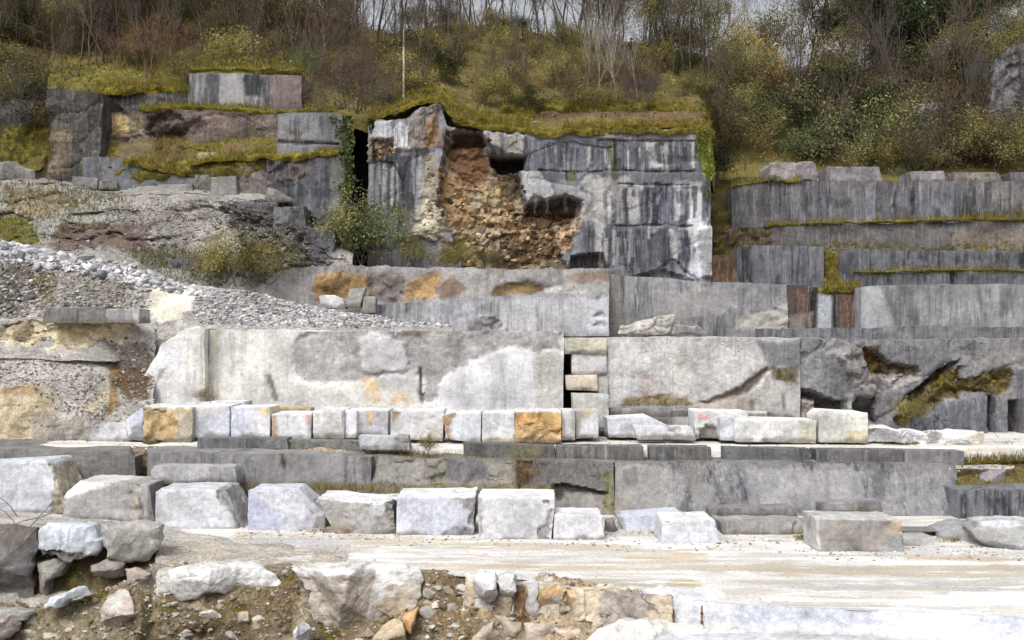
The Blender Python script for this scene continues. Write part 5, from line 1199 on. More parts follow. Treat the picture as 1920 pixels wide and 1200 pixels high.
block('stone_block', [(1079, 765), (1123, 764), (1122, 818), (1079, 820)], 45.9, 1.9, 'white block with grey left part and yellow top right, beside the upright grey block', base=S(226, 229, 238), feats=[fe([(1078, 768), (1112, 768), (1092, 790), (1084, 822), (1078, 822)], S(190, 186, 176), .9, warp=4), fe([(1092, 768), (1118, 768), (1112, 782), (1098, 780)], S(220, 204, 160), .7, warp=4)], **U)
block('stone_block', [(1074, 736), (1142, 737), (1142, 806), (1076, 806)], 48.2, 1.6, 'tall upright light grey block behind the right end of the squared blocks', base=S(202, 202, 198), feats=[fe([(1128, 750), (1142, 750), (1142, 806), (1130, 806)], S(186, 184, 176), .7, warp=4)], **U)
block('stone_block', [(1138, 779), (1215, 775), (1298, 779), (1298, 820)][:2] + [(1298, 820), (1140, 818)], 46.6, 1.8, 'long low bluish white block behind a shorter white one in the upper row', base=S(214, 216, 226), topcol=S(238, 238, 242), feats=[fe([(1165, 800), (1185, 796), (1190, 820), (1160, 820)], S(170, 168, 168), .7, warp=5)], **U)
block('stone_block', [(1188, 796), (1296, 797), (1307, 822), (1192, 822)], 45.4, .9, 'low white block with scalloped grey chips lying before the long bluish block', base=S(226, 226, 232), cuts=[((1186, 798), (1196, 824))], feats=[dk([(1252, 800), (1280, 800), (1275, 810), (1256, 808)], S(176, 172, 172))], **U)
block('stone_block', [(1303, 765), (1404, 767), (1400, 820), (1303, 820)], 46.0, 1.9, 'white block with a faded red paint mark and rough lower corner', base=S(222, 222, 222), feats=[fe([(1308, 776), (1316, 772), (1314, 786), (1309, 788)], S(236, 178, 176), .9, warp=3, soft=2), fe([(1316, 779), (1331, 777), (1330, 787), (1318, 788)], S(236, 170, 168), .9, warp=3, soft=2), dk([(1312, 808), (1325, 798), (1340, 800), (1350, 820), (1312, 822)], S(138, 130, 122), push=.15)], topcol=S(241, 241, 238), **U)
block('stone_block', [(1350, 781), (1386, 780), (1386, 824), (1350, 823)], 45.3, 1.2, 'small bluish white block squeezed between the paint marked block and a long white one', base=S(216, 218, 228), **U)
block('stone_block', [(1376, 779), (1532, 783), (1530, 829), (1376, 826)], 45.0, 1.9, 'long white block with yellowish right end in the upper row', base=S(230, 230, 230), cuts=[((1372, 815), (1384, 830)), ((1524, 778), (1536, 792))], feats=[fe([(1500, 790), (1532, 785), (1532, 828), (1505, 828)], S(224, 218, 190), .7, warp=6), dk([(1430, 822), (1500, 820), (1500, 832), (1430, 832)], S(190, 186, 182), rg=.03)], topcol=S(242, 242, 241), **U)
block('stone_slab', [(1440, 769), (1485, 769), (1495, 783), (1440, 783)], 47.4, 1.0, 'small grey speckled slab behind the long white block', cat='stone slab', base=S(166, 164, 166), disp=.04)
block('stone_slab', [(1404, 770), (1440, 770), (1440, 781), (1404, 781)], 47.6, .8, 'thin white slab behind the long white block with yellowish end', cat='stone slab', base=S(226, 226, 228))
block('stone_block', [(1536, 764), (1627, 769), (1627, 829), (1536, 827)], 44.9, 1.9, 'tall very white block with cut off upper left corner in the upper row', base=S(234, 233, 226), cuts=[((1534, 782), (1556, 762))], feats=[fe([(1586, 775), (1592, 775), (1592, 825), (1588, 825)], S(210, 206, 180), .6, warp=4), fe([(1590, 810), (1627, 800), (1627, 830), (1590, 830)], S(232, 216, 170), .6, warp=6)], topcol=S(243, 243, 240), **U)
poly_rock('boulder', [(1628, 830), (1629, 802), (1650, 800), (1690, 806), (1728, 808), (1748, 815), (1748, 836)], 44.8, 1.2, 'low irregular white stone right of the tall very white block', group=G2, base=S(222, 223, 228), seed=53, taper=.9, bulge=.1, rgh=.12, feats=[dk([(1630, 803), (1648, 800), (1655, 812), (1636, 816)], S(190, 186, 176))])
poly_rock('boulder', [(1748, 836), (1749, 812), (1800, 809), (1853, 811), (1853, 838)], 44.7, 1.2, 'low white stone with grey left end, last in the upper row at right', group=G2, base=S(222, 222, 224), seed=54, taper=.9, bulge=.06, rgh=.08, feats=[dk([(1748, 812), (1775, 812), (1772, 838), (1748, 838)], S(182, 182, 182)), fe([(1815, 815), (1850, 812), (1850, 836), (1825, 836)], S(226, 216, 190), .7, warp=6)])
block('stone_slab', [(1142, 764), (1262, 762), (1262, 780), (1142, 780)], 48.8, 1.0, 'low grey speckled ledge stone behind the long bluish block', cat='stone slab', base=S(150, 147, 150), att=(.2, 0, .1, .5), disp=.05)
block('stone_slab', [(1262, 769), (1300, 769), (1300, 779), (1262, 779)], 47.8, .7, 'tiny dark slab left of the paint marked block', cat='stone slab', base=S(110, 110, 112))

# --- stack of set stones in the slot of the pale wall
block('stone_block', [(1058, 634), (1138, 633), (1138, 662), (1060, 661)], 49.8, 2.2, 'yellowish top stone of the narrow stack in the slot of the pale wall', base=S(206, 202, 186), att=(.1, .05, .1, .4), outline_top=False, disp=.05)
block('stone_block', [(1072, 662), (1138, 662), (1138, 701), (1072, 701)], 49.9, 2.0, 'pale squared stone beside the black hole in the slot of the pale wall', base=S(204, 203, 203), outline_top=False)
block('stone_block', [(1060, 704), (1120, 703), (1122, 731), (1062, 729)], 49.8, 1.6, 'pinkish cream stone lying below the black hole in the slot', base=S(216, 202, 188), outline_top=False, chip=.1)
block('stone_block', [(1120, 702), (1140, 702), (1140, 745), (1120, 745)], 50.0, 1.6, 'narrow grey upright stone at the right of the pinkish cream stone', base=S(192, 190, 186), outline_top=False)
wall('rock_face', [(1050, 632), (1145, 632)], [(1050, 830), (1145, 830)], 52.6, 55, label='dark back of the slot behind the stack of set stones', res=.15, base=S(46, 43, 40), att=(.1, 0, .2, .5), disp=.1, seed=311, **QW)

# --- blocks on the upper right terraces and other single stones
block('stone_block', [(1438, 304), (1528, 303), (1537, 338), (1438, 339)], 67, 2.2, 'weathered grey block with rounded corners standing on the top terrace at right', base=S(156, 150, 151), att=(.25, .1, .1, .5), cuts=[((1436, 318), (1446, 302)), ((1524, 301), (1538, 320))], disp=.08, outline_top=False, chip=.12)
block('stone_block', [(1550, 312), (1648, 313), (1655, 341), (1548, 341)], 67, 2.0, 'long low grey streaked block right of the weathered grey block on the terrace', base=S(140, 136, 140), att=(.5, .08, .0, .3), disp=.07, outline_top=False, chip=.1)
block('stone_block', [(1708, 321), (1770, 320), (1772, 341), (1708, 341)], 67, 2.0, 'small light grey streaked block on the top terrace half hidden by green leaves', base=S(152, 149, 152), att=(.5, .05, 0, .3), outline_top=False, disp=.06)
block('stone_block', [(1790, 322), (1875, 324), (1880, 342), (1790, 342)], 67.2, 2.0, 'overgrown low block on the terrace left of the right edge', base=S(138, 132, 126), att=(.4, .3, 0, .4), outline_top=False, disp=.1)
block('stone_block', [(1895, 322), (2000, 321), (2000, 341), (1895, 341)], 67, 2.0, 'dark low block on the top terrace at the right edge', base=S(108, 105, 110), att=(.5, .1, 0, .3), outline_top=False, disp=.06)
block('stone_slab', [(80, 578), (196, 574), (200, 604), (78, 602)], 48.6, 1.4, 'dark grey slab with white chips lying on the scree at left', cat='stone slab', base=S(132, 131, 130), att=(.5, 0, 0, .3), outline_top=False, disp=.05, cuts=[((76, 596), (92, 576))])
block('stone_slab', [(196, 578), (262, 579), (262, 603), (198, 603)], 48.5, 1.4, 'grey slab with pale sawn right end lying on the scree at left', cat='stone slab', base=S(158, 157, 159), att=(.5, 0, 0, .2), outline_top=False, feats=[fe([(250, 578), (263, 578), (263, 604), (252, 604)], S(206, 204, 202), .9, warp=2, soft=2)])
block('stone_block', [(656, 541), (685, 540), (676, 573), (646, 573)], 55.2, .9, 'leaning grey squared stone at the foot of the ochre stained ledge', base=S(170, 168, 166), outline_top=False, disp=.03)
block('stone_block', [(682, 556), (705, 556), (704, 584), (678, 584)], 55.2, .7, 'small grey stone right of the leaning squared stone', base=S(160, 157, 154), outline_top=False, disp=.05, chip=.1)
block('stone_slab', [(598, 554), (640, 553), (648, 577), (600, 575)], 55.0, .9, 'small white block lying on the scree below the ochre stain', cat='stone block', base=S(210, 212, 214), outline_top=False, cuts=[((625, 552), (650, 565))])
poly_rock('boulder', [(1160, 625), (1164, 608), (1200, 602), (1240, 592), (1272, 588), (1278, 606), (1270, 626)], 55.4, 1.4, 'pale irregular rock lying on the ledge before the fine streaked wall', base=S(186, 182, 176), seed=61, rgh=.15, att=(.1, .05, .2, .5))
poly_rock('boulder', [(1262, 626), (1266, 608), (1310, 610), (1330, 622), (1328, 628)], 55.0, 1.0, 'low pale rock right of the irregular rock on the ledge', base=S(160, 157, 154), seed=62, att=(.1, .1, .2, .5))
block('stone_block', [(395, 332), (442, 330), (445, 366), (395, 368)], 62.0, 1.2, 'light grey squared stone standing on the slope under the brownish ledge', base=S(146, 145, 144), att=(.3, .05, 0, .3), outline_top=False, disp=.05)
block('stone_slab', [(296, 346), (360, 345), (362, 362), (294, 363)], 62.0, 1.0, 'flat pale stone on the slope at the foot of the mossy ledges', cat='stone slab', base=S(150, 147, 144), outline_top=False, disp=.05)
block('stone_slab', [(136, 330), (185, 334), (182, 352), (136, 350)], 62.0, 1.0, 'tilted grey flat stone under the tall weathered corner', cat='stone slab', base=S(138, 137, 138), outline_top=False, disp=.05)
block('stone_slab', [(186, 336), (220, 342), (220, 354), (184, 352)], 62.0, .9, 'small rounded flat stone right of the tilted grey one', cat='stone slab', base=S(132, 130, 124), outline_top=False, disp=.06, chip=.12, att=(.1, .3, 0, .4))
poly_rock('boulder', [(-40, 300), (20, 302), (56, 320), (58, 334), (-40, 336)], 61.8, 2.0, 'grey slab-like boulder at the left edge below the mossy rock face', base=S(132, 130, 130), seed=63)
poly_rock('boulder', [(492, 372), (500, 352), (520, 356), (548, 374), (545, 380), (495, 380)], 60.8, 1.0, 'pointed grey stone perched on the dark ledges of the slope', base=S(134, 131, 128), seed=64)
for (x0, y0, x1, y1, d, lb, sd) in ((430, 376, 520, 400, 60.4, 'long dark flat ledge stone on the upper slope', 65), (512, 385, 572, 432, 60.0, 'dark blocky ledge stone stepping down the upper slope', 66), (566, 428, 626, 488, 59.4, 'dark upright streaked stone beside the bush at the foot of the slope', 67), (310, 482, 372, 506, 57.0, 'low dark ledge stone half buried behind the scree', 68)):
    block('stone_block', [(x0, y0), (x1, y0 + 2), (x1, y1), (x0, y1)], d, 2.0, lb, base=S(106, 105, 107), att=(.5, .15, .3, .45), outline_top=False, disp=.12, chip=.12, rgh=.1)

# --- foreground rocks
poly_rock('boulder', [(-60, 1150), (-60, 990), (30, 990), (52, 996), (50, 1060), (44, 1140)], 31.8, 1.6, 'tall dark grey rock face at the lower left corner', base=S(120, 118, 118), att=(.35, .03, .1, .3), seed=71, bulge=.12, res=.07, disp=.06, feats=[fe(R4(-60, 988, 55, 1030), S(104, 96, 88), .7, warp=10)])
poly_rock('boulder', [(54, 1035), (57, 1000), (75, 984), (130, 986), (165, 990), (185, 1015), (180, 1044), (140, 1050), (70, 1050)], 31.9, 1.6, 'white rock with blue grey vertical stripes overhanging a dark hollow', base=S(206, 212, 220), att=(.0, 0, .05, .3), seed=72, bulge=.15, res=.06,
          feats=[fe(R4(108, 985, 113, 1042), S(150, 166, 176), .8, warp=3, soft=2), fe(R4(128, 985, 135, 1042), S(150, 166, 176), .8, warp=3, soft=2), fe(R4(154, 990, 160, 1042), S(150, 166, 176), .7, warp=3, soft=2), fe([(54, 1040), (120, 1034), (185, 1036), (185, 1055), (54, 1055)], S(100, 96, 84), .9, warp=4, rg=.2)])
poly_rock('boulder', [(184, 1000), (190, 988), (240, 984), (284, 990), (286, 1030), (270, 1056), (230, 1060), (198, 1050)], 31.9, 1.7, 'rounded light grey rock right of the striped white rock', base=S(184, 180, 176), att=(0, .05, .1, .5), seed=73, bulge=.2, res=.06)
poly_rock('boulder', [(60, 1056), (120, 1054), (110, 1082), (90, 1094), (82, 1120), (64, 1124)], 32.2, 1.4, 'grey supporting stone below the striped white rock', base=S(148, 144, 138), att=(.1, .1, .1, .4), seed=74, res=.07)
poly_rock('boulder', [(46, 1060), (60, 1060), (62, 1130), (42, 1130)], 32.5, .8, 'narrow rust brown stone beside the tall dark rock face', base=S(140, 98, 72), seed=75, res=.07)
poly_rock('boulder', [(168, 1062), (205, 1052), (232, 1060), (225, 1084), (195, 1090), (172, 1078)], 31.8, .9, 'brownish grey rubble stone under the rounded light grey rock', base=S(150, 142, 136), seed=76, res=.06)
poly_rock('boulder', [(80, 1138), (92, 1124), (130, 1108), (150, 1108), (160, 1118), (120, 1132), (100, 1142)], 30.7, .8, 'flat bluish white stone lying on the soil at lower left', base=S(206, 210, 220), seed=77, res=.05, bulge=.1)
poly_rock('boulder', [(178, 1150), (195, 1120), (220, 1108), (242, 1125), (250, 1160), (215, 1195), (190, 1200)], 30.5, 1.0, 'pinkish grey pointed rock set in the soil slope', base=S(190, 176, 170), att=(0, .08, .15, .45), seed=78, res=.06, feats=[fe([(205, 1112), (230, 1115), (215, 1150), (200, 1150)], S(190, 192, 184), .7, warp=6)])
poly_rock('boulder', [(228, 1074), (250, 1066), (278, 1078), (270, 1094), (236, 1100)], 31.4, .6, 'small pinkish stone below the rounded light grey rock', base=S(186, 172, 164), seed=79, res=.05)
poly_rock('boulder', [(284, 1100), (300, 1078), (340, 1070), (400, 1064), (470, 1066), (512, 1083), (521, 1106), (500, 1116), (452, 1110), (418, 1116), (384, 1112), (360, 1128), (330, 1136), (312, 1124), (290, 1122)], 30.9, 1.7, 'white topped rock on the road edge left of the biggest foreground rock', base=S(190, 188, 184), att=(0, .1, .1, .4), seed=180, res=.05, bulge=.15, facets=12,
          feats=[fe([(300, 1070), (470, 1060), (520, 1085), (515, 1110), (420, 1094), (360, 1088), (310, 1092)], S(232, 232, 232), .95, warp=7)])
poly_rock('boulder', [(537, 1078), (560, 1068), (640, 1066), (720, 1068), (782, 1072), (790, 1095), (784, 1130), (770, 1170), (760, 1190), (745, 1165), (716, 1162), (700, 1182), (672, 1192), (620, 1190), (598, 1180), (578, 1176), (574, 1120), (560, 1100)], 30.25, 2.0, 'biggest white and tan rock jutting from the soil below the road edge', base=S(196, 188, 178), att=(0, .08, .12, .45), seed=181, res=.05, bulge=.12, disp=.07, facets=14,
          feats=[fe([(537, 1075), (600, 1062), (790, 1066), (792, 1090), (740, 1104), (680, 1092), (640, 1080), (575, 1088)], S(238, 238, 238), .95, warp=7), fe([(580, 1100), (690, 1095), (680, 1180), (590, 1180)], S(188, 178, 166), .8, warp=12), fe([(690, 1100), (730, 1100), (712, 1130), (700, 1135)], S(216, 218, 222), .8, warp=6), fe([(705, 1135), (760, 1120), (750, 1165), (712, 1165)], S(190, 176, 154), .8, warp=6)])
poly_rock('boulder', [(752, 1160), (785, 1140), (778, 1165), (766, 1188), (756, 1186)], 30.0, .6, 'small orange tan stone tucked under the biggest foreground rock', base=S(204, 164, 124), seed=82, res=.05)
poly_rock('boulder', [(880, 1096), (894, 1080), (930, 1080), (932, 1110), (928, 1136), (905, 1136), (892, 1118)], 29.75, 1.2, 'light rock with pointed lower end right of the bare soil gap', base=S(206, 204, 204), att=(0, .05, .1, .35), seed=83, res=.055, feats=[fe([(885, 1078), (935, 1076), (932, 1088), (890, 1092)], S(236, 236, 238), .9, warp=4)])
poly_rock('boulder', [(933, 1080), (966, 1080), (968, 1150), (950, 1158), (936, 1140)], 30.1, 1.2, 'light upright rock beside the brown crevice in the road edge', base=S(202, 202, 202), att=(0, .05, .1, .35), seed=84, res=.055)
poly_rock('boulder', [(988, 1096), (1008, 1096), (1014, 1160), (1006, 1168), (990, 1150)], 29.75, 1.2, 'narrow grey upright rock right of the brown crevice', base=S(196, 194, 194), seed=85, res=.055)
poly_rock('boulder', [(1010, 1112), (1040, 1100), (1062, 1106), (1058, 1140), (1044, 1168), (1016, 1170)], 29.65, 1.1, 'ochre edged rock with grey centre in the road edge', base=S(192, 160, 120), att=(0, .05, .3, .5), seed=86, res=.055, feats=[fe([(1022, 1122), (1054, 1112), (1052, 1148), (1026, 1150)], S(184, 184, 180), .9, warp=5)])
poly_rock('boulder', [(1066, 1108), (1096, 1104), (1114, 1112), (1114, 1160), (1098, 1176), (1072, 1168)], 29.4, 1.1, 'tan cracked rock left of the grey brown face in the road edge', base=S(206, 178, 146), att=(0, .03, .4, .45), seed=87, res=.055)
poly_rock('boulder', [(1112, 1110), (1140, 1104), (1230, 1106), (1222, 1140), (1208, 1160), (1160, 1164), (1130, 1180), (1112, 1165)], 29.0, 1.4, 'grey brown rock face with white lip next to the white block holding iron pins', base=S(166, 156, 148), att=(.1, .03, .25, .45), seed=88, res=.06, bulge=.12, feats=[fe([(1112, 1104), (1235, 1100), (1232, 1114), (1130, 1120)], S(226, 226, 226), .9, warp=4), fe([(1112, 1115), (1135, 1115), (1130, 1165), (1112, 1165)], S(196, 180, 160), .8, warp=5)])
pinb = poly_rock('stone_block', [(1211, 1166), (1216, 1124), (1232, 1119), (1370, 1126), (1376, 1134), (1362, 1160), (1340, 1174), (1290, 1172)], 27.9, 1.2, 'white block with curved dark right edge that carries two rusty iron pins', cat='stone block', base=S(224, 224, 230), att=(.03, 0, .03, .2), seed=89, res=.055, bulge=.06, disp=.03, taper=.95,
                feats=[fe([(1300, 1128), (1330, 1130), (1330, 1138), (1295, 1138)], S(192, 190, 190), .7, warp=4), fe([(1362, 1140), (1372, 1140), (1345, 1172), (1332, 1174)], S(140, 136, 130), .8, warp=2, soft=2)])
poly_rock('boulder', [(1095, 1222), (1130, 1188), (1165, 1172), (1215, 1174), (1300, 1186), (1400, 1190), (1430, 1204), (1430, 1270), (1085, 1270)], 26.4, 1.6, 'low broad white rock at the bottom of the picture below the iron pins', base=S(222, 220, 214), att=(.0, .02, .1, .3), seed=90, res=.06, bulge=.25, disp=.06)
for (pts, dd, lb, cc, sd) in (
    ([(700, 1205), (704, 1184), (730, 1168), (752, 1172), (758, 1210)], 29.6, 'tan block at the bottom edge below the biggest foreground rock', S(196, 178, 152), 91),
    ([(545, 1205), (552, 1180), (560, 1170), (572, 1188), (575, 1210)], 29.5, 'small pointed white stone at the bottom edge left of the tan block', S(216, 214, 220), 92),
    ([(880, 1210), (900, 1180), (920, 1172), (945, 1196), (950, 1215)], 29.3, 'pale tan stone at the bottom edge below the bare soil gap', S(198, 184, 166), 93),
    ([(930, 1160), (952, 1160), (975, 1172), (984, 1200), (950, 1200)], 29.6, 'brownish stone wedged under the light upright rock', S(176, 162, 144), 94),
    ([(985, 1172), (1050, 1172), (1072, 1200), (1060, 1220), (985, 1220)], 29.3, 'pale pinkish block at the bottom under the ochre edged rock', S(198, 182, 168), 95),
    ([(1042, 1182), (1110, 1178), (1120, 1200), (1100, 1225), (1045, 1225)], 29.0, 'tan pink block at the bottom left of the broad white rock', S(204, 184, 164), 96),
    ([(-30, 1150), (20, 1146), (48, 1150), (40, 1170), (-30, 1175)], 30.6, 'flat pale stone at the left edge under the tall dark rock', S(170, 166, 162), 97),
    ([(-30, 1176), (10, 1160), (30, 1180), (10, 1200), (-30, 1205)], 30.2, 'pinkish stone in the lower left corner', S(176, 164, 156), 98)):
    poly_rock('boulder', pts, dd, .8, lb, base=cc, seed=sd, res=.055, att=(0, .08, .2, .45))
# iron pins with a collar each
def pin(px, y0, y1, D, r, label, collars):
    a, b = W(px, y1, D), W(px, y0, D)
    root = empty('iron_pin', a)
    tag(root, label, 'iron pin', 'rusty iron pins in the white block')
    rc = np.array([[.2, .1, .05]])
    V, Fc, c = tubes([(a, b, r, r * .95), (b - (b - a) * .001, b + np.array([0, 0, .01]), r * .95, .002)], rc, 8)
    o = put('rod', mesh('rod', V, Fc, RUST), a)
    o.parent = root; o.location = (0, 0, 0)
    for t0, t1 in collars:
        p0, p1 = a + (b - a) * t0, a + (b - a) * t1
        V, Fc, c = tubes([(p0, p1, r * 1.9, r * 1.8)], rc, 8)
        o = put('collar', mesh('collar', V, [Fc, np.array([np.arange(8, 16)]), np.array([np.arange(7, -1, -1)])], RUST), p0)
        o.parent = root; o.location = Vector([float(q) for q in p0 - a])
pin(1263, 1144, 1174, 27.45, .024, 'short rusty iron pin left of the tall pin in the white foreground block', [(.55, .75), (-.05, .12)])
pin(1316, 1136, 1176, 27.45, .022, 'tall rusty iron pin standing up before the white foreground block', [(.6, .68), (.2, .27)])
# ================================================================== loose rubble, moss, grass, shrubs and trees
def tri_surface(name):
    o = bpy.data.objects[name]
    me = o.data
    n = len(me.vertices)
    co = np.empty(n * 3, np.float32)
    me.vertices.foreach_get('co', co)
    co = co.reshape(-1, 3).astype(float) + np.array(o.location)
    q = np.empty(len(me.loops), np.int32)
    me.loops.foreach_get('vertex_index', q)
    q = q.reshape(-1, 4)
    T = np.concatenate([q[:, [0, 1, 2]], q[:, [0, 2, 3]]])
    return co, T

def sample(name, n, poly=None, seed=0, up=None):
    co, T = tri_surface(name)
    a, b, c = co[T[:, 0]], co[T[:, 1]], co[T[:, 2]]
    nr = np.cross(b - a, c - a)
    ar = np.linalg.norm(nr, axis=1)
    cen = (a + b + c) / 3
    px, py = 960 + cen[:, 0] * F / cen[:, 1], HY - (cen[:, 2] - H) * F / cen[:, 1]
    m = (px > -120) & (px < 2040) & (py > -400) & (py < 1300)
    if poly is not None: m &= sdf(px, py, poly) < 0
    if up is not None: m &= np.abs(nr[:, 2]) / (ar + 1e-9) > up
    pr = np.where(m, ar, 0)
    if pr.sum() <= 0: return np.zeros((0, 3))
    rs = np.random.default_rng(seed)
    k = rs.choice(len(T), n, p=pr / pr.sum())
    u, v = rs.random((n, 1)), rs.random((n, 1))
    f = u + v > 1
    u, v = np.where(f, 1 - u, u), np.where(f, 1 - v, v)
    return a[k] + (b[k] - a[k]) * u + (c[k] - a[k]) * v

class Ground:
    def __init__(s, names):
        s.t = []
        for nm in names:
            co, T = tri_surface(nm)
            s.t.append(BVHTree.FromPolygons([Vector(v) for v in co], T.tolist()))
    def z(s, x, y):
        best = None
        for t in s.t:
            h = t.ray_cast(Vector((x, y, 90)), Vector((0, 0, -1)))
            if h[0] is not None and (best is None or h[0].z > best): best = h[0].z
        return best
HG = Ground(['hillside'])

# ---- rubble
st_cols = np.array([S(168, 165, 162), S(190, 188, 187), S(140, 137, 134), S(204, 203, 204), S(152, 144, 134), S(120, 116, 112)])
wh_cols = np.array([S(208, 208, 212), S(190, 190, 194), S(220, 220, 222), S(168, 166, 168), S(130, 130, 134)])
br_cols = np.array([S(150, 138, 120), S(176, 166, 150), S(190, 184, 176), S(120, 106, 88), S(164, 148, 124), S(206, 200, 192)])
A = Acc()
scatter_stones(A, sample('scree_slope', 7500, [(365, 545), (480, 545), (860, 600), (860, 613), (600, 614), (390, 608), (365, 600)], 1), .025, .15, wh_cols * .85, 1, power=2.6)
scatter_stones(A, sample('scree_slope', 4800, [(-60, 480), (240, 520), (285, 545), (270, 640), (-60, 640)], 2), .02, .16, st_cols * .9, 2, power=3)
scatter_stones(A, sample('scree_slope', 2500, [(-60, 440), (120, 468), (340, 535), (420, 560), (300, 545), (120, 505), (-60, 490)], 3), .08, .26, wh_cols, 3, power=1.3)
scatter_stones(A, sample('rubble_mound', 1900, [(-60, 665), (120, 660), (190, 700), (205, 760), (200, 790), (110, 775), (60, 720), (-60, 735)], 4), .015, .1, st_cols * .92, 4, power=3)
scatter_stones(A, sample('rubble_mound', 700, [(200, 640), (290, 640), (290, 800), (215, 800), (215, 700)], 44), .02, .1, st_cols * .7, 4, power=3)
scatter_stones(A, sample('rubble_mound', 350, None, 45), .02, .1, st_cols * .9, 4)
scatter_stones(A, sample('rock_slope', 1500, None, 5), .03, .17, st_cols * .8, 5, power=3)
scatter_stones(A, sample('rock_slope', 1800, [(200, 390), (390, 370), (440, 410), (330, 475), (230, 440)], 6), .025, .11, st_cols * .72, 6, power=3)
scatter_stones(A, sample('gravel_mound', 5000, None, 7), .008, .04, wh_cols * .9, 7, power=3)
scatter_stones(A, sample('soil_slope', 5200, None, 8), .01, .09, br_cols * .8, 8, power=4)
scatter_stones(A, sample('soil_slope', 620, None, 48), .03, .17, br_cols, 48, power=2.2)
scatter_stones(A, sample('soil_ledge', 1500, None, 9), .02, .09, br_cols, 9)
scatter_stones(A, sample('road', 900, [(0, 1000), (700, 1005), (720, 1065), (0, 1075)], 10), .012, .05, wh_cols, 10)
scatter_stones(A, sample('road', 2600, None, 14), .006, .03, np.concatenate([wh_cols, br_cols]) * .85, 14, power=3)
for k_, (x0_, x1_, y0_, y1_) in enumerate(((440, 760, 990, 1012), (730, 1150, 1000, 1024), (1130, 1540, 1002, 1036), (1500, 1920, 1024, 1052))):
    scatter_stones(A, sample('road', 420, R4(x0_, y0_, x1_, y1_), 140 + k_), .012, .075, np.concatenate([wh_cols, br_cols]), 140 + k_, power=2.5)
scatter_stones(A, sample('bench_floor', 900, None, 15), .012, .08, np.concatenate([wh_cols, br_cols]), 15, power=2.5)
scatter_stones(A, sample('road', 500, [(700, 1003), (1920, 1010), (1920, 1140), (1100, 1100), (700, 1070)], 11), .008, .035, wh_cols, 11)
scatter_stones(A, np.stack([RNG.uniform(-8, 20, 300), RNG.uniform(48.2, 49.8, 300), np.full(300, 2.5)], 1), .03, .16, wh_cols, 12)
tag(put('rubble', A.build('rubble', ROCK)), kind='stuff')
oc_cols = np.array([S(168, 142, 104), S(190, 170, 136), S(140, 112, 78), S(118, 92, 66), S(196, 180, 156), S(92, 76, 58)])
A2 = Acc()
CF = [o.name for o in bpy.data.objects if o.get('label', '').startswith('tall grey streaked cliff')][0]
scatter_stones(A2, sample(CF, 300, [(880, 380), (990, 385), (1085, 410), (1065, 480), (1065, 505), (870, 505), (850, 440)], 61), .03, .3, oc_cols * .8, 61, flat=.8, power=3)
scatter_stones(A2, sample(CF, 110, [(800, 300), (840, 320), (890, 400), (850, 440), (800, 400)], 62), .04, .2, oc_cols, 62, power=2.5)
scatter_stones(A2, sample(CF, 160, [(690, 262), (740, 262), (740, 290), (690, 310)], 63), .04, .16, oc_cols, 63)
tag(put('rubble', A2.build('rubble', ROCK)), kind='stuff')
# bigger loose white stones along the crest of the scree: each its own thing
protos = [facet_rock(np.random.default_rng(500 + i), 2, 9, .03) for i in range(6)]
crest = sample('scree_slope', 105, [(-20, 445), (120, 470), (250, 490), (340, 528), (420, 548), (300, 542), (120, 508), (-20, 488)], 21)
pm = []
for i, (V0, F0) in enumerate(protos):
    c0 = wh_cols[i % 5] * .86
    pm.append(mesh('rubble_stone', V0, F0, ROCK, np.tile(c0, (len(V0), 1)), np.tile([.05, 0, 0, .4], (len(V0), 1)), smooth=False))
for i, p in enumerate(crest):
    o = bpy.data.objects.new('rubble_stone', pm[i % 6])
    s = .09 + .3 * random.random() ** 2.2
    o.location = (p[0], p[1] - .05, p[2] + s * .25)
    o.scale = (s * random.uniform(.8, 1.8), s * random.uniform(.7, 1.2), s * random.uniform(.45, .95))
    o.rotation_euler = (random.uniform(-.3, .3), random.uniform(-.3, .3), random.uniform(0, 6.2))
    COL.objects.link(o)
    tag(o, 'loose whitish angular stone in the band of rubble along the top of the scree', 'stone', 'white rubble stones along the top of the scree')

fpos = sample('soil_slope', 44, [(240, 1120), (560, 1125), (600, 1200), (860, 1160), (870, 1235), (240, 1235)], 23)
fpos = np.concatenate([fpos, sample('soil_slope', 12, [(790, 1090), (880, 1090), (880, 1150), (800, 1150)], 24), sample('soil_slope', 12, [(20, 1150), (180, 1150), (180, 1230), (20, 1230)], 25)])
fm = []
for i in range(5):
    V0, F0 = facet_rock(np.random.default_rng(640 + i), 3, 11, .06)
    fm.append(crisp(mesh('embedded_stone', V0, F0, ROCK, np.tile([S(206, 202, 196), S(190, 180, 166), S(178, 172, 166), S(200, 188, 172), S(166, 150, 128)][i], (len(V0), 1)), np.tile([.05, .12, .3, .6], (len(V0), 1))), 25))
for i, p in enumerate(fpos):
    o = bpy.data.objects.new('embedded_stone', fm[i % 5])
    s = .06 + .2 * random.random() ** 1.7
    o.location = (p[0], p[1] + s * .3, p[2])
    o.scale = (s * random.uniform(1, 1.9), s * .8, s * random.uniform(.6, 1.2))
    o.rotation_euler = (random.uniform(-.4, .4), random.uniform(-.5, .5), random.uniform(-.6, .6))
    COL.objects.link(o)
    tag(o, 'pale angular stone half buried in the soil slope below the road edge', 'stone', 'pale stones half buried in the soil slope')

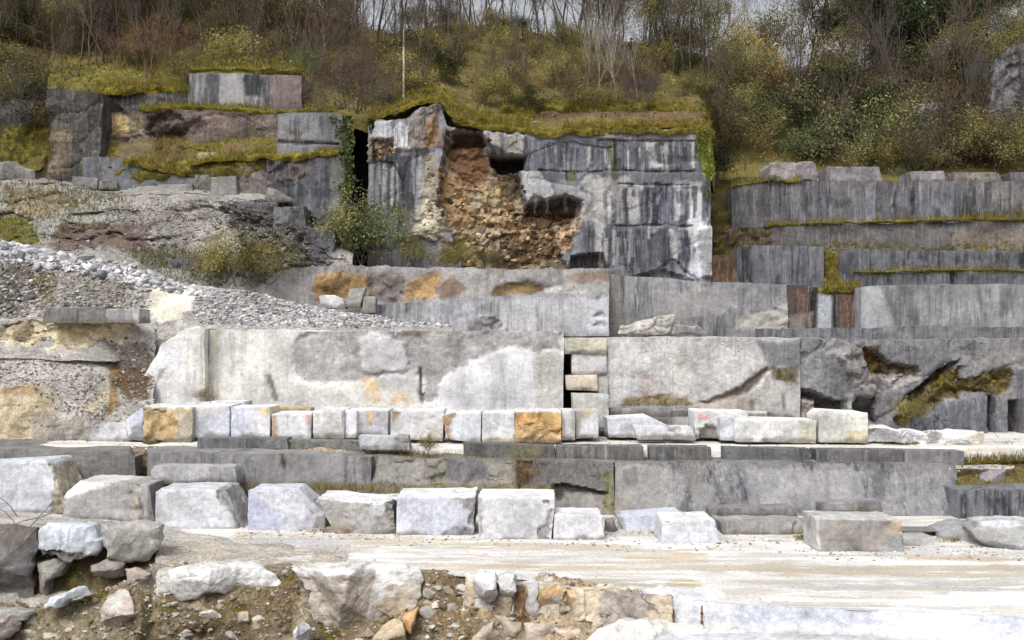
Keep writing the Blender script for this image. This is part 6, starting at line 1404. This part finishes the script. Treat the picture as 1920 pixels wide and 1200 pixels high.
# ---- moss cushions and grass
MC0 = 1.35 * np.array([(.20, .17, .025), (.15, .13, .022), (.26, .21, .04), (.11, .10, .02), (.17, .11, .03)])
DRY = np.array([(.25, .20, .10), (.18, .13, .06), (.13, .11, .035), (.2, .17, .05)])
GRN = np.array([(.07, .10, .02), (.10, .12, .025), (.05, .07, .018), (.14, .14, .03)])
GB = Acc()
MS = Acc()
def moss_strip(line, wid, thick, drop_=.15, seed=0, n=None, h=(.12, .4), cols=MC0, base=S(128, 118, 34)):
    line = [tuple(q) for q in line]
    k = lambda D, m: m * F / D
    thick *= .75
    r0 = [(x, y + k(D, drop_), D - .12) for x, y, D in line]
    r1 = [(x, y - k(D, thick * .6), D - .22) for x, y, D in line]
    r2 = [(x, y - k(D, thick), D + wid * .4) for x, y, D in line]
    r3 = [(x, y - k(D, thick * .5), D + wid) for x, y, D in line]
    V, Fc, c, a = loft([r0, r1, r2, r3], res=.12, base=base * .85 + .15 * S(120, 96, 70), att=(0, .7, 0, .6), disp=thick * .6 + .05, fs=1.3, seed=seed)
    gap = fbm(V * np.array([1, .2, .2]), .55, 4, seed + 3)
    V[:, 2] -= np.clip(gap - .1, 0, .6) * thick * 1.3
    MS.add(V, Fc, c)
    rs = np.random.default_rng(seed)
    ln = sum(abs(q[0] - p[0]) / F * p[2] for p, q in zip(line[:-1], line[1:]))
    nn = n or int(ln * 110)
    i = rs.integers(0, len(V), nn)
    i = i[gap[i] < .25 + .3 * rs.random(nn)]
    blades(GB, V[i] + rs.normal(size=(len(i), 3)) * .06, h[0], h[1], .04, np.concatenate([cols, DRY, cols * .7]), seed, .9, .25)
cl = [(694, 222, 61.9), (740, 212, 61.9), (785, 194, 61.9), (826, 186, 61.9), (846, 218, 61.8), (868, 228, 61.8), (905, 238, 61.7), (960, 245, 61.7), (1000, 246, 61.7), (1130, 247, 61.6), (1210, 245, 61.6), (1330, 240, 61.6)]
moss_strip(cl, 1.6, .38, .12, 1, 4200)
moss_strip([(820, 205, 63.5), (860, 222, 63), (930, 236, 62.6), (1010, 242, 62.4), (1140, 243, 62.4)], 1.4, .5, .1, 2, 2000)
moss_strip([(1110, 243, 61.9), (1180, 238, 61.9), (1240, 236, 61.9), (1300, 240, 61.9)], 1.0, .4, .1, 3, 900, base=S(140, 112, 36))
def hill_line(pts, up=.1):
    out = []
    for x, D in pts:
        z = HG.z((x - 960) / F * D, D)
        out.append((x, HY - (z + up - H) * F / D, D))
    return out
moss_strip(hill_line([(940, 67.4), (1000, 67.2), (1060, 67.3), (1130, 67.4), (1200, 67.2), (1260, 67.0), (1325, 66.6)]), 1.3, .6, .25, 4, 2400)
moss_strip(hill_line([(830, 67.5), (880, 66.0), (930, 65.4), (1000, 65.2)]), 1.3, .5, .2, 24, 1200)
moss_strip(hill_line([(720, 68.5), (770, 68), (815, 68.4)]), 1.5, .6, .2, 25, 900)
moss_strip([(182, 174, 66.3), (260, 170, 66.3), (352, 173, 67.2)], 1.6, .55, .2, 5, 1800, base=S(140, 130, 30))
moss_strip([(354, 134, 66.2), (450, 131, 66.2), (566, 137, 66.4)], 1.2, .3, .05, 6, 900)
moss_strip([(262, 208, 64.3), (360, 203, 64.5), (430, 206, 64.6), (520, 212, 64.6)], 1.4, .3, .1, 7, 1100)
moss_strip([(440, 205, 65.8), (520, 207, 65.8), (640, 209, 64.8)], 1.0, .25, .1, 8, 700)
moss_strip([(350, 302, 62.2), (420, 300, 62.2), (500, 293, 61.9), (560, 288, 61.8), (642, 288, 61.9)], 1.3, .3, .12, 9, 1500, base=S(138, 126, 34))
moss_strip([(232, 298, 62.2), (290, 312, 62.2), (345, 325, 62.3)], 1.2, .3, .2, 10, 900)
moss_strip([(1372, 350, 66), (1440, 340, 66), (1500, 338, 66)], 1.4, .15, .05, 11, 500, cols=DRY)
moss_strip([(1560, 418, 64), (1700, 416, 64), (1800, 413, 64), (2000, 411, 64)], 1.2, .12, .05, 12, 900)
moss_strip([(1600, 512, 61.3), (1750, 508, 61.3), (2000, 507, 61.3)], 1.2, .1, .02, 13, 700)
moss_strip([(1440, 424, 64), (1520, 421, 64), (1560, 420, 64)], 1, .15, .05, 14, 350)
moss_strip([(1545, 540, 57.6), (1580, 542, 57.6), (1612, 543, 57.6)], 1.6, .3, .15, 15, 500)
moss_strip([(1800, 870, 44.1), (1850, 866, 44.1), (2000, 862, 44.1)], .8, .12, .05, 16, 900, h=(.15, .4), cols=DRY)
i0 = sample('mossy_slope', 5000, None, 31)
i0 = i0[fbm(i0, .6, 4, 3) > -.15]
blades(GB, i0, .1, .35, .04, np.concatenate([MC0, DRY]), 31, .9)
i0 = sample('mossy_slope.001', 2600, None, 32)
blades(GB, i0, .06, .22, .03, np.concatenate([MC0, DRY]), 32, .9)
blades(GB, sample('soil_slope', 6000, [(430, 1085), (560, 1085), (900, 1080), (880, 1200), (230, 1200), (220, 1100)], 33), .03, .12, .014, np.concatenate([MC0 * .8, DRY * .8, GRN]), 33, 1.0)
blades(GB, sample('soil_slope', 1500, [(0, 1130), (240, 1110), (230, 1220), (0, 1220)], 34), .03, .1, .014, np.concatenate([MC0, DRY]), 34, 1.0)
blades(GB, sample('gravel_mound', 500, [(300, 1030), (640, 1045), (640, 1075), (280, 1070)], 35), .03, .1, .014, DRY, 35, 1.0)
blades(GB, sample('rock_slope', 1700, [(-40, 345), (150, 345), (260, 380), (200, 420), (60, 470), (-40, 470)], 36), .1, .4, .05, np.concatenate([DRY, GRN]), 36, .9)
blades(GB, sample('rock_slope', 1400, [(220, 470), (420, 470), (440, 545), (330, 530)], 37), .1, .4, .045, np.concatenate([DRY, GRN]), 37, .9)
blades(GB, sample('soil_ledge', 1600, [(690, 825), (1040, 835), (1040, 880), (690, 870)], 38), .08, .3, .025, np.concatenate([DRY, MC0]), 38, .9)
def foot(px0, px1, y, D, n, h, seed, cols=None):
    rs = np.random.default_rng(seed)
    x = rs.uniform(px0, px1, n)
    d = D + rs.uniform(-.25, .5, n)
    P = np.stack([(x - 960) / F * d, d, np.full(n, zat(y, D))], 1)
    blades(GB, P, h * .4, h, .025, cols if cols is not None else np.concatenate([MC0, DRY, GRN]), seed, .8)
for a_ in ((440, 700, 918, 41.9, 420, .28, 41), (700, 1040, 927, 41.6, 420, .26, 42), (1040, 1160, 985, 40.6, 500, .35, 43), (570, 620, 1000, 37.9, 120, .25, 44), (905, 960, 1018, 36.4, 160, .16, 45), (1600, 1660, 1042, 34.3, 220, .2, 46), (1352, 1380, 1025, 36.0, 120, .2, 47), (1490, 1530, 1015, 36.5, 260, .35, 48), (1750, 1800, 1020, 36.2, 260, .3, 49), (1455, 1500, 1025, 36, 80, .16, 50), (1150, 1240, 1003, 37.6, 160, .15, 51), (1160, 1300, 760, 49.9, 350, .2, 52), (1655, 1720, 835, 45, 120, .2, 53), (1840, 1900, 836, 45.4, 160, .25, 54)):
    foot(*a_)
tag(put('grass', GB.build('grass', LEAF)), kind='stuff')
ms = MS.build('moss', ROCK, True)
at_ = ms.color_attributes['att']
at_.data.foreach_set('color', np.tile(np.array([0, .58, 0, .7], np.float32), (len(ms.vertices), 1)).ravel())
tag(put('moss', ms), kind='stuff')

# ---- ground cover on the hill
UC = Acc()
rs = np.random.default_rng(77)
P0 = sample('hillside', 26000, [(-60, -300), (1990, -300), (1990, 340), (1335, 350), (1330, 240), (60, 240), (-60, 320)], 51)
UCOL = 1.9 * np.array([(.09, .078, .03), (.065, .068, .02), (.12, .11, .03), (.10, .07, .035), (.05, .058, .018), (.15, .13, .035)])
nz = fbm(P0, .22, 3, 8)
V, Fc, c = leaf_quads(rs, P0 + np.stack([0 * nz, 0 * nz, rs.uniform(0, .5, len(nz))], 1), .11, UCOL)
k = np.repeat(np.clip(.9 + nz, .45, 1.7), 4)[:, None]
UC.add(V, Fc, c * k)
UCb = Acc()
P1 = sample('hillside', 22000, [(-60, -300), (1990, -300), (1990, 340), (1335, 350), (1330, 240), (60, 240), (-60, 320)], 52)
blades(UCb, P1, .25, .9, .045, np.concatenate([DRY * .7, UCOL, MC0 * .7]), 52, .8)
tag(put('undergrowth', UC.build('undergrowth', LEAF)), kind='stuff')
tag(put('undergrowth', UCb.build('undergrowth', LEAF)), kind='stuff')

# ---- plants
BK = {'brown': (.085, .068, .05), 'grey': (.13, .112, .095), 'pale': (.34, .31, .27), 'dark': (.03, .026, .02), 'red': (.12, .075, .055)}
LF = {'olive': [(.078, .07, .028), (.055, .054, .022), (.105, .092, .036)], 'dark': [(.022, .03, .012), (.035, .042, .016), (.016, .022, .01)], 'yellow': [(.12, .108, .034), (.09, .085, .028), (.15, .125, .045)],
      'green': [(.055, .07, .03), (.075, .09, .038), (.04, .052, .022)], 'pale': [(.10, .108, .042), (.08, .088, .034), (.125, .128, .055)], 'russet': [(.2, .115, .035), (.15, .085, .03), (.24, .16, .05)], 'brown': [(.10, .07, .035), (.075, .05, .026), (.13, .09, .045)], 'lime': [(.13, .15, .03), (.10, .12, .025), (.17, .18, .05)], 'ivy': [(.07, .105, .025), (.05, .08, .02), (.10, .13, .035)]}

LF = {k: [tuple(min(.4, (2.4 if k not in ('dark', 'ivy', 'lime') else 1.5) * q) for q in c) for c in v] for k, v in LF.items()}
BK = {k: tuple((.85 if k in ('pale', 'grey') else 1.6) * q for q in v) for k, v in BK.items()}

def plant(seed, h, bark, leaf=None, nleaf=0, lsize=.1, stems=1, spread=.75, levels=3, kids=(4, 6), up=.1, trunk_r=.1, sp0=.25, first=.35, wob=.16, clump=.35, leaf_lo=0.0, sides=4, droop=0.0):
    """returns (trunk mesh, twig mesh, foliage mesh) around the origin, h metres tall"""
    rs = np.random.default_rng(seed)
    segs, tips = [], []
    for s in range(stems):
        d = np.array([rs.normal() * sp0, rs.normal() * sp0, 1.0])
        d /= np.linalg.norm(d)
        grow(rs, np.array([rs.normal() * .12 * (stems > 1), rs.normal() * .12 * (stems > 1), -.15]), d, h * (.72 if levels > 1 else .95) * rs.uniform(.8, 1.05), trunk_r * rs.uniform(.7, 1), levels, segs, tips, spread, up, kids, wob, first)
    bk = np.array([BK[bark]])
    lim = levels if stems == 1 else -1
    big = [s[:4] for s in segs if s[4] >= lim]
    sm = [s[:4] for s in segs if s[4] < lim]
    V, Fc, c = tubes(big, bk, 4 if stems == 1 else 3)
    tm = mesh('trunk', V, Fc, BARK, c)
    cm = None
    if sm:
        V, Fc, c = tubes(sm, bk * 1.1, 3)
        cm = (V, Fc, c)
    lm = None
    if leaf:
        T = np.array(tips)
        T = T[T[:, 2] > h * leaf_lo]
        i = rs.integers(0, len(T), nleaf)
        P = T[i] + rs.normal(size=(nleaf, 3)) * clump * np.array([1, 1, .7])
        P[:, 2] = np.maximum(P[:, 2], .03)
        V, Fc, c = leaf_quads(rs, P, lsize, np.array(LF[leaf]))
        tone = np.repeat(np.clip(1 + .55 * fbm(P, 1.1, 2, seed), .5, 1.6), 4)[:, None]
        lm = (V, Fc, c * tone)
    return tm, cm, lm

def proto(kind, seed, **kw):
    tm, cm, lm = plant(seed, **kw)
    parts = [('trunk' if kw.get('stems', 1) == 1 else 'stems', tm)]
    if cm: parts.append(('crown', mesh('crown', cm[0], cm[1], BARK, cm[2])))
    if lm: parts.append(('foliage', mesh('foliage', lm[0], lm[1], LEAF, lm[2])))
    return parts

def plant_at(name, parts, loc, sc_, label, cat, group=None, rz=None, tilt=(0, 0)):
    root = empty(name, loc)
    root.scale = (sc_, sc_, sc_) if not hasattr(sc_, '__len__') else sc_
    root.rotation_euler = (tilt[0], tilt[1], random.uniform(0, 6.28) if rz is None else rz)
    tag(root, label, cat, group)
    for nm, me in parts:
        o = bpy.data.objects.new(nm, me)
        COL.objects.link(o)
        o.parent = root
    return root

def hill_at(px, D):
    x = (px - 960) / F * D
    z = HG.z(x, D)
    return (x, D, z if z is not None else zat(200, D))

bare = [proto('bare', 900 + i, h=10, bark=b, stems=1, levels=3, kids=(6, 8), spread=.6, up=.12, trunk_r=.11, first=.3, sp0=.1) for i, b in enumerate(('brown', 'grey', 'brown', 'grey', 'grey', 'brown'))]
thin = [proto('thin', 930 + i, h=8, bark=b, stems=1, levels=2, kids=(7, 10), spread=.45, up=.16, trunk_r=.07, first=.35, sp0=.06, wob=.07) for i, b in enumerate(('grey', 'grey', 'pale'))]
scrub = [proto('scrub', 950 + i, h=3.2, bark=b, stems=7, levels=2, kids=(5, 7), spread=.8, up=.05, trunk_r=.03, sp0=.45) for i, b in enumerate(('brown', 'red', 'grey', 'brown'))]
leafy = {}
for i, (nm, n, ls, h) in enumerate((('olive', 3600, .052, 2.6), ('yellow', 3600, .045, 1.9), ('green', 3600, .052, 2.4), ('dark', 4400, .065, 3.2), ('pale', 3600, .042, 2.8), ('russet', 2400, .045, 2.6), ('brown', 2400, .045, 2.2))):
    leafy[nm] = [proto('leafy', 980 + i * 7 + k, h=h, bark='brown', leaf=nm, nleaf=n, lsize=ls, stems=6, levels=2, kids=(4, 6), spread=.85, up=.04, trunk_r=.035, sp0=.5, clump=.28) for k in range(2)]
ever = [proto('ever', 1100 + i, h=9, bark='dark', leaf='dark', nleaf=15000, lsize=.13, stems=1, levels=3, kids=(6, 8), spread=.75, up=.06, trunk_r=.16, first=.2, sp0=.08, clump=.38) for i in range(2)]
autumn = [proto('autumn', 1120 + i, h=9, bark='brown', leaf='russet', nleaf=3800, lsize=.085, stems=1, levels=3, kids=(6, 8), spread=.6, up=.12, trunk_r=.1, first=.25, sp0=.08, clump=.45) for i in range(1)]
olivet = [proto('olivet', 1140 + i, h=9, bark='brown', leaf='olive', nleaf=4200, lsize=.09, stems=1, levels=3, kids=(6, 8), spread=.65, up=.1, trunk_r=.11, first=.25, sp0=.1, clump=.5) for i in range(2)]

rnd = random.Random(5)
HW = 'plants of the dense scrub on the hill above the quarry'
def sow(n, x0, x1, d0, d1, kinds, group):
    for _ in range(n):
        px, D = rnd.uniform(x0, x1), rnd.uniform(d0, d1)
        nm, lab, cat, pr, s0, s1 = rnd.choices(kinds, [k[-1] for k in kinds])[0][:6]
        plant_at(nm, rnd.choice(pr), hill_at(px, D), rnd.uniform(s0, s1), lab, cat, group + ' (' + nm.replace('_', ' ') + ')')
def K_(nm, lab, cat, pr, s0, s1, wgt): return (nm, lab, cat, pr, s0, s1, wgt)
LFT = [K_('bare_shrub', 'leafless brown shrub in the dense scrub on the hill at left', 'shrub', scrub, .8, 1.6, 11), K_('olive_shrub', 'olive leafy shrub in the dense scrub on the hill at left', 'shrub', leafy['olive'], .6, 1.2, 3), K_('dark_shrub', 'dark green shrub in the dense scrub on the hill at left', 'shrub', leafy['dark'], .6, 1.1, 1.6),
       K_('brown_shrub', 'brown withered shrub in the dense scrub on the hill at left', 'shrub', leafy['brown'], .7, 1.3, 3), K_('yellow_shrub', 'yellowish green shrub in the dense scrub on the hill at left', 'shrub', leafy['yellow'], .7, 1.2, 1.6)]
MID = [K_('bare_shrub', 'leafless brown shrub on the mossy slope above the tall cliff', 'shrub', scrub, .5, 1.1, 8), K_('olive_shrub', 'olive leafy shrub on the mossy slope above the tall cliff', 'shrub', leafy['olive'], .5, 1.0, 3), K_('yellow_shrub', 'yellowish green shrub on the mossy slope above the tall cliff', 'shrub', leafy['yellow'], .6, 1.1, 3), K_('dark_shrub', 'dark green shrub on the mossy slope above the tall cliff', 'shrub', leafy['dark'], .5, .9, 1)]
RGT = [K_('olive_shrub', 'olive leafy shrub in the overgrown hollow at right above the terraces', 'shrub', leafy['olive'], .8, 1.5, 4), K_('dark_shrub', 'dark green shrub in the overgrown hollow at right above the terraces', 'shrub', leafy['dark'], .7, 1.4, 3), K_('bare_shrub', 'leafless brown shrub in the overgrown hollow at right above the terraces', 'shrub', scrub, .8, 1.6, 7), K_('green_shrub', 'mid green shrub in the overgrown hollow at right above the terraces', 'shrub', leafy['green'], .7, 1.3, 2), K_('brown_shrub', 'brown withered shrub in the overgrown hollow at right above the terraces', 'shrub', leafy['brown'], .8, 1.4, 3)]
sow(105, -60, 650, 68.5, 86, LFT, 'scrub on the hill at left')
sow(20, -60, 95, 67, 72, LFT, 'scrub on the hill at left')
sow(100, 690, 1330, 66.5, 85, MID, 'scrub above the tall cliff')
sow(26, 1690, 2000, 71.3, 73.5, [RGT[0], RGT[2], RGT[4]], 'scrub at right above the terraces')
sow(95, 1340, 2000, 73.8, 86, RGT, 'scrub at right above the terraces')
TL = [K_('bare_tree', 'bare twiggy tree in the wood on the hill at left', 'tree', bare, .7, 1.1, 4), K_('olive_tree', 'tree with sparse olive leaves in the wood at left', 'tree', olivet, .6, .9, 2)]
TM = [K_('bare_tree', 'bare tree against the sky on the ridge above the tall cliff', 'tree', bare, .75, 1.15, 1)]
TM2 = [K_('bare_tree', 'bare twiggy tree before the ridge right of the pale saplings', 'tree', bare, .55, .85, 4), K_('olive_tree', 'tree with sparse olive leaves before the ridge at centre right', 'tree', olivet, .5, .75, 1)]
TR = [K_('bare_tree', 'bare dark tree in the wood at upper right', 'tree', bare, .7, 1.1, 3), K_('olive_tree', 'tree with sparse olive leaves in the wood at upper right', 'tree', olivet, .6, .9, 2)]
TT = [K_('thin_tree', 'thin upright bare stem among the scrub on the hill at left', 'tree', thin[:2], .55, 1.1, 1)]
TT2 = [K_('thin_tree', 'thin upright bare stem among the trees on the ridge at centre', 'tree', thin[:2], .6, 1.1, 1)]
TT3 = [K_('thin_tree', 'thin upright bare stem in the overgrown hollow at upper right', 'tree', thin[:2], .55, 1.0, 1)]
sow(60, -60, 690, 69, 84, TT, 'thin stems at left')
sow(60, 690, 1340, 72, 88, TT2, 'thin stems at centre')
sow(26, 1340, 2000, 72, 84, TT3, 'thin stems at right')
sow(64, -80, 660, 70, 92, TL, 'trees of the wood at left')
sow(52, 640, 1330, 80, 94, TM, 'trees along the ridge above the tall cliff')
sow(20, 1130, 1400, 73, 82, TM2, 'trees before the ridge at centre right')
sow(24, 1400, 2000, 78, 96, TR, 'trees of the wood at upper right')
# single plants one can point to
for px, D, s, lb in ((1098, 68.6, .62, 'pale thin sapling, leftmost of the row on the ledge above the tall cliff'), (1122, 68.4, .66, 'pale thin sapling second from left on the ledge above the tall cliff'), (1142, 69, .55, 'short pale sapling in the middle of the row on the ledge'), (1160, 68.2, .8, 'tallest pale sapling on the ledge above the tall cliff'), (1196, 69.5, .6, 'pale sapling standing apart at the right of the row on the ledge')):
    plant_at('sapling', thin[2 if int(px) % 2 == 0 else 1], hill_at(px, D), s, lb, 'sapling', 'pale saplings on the ledge')
plant_at('bare_tree', thin[1], hill_at(722, 74), .9, 'slim grey tree rising beside the pale pole above the cliff', 'tree')
fk = proto('fork', 1201, h=11, bark='dark', stems=2, levels=3, kids=(5, 7), spread=.6, up=.12, trunk_r=.17, sp0=.22, first=.35)
plant_at('forked_tree', fk, hill_at(1502, 88), 1.0, 'dark forked tree standing out against the bright sky at right', 'tree', rz=0.4)
plant_at('autumn_tree', autumn[0], hill_at(1395, 82), .78, 'tree with thin orange brown leaves left of the dark forked tree', 'tree')
plant_at('autumn_tree', autumn[0], hill_at(1450, 80), .62, 'smaller orange leaved tree directly beside the dark forked tree', 'tree', rz=2.0)
plant_at('evergreen_tree', ever[0], hill_at(1620, 86), .95, 'dense dark evergreen right of the dark forked tree', 'tree')
plant_at('evergreen_tree', ever[1], hill_at(1725, 84), .92, 'dense dark evergreen between the other evergreens at upper right', 'tree')
plant_at('evergreen_tree', ever[0], hill_at(1850, 84), .9, 'dark evergreen nearest the right edge beside the grey crag', 'tree', rz=2.2)
plant_at('evergreen_tree', ever[1], hill_at(1680, 92), 1.05, 'dark evergreen furthest back behind the evergreens at upper right', 'tree', rz=1.2)
plant_at('evergreen_tree', ever[0], hill_at(1560, 80), .5, 'small dark evergreen below the sky gap at right', 'tree', rz=4.2)
plant_at('pale_shrub', leafy['pale'][0], hill_at(1622, 72.6), 2.1, 'tall light green shrub in the overgrown hollow at right', 'shrub')
plant_at('pale_shrub', leafy['pale'][1], hill_at(1660, 72.2), 1.25, 'light green shrub below the tall light green one', 'shrub')
plant_at('yellow_shrub', leafy['yellow'][0], hill_at(1690, 72), 1.15, 'spreading yellow green shrub behind the terrace blocks at right', 'shrub')
plant_at('yellow_shrub', leafy['yellow'][1], hill_at(1620, 72), 1.0, 'yellow green shrub right behind the long low terrace block', 'shrub')
plant_at('green_shrub', leafy['green'][0], W(1685, 335, 66.8), .28, 'small bright green plant among the blocks of the top terrace', 'shrub')
plant_at('green_shrub', leafy['green'][1], W(1445, 345, 65.9), .22, 'little green creeper on the lip of the top terrace wall', 'shrub')
for px, D, s, kd, lb in ((1345, 70.5, .8, 'dark', 'dark green shrub close behind the right end of the tall cliff'), (1352, 67.5, .65, 'olive', 'olive shrub in the gap between the tall cliff and the terraces'), (1362, 66.5, .5, 'yellow', 'yellowish shrub at the left end of the top terrace wall')):
    plant_at('shrub', leafy[kd][0], (((px - 960) / F * D), D, zat(345 if D > 70 else 425, D)), s, lb, 'shrub')
dead = proto('dead', 1301, h=3.4, bark='grey', stems=6, levels=3, kids=(4, 6), spread=.85, up=-.05, trunk_r=.05, sp0=.7)
plant_at('dead_shrub', dead, (W(672, 205, 63.2)[0], 63.2, zat(208, 63.2)), 1.0, 'grey leafless shrub hanging over the top of the black cleft', 'shrub', rz=1.0)
plant_at('dead_shrub', dead, (W(640, 190, 64.2)[0], 64.2, zat(200, 64.2)), .9, 'grey tangled leafless shrub left of the one hanging over the cleft', 'shrub', rz=3.0)
plant_at('green_shrub', leafy['green'][0], W(575, 140, 66.0), .6, 'bright ferny green shrub at the right end of the streaked upper ledge', 'shrub')
# bushes on the middle benches
plant_at('yellow_bush', leafy['yellow'][0], W(450, 530, 56.2), 1.3, 'large yellowish green bush at the foot of the rubble slope', 'bush')
plant_at('yellow_bush', leafy['olive'][1], W(500, 528, 56.8), .85, 'darker olive bush right of the large yellowish green bush', 'bush')
plant_at('yellow_bush', leafy['yellow'][1], W(405, 530, 56.4), .85, 'smaller pale bush left of the large yellowish green bush', 'bush')
plant_at('green_bush', leafy['olive'][0], W(668, 495, 60.6), 1.35, 'tall green bush growing out below the black cleft', 'bush')
plant_at('green_bush', leafy['green'][1], W(715, 498, 60.6), 1.2, 'green bush at the foot of the streaked left part of the cliff', 'bush')
plant_at('green_bush', leafy['olive'][1], W(760, 500, 60.8), .75, 'low olive bush under the white lower rock of the cliff', 'bush')
plant_at('green_bush', leafy['yellow'][0], W(860, 502, 60.9), .7, 'low yellowish bush under the brown hollow of the cliff', 'bush')
plant_at('green_bush', leafy['olive'][0], W(925, 502, 61.0), .4, 'small olive bush at the bottom of the rubble in the hollow', 'bush')
plant_at('dry_plant', leafy['brown'][0], W(985, 905, 41.6), .42, 'dark brown dry plant in the gap of the patchy bench face', 'plant')
plant_at('dry_plant', leafy['olive'][0], W(803, 855, 43.2), .3, 'olive dry plant growing on the bench lip left of the dark slabs', 'plant')
plant_at('dry_plant', leafy['pale'][0], W(982, 868, 43.0), .3, 'pale dry weed standing before the overgrown dark slab', 'plant')
plant_at('dry_plant', scrub[1], W(1150, 1005, 37.6), .14, 'tuft of brown dry stalks beside the small squared white block', 'plant')
plant_at('dry_plant', leafy['yellow'][0], W(1712, 792, 49.2), .55, 'yellow green bush in the crevice of the broken dark face', 'plant')
plant_at('dry_plant', leafy['brown'][1], W(388, 756, 49.2), .3, 'brown withered plant at the foot of the crack in the pale wall', 'plant')
# ivy sheets: leaves clothing a face
def ivy(poly, D, n, label, size=.09, cols='ivy', seed=1, thick=.18):
    rs = np.random.default_rng(seed)
    bb = np.array(poly, float)
    px = rs.uniform(bb[:, 0].min(), bb[:, 0].max(), n * 3); py = rs.uniform(bb[:, 1].min(), bb[:, 1].max(), n * 3)
    m = sdf(px, py, poly) + 11 * vn(np.stack([px / 11, py / 14, px * 0], 1), seed) + 4 < 0
    px, py = px[m][:n], py[m][:n]
    d = D - rs.uniform(0, thick, len(px))
    P = np.stack([(px - 960) / F * d, d, H - (py - HY) / F * d], 1)
    V, Fc, c = leaf_quads(rs, P, size, np.array(LF[cols]))
    o = put('ivy', mesh('ivy', V, Fc, LEAF, c * np.repeat(np.clip(1 + .5 * fbm(P, 1.5, 2, seed), .5, 1.6), 4)[:, None], None), (P[:, 0].mean(), D, P[:, 2].min()))
    tag(o, label, 'ivy')
ivy([(618, 222), (660, 216), (670, 260), (664, 330), (656, 400), (632, 390), (640, 300), (628, 260)], 61.75, 1200, 'dark green ivy hanging down the left side of the black cleft', cols='green', seed=3)
ivy([(640, 290), (664, 290), (660, 370), (640, 380)], 61.65, 200, 'bright green ivy patch low on the left side of the cleft', seed=4)
ivy([(1302, 242), (1338, 240), (1340, 345), (1318, 350), (1308, 290)], 61.4, 1000, 'bright lime green creeper on the upper right edge of the tall cliff', cols='lime', seed=5, size=.07)
ivy([(1318, 330), (1334, 330), (1333, 380), (1326, 380)], 61.5, 160, 'thin dark creeper below the lime green creeper on the cliff edge', cols='green', seed=6, size=.07)
ivy([(690, 225), (700, 224), (702, 290), (692, 300)], 61.6, 260, 'dark ivy on the right lip of the black cleft', cols='dark', seed=7)
# ivy clad trunk
loc = hill_at(325, 74)
rs = np.random.default_rng(8)
root = empty('ivy_tree', loc)
tag(root, 'tree trunk wrapped in bright green ivy in the wood at left', 'tree')
V, Fc, c = tubes([(np.array([0, 0, -.2]), np.array([.1, 0, 3.]), .16, .13), (np.array([.1, 0, 3.]), np.array([0, .1, 8.]), .13, .07)], np.array([BK['brown']]), 7)
o = bpy.data.objects.new('trunk', mesh('trunk', V, Fc, BARK, c)); COL.objects.link(o); o.parent = root
hh = rs.uniform(.6, 6.5, 1700)
P = np.stack([rs.normal(size=1700) * .3, rs.normal(size=1700) * .3, hh], 1)
V, Fc, c = leaf_quads(rs, P, .1, np.array(LF['ivy']))
o = bpy.data.objects.new('ivy', mesh('ivy', V, Fc, LEAF, c)); COL.objects.link(o); o.parent = root
# pale pole on the slope
b0 = hill_at(757, 68)
p1 = W(757, 52, 68)
V, Fc, c = tubes([(np.array([b0[0], 68, b0[2] - .3]), p1 + np.array([0, 0, -1.2]), .075, .06), (p1 + np.array([0, 0, -1.2]), p1, .06, .045)], np.array([S(196, 190, 178), S(130, 126, 120)]), 7)
tag(put('pole', mesh('pole', V, Fc, BARK, c), b0), 'thin pale upright pole on the mossy slope above the cliff', 'pole')
# bramble stems arching before the blocks at lower left
segs = []
rs = np.random.default_rng(9)
bcol = np.array([(.07, .06, .055)])
def stem(pts, D, r):
    q = [W(x, y, D + 0.0) for x, y in pts]
    out = []
    for i in range(len(q) - 1):
        for k in range(3):
            t0, t1 = k / 3, (k + 1) / 3
            out.append((q[i] + (q[i + 1] - q[i]) * t0, q[i] + (q[i + 1] - q[i]) * t1, r, r * .97))
    return out
for i, (pts, lb) in enumerate((([(-20, 1006), (10, 992), (40, 978), (75, 970), (96, 962)], 'long bare bramble stem rising to the right at the left edge'), ([(-20, 930), (5, 936), (20, 950), (32, 968)], 'short bare bramble stem arching down at the left edge'), ([(-20, 945), (10, 960), (26, 978), (30, 990)], 'lower bare bramble stem bending down at the left edge'), ([(48, 996), (66, 978), (84, 958), (102, 938)], 'thin bare bramble stem reaching up toward the big pale block'))):
    V, Fc, c = tubes(stem(pts, 33.0, .011), bcol, 5)
    tag(put('bramble_stem', mesh('bramble_stem', V, Fc, BARK, c), V[0]), lb, 'bramble')
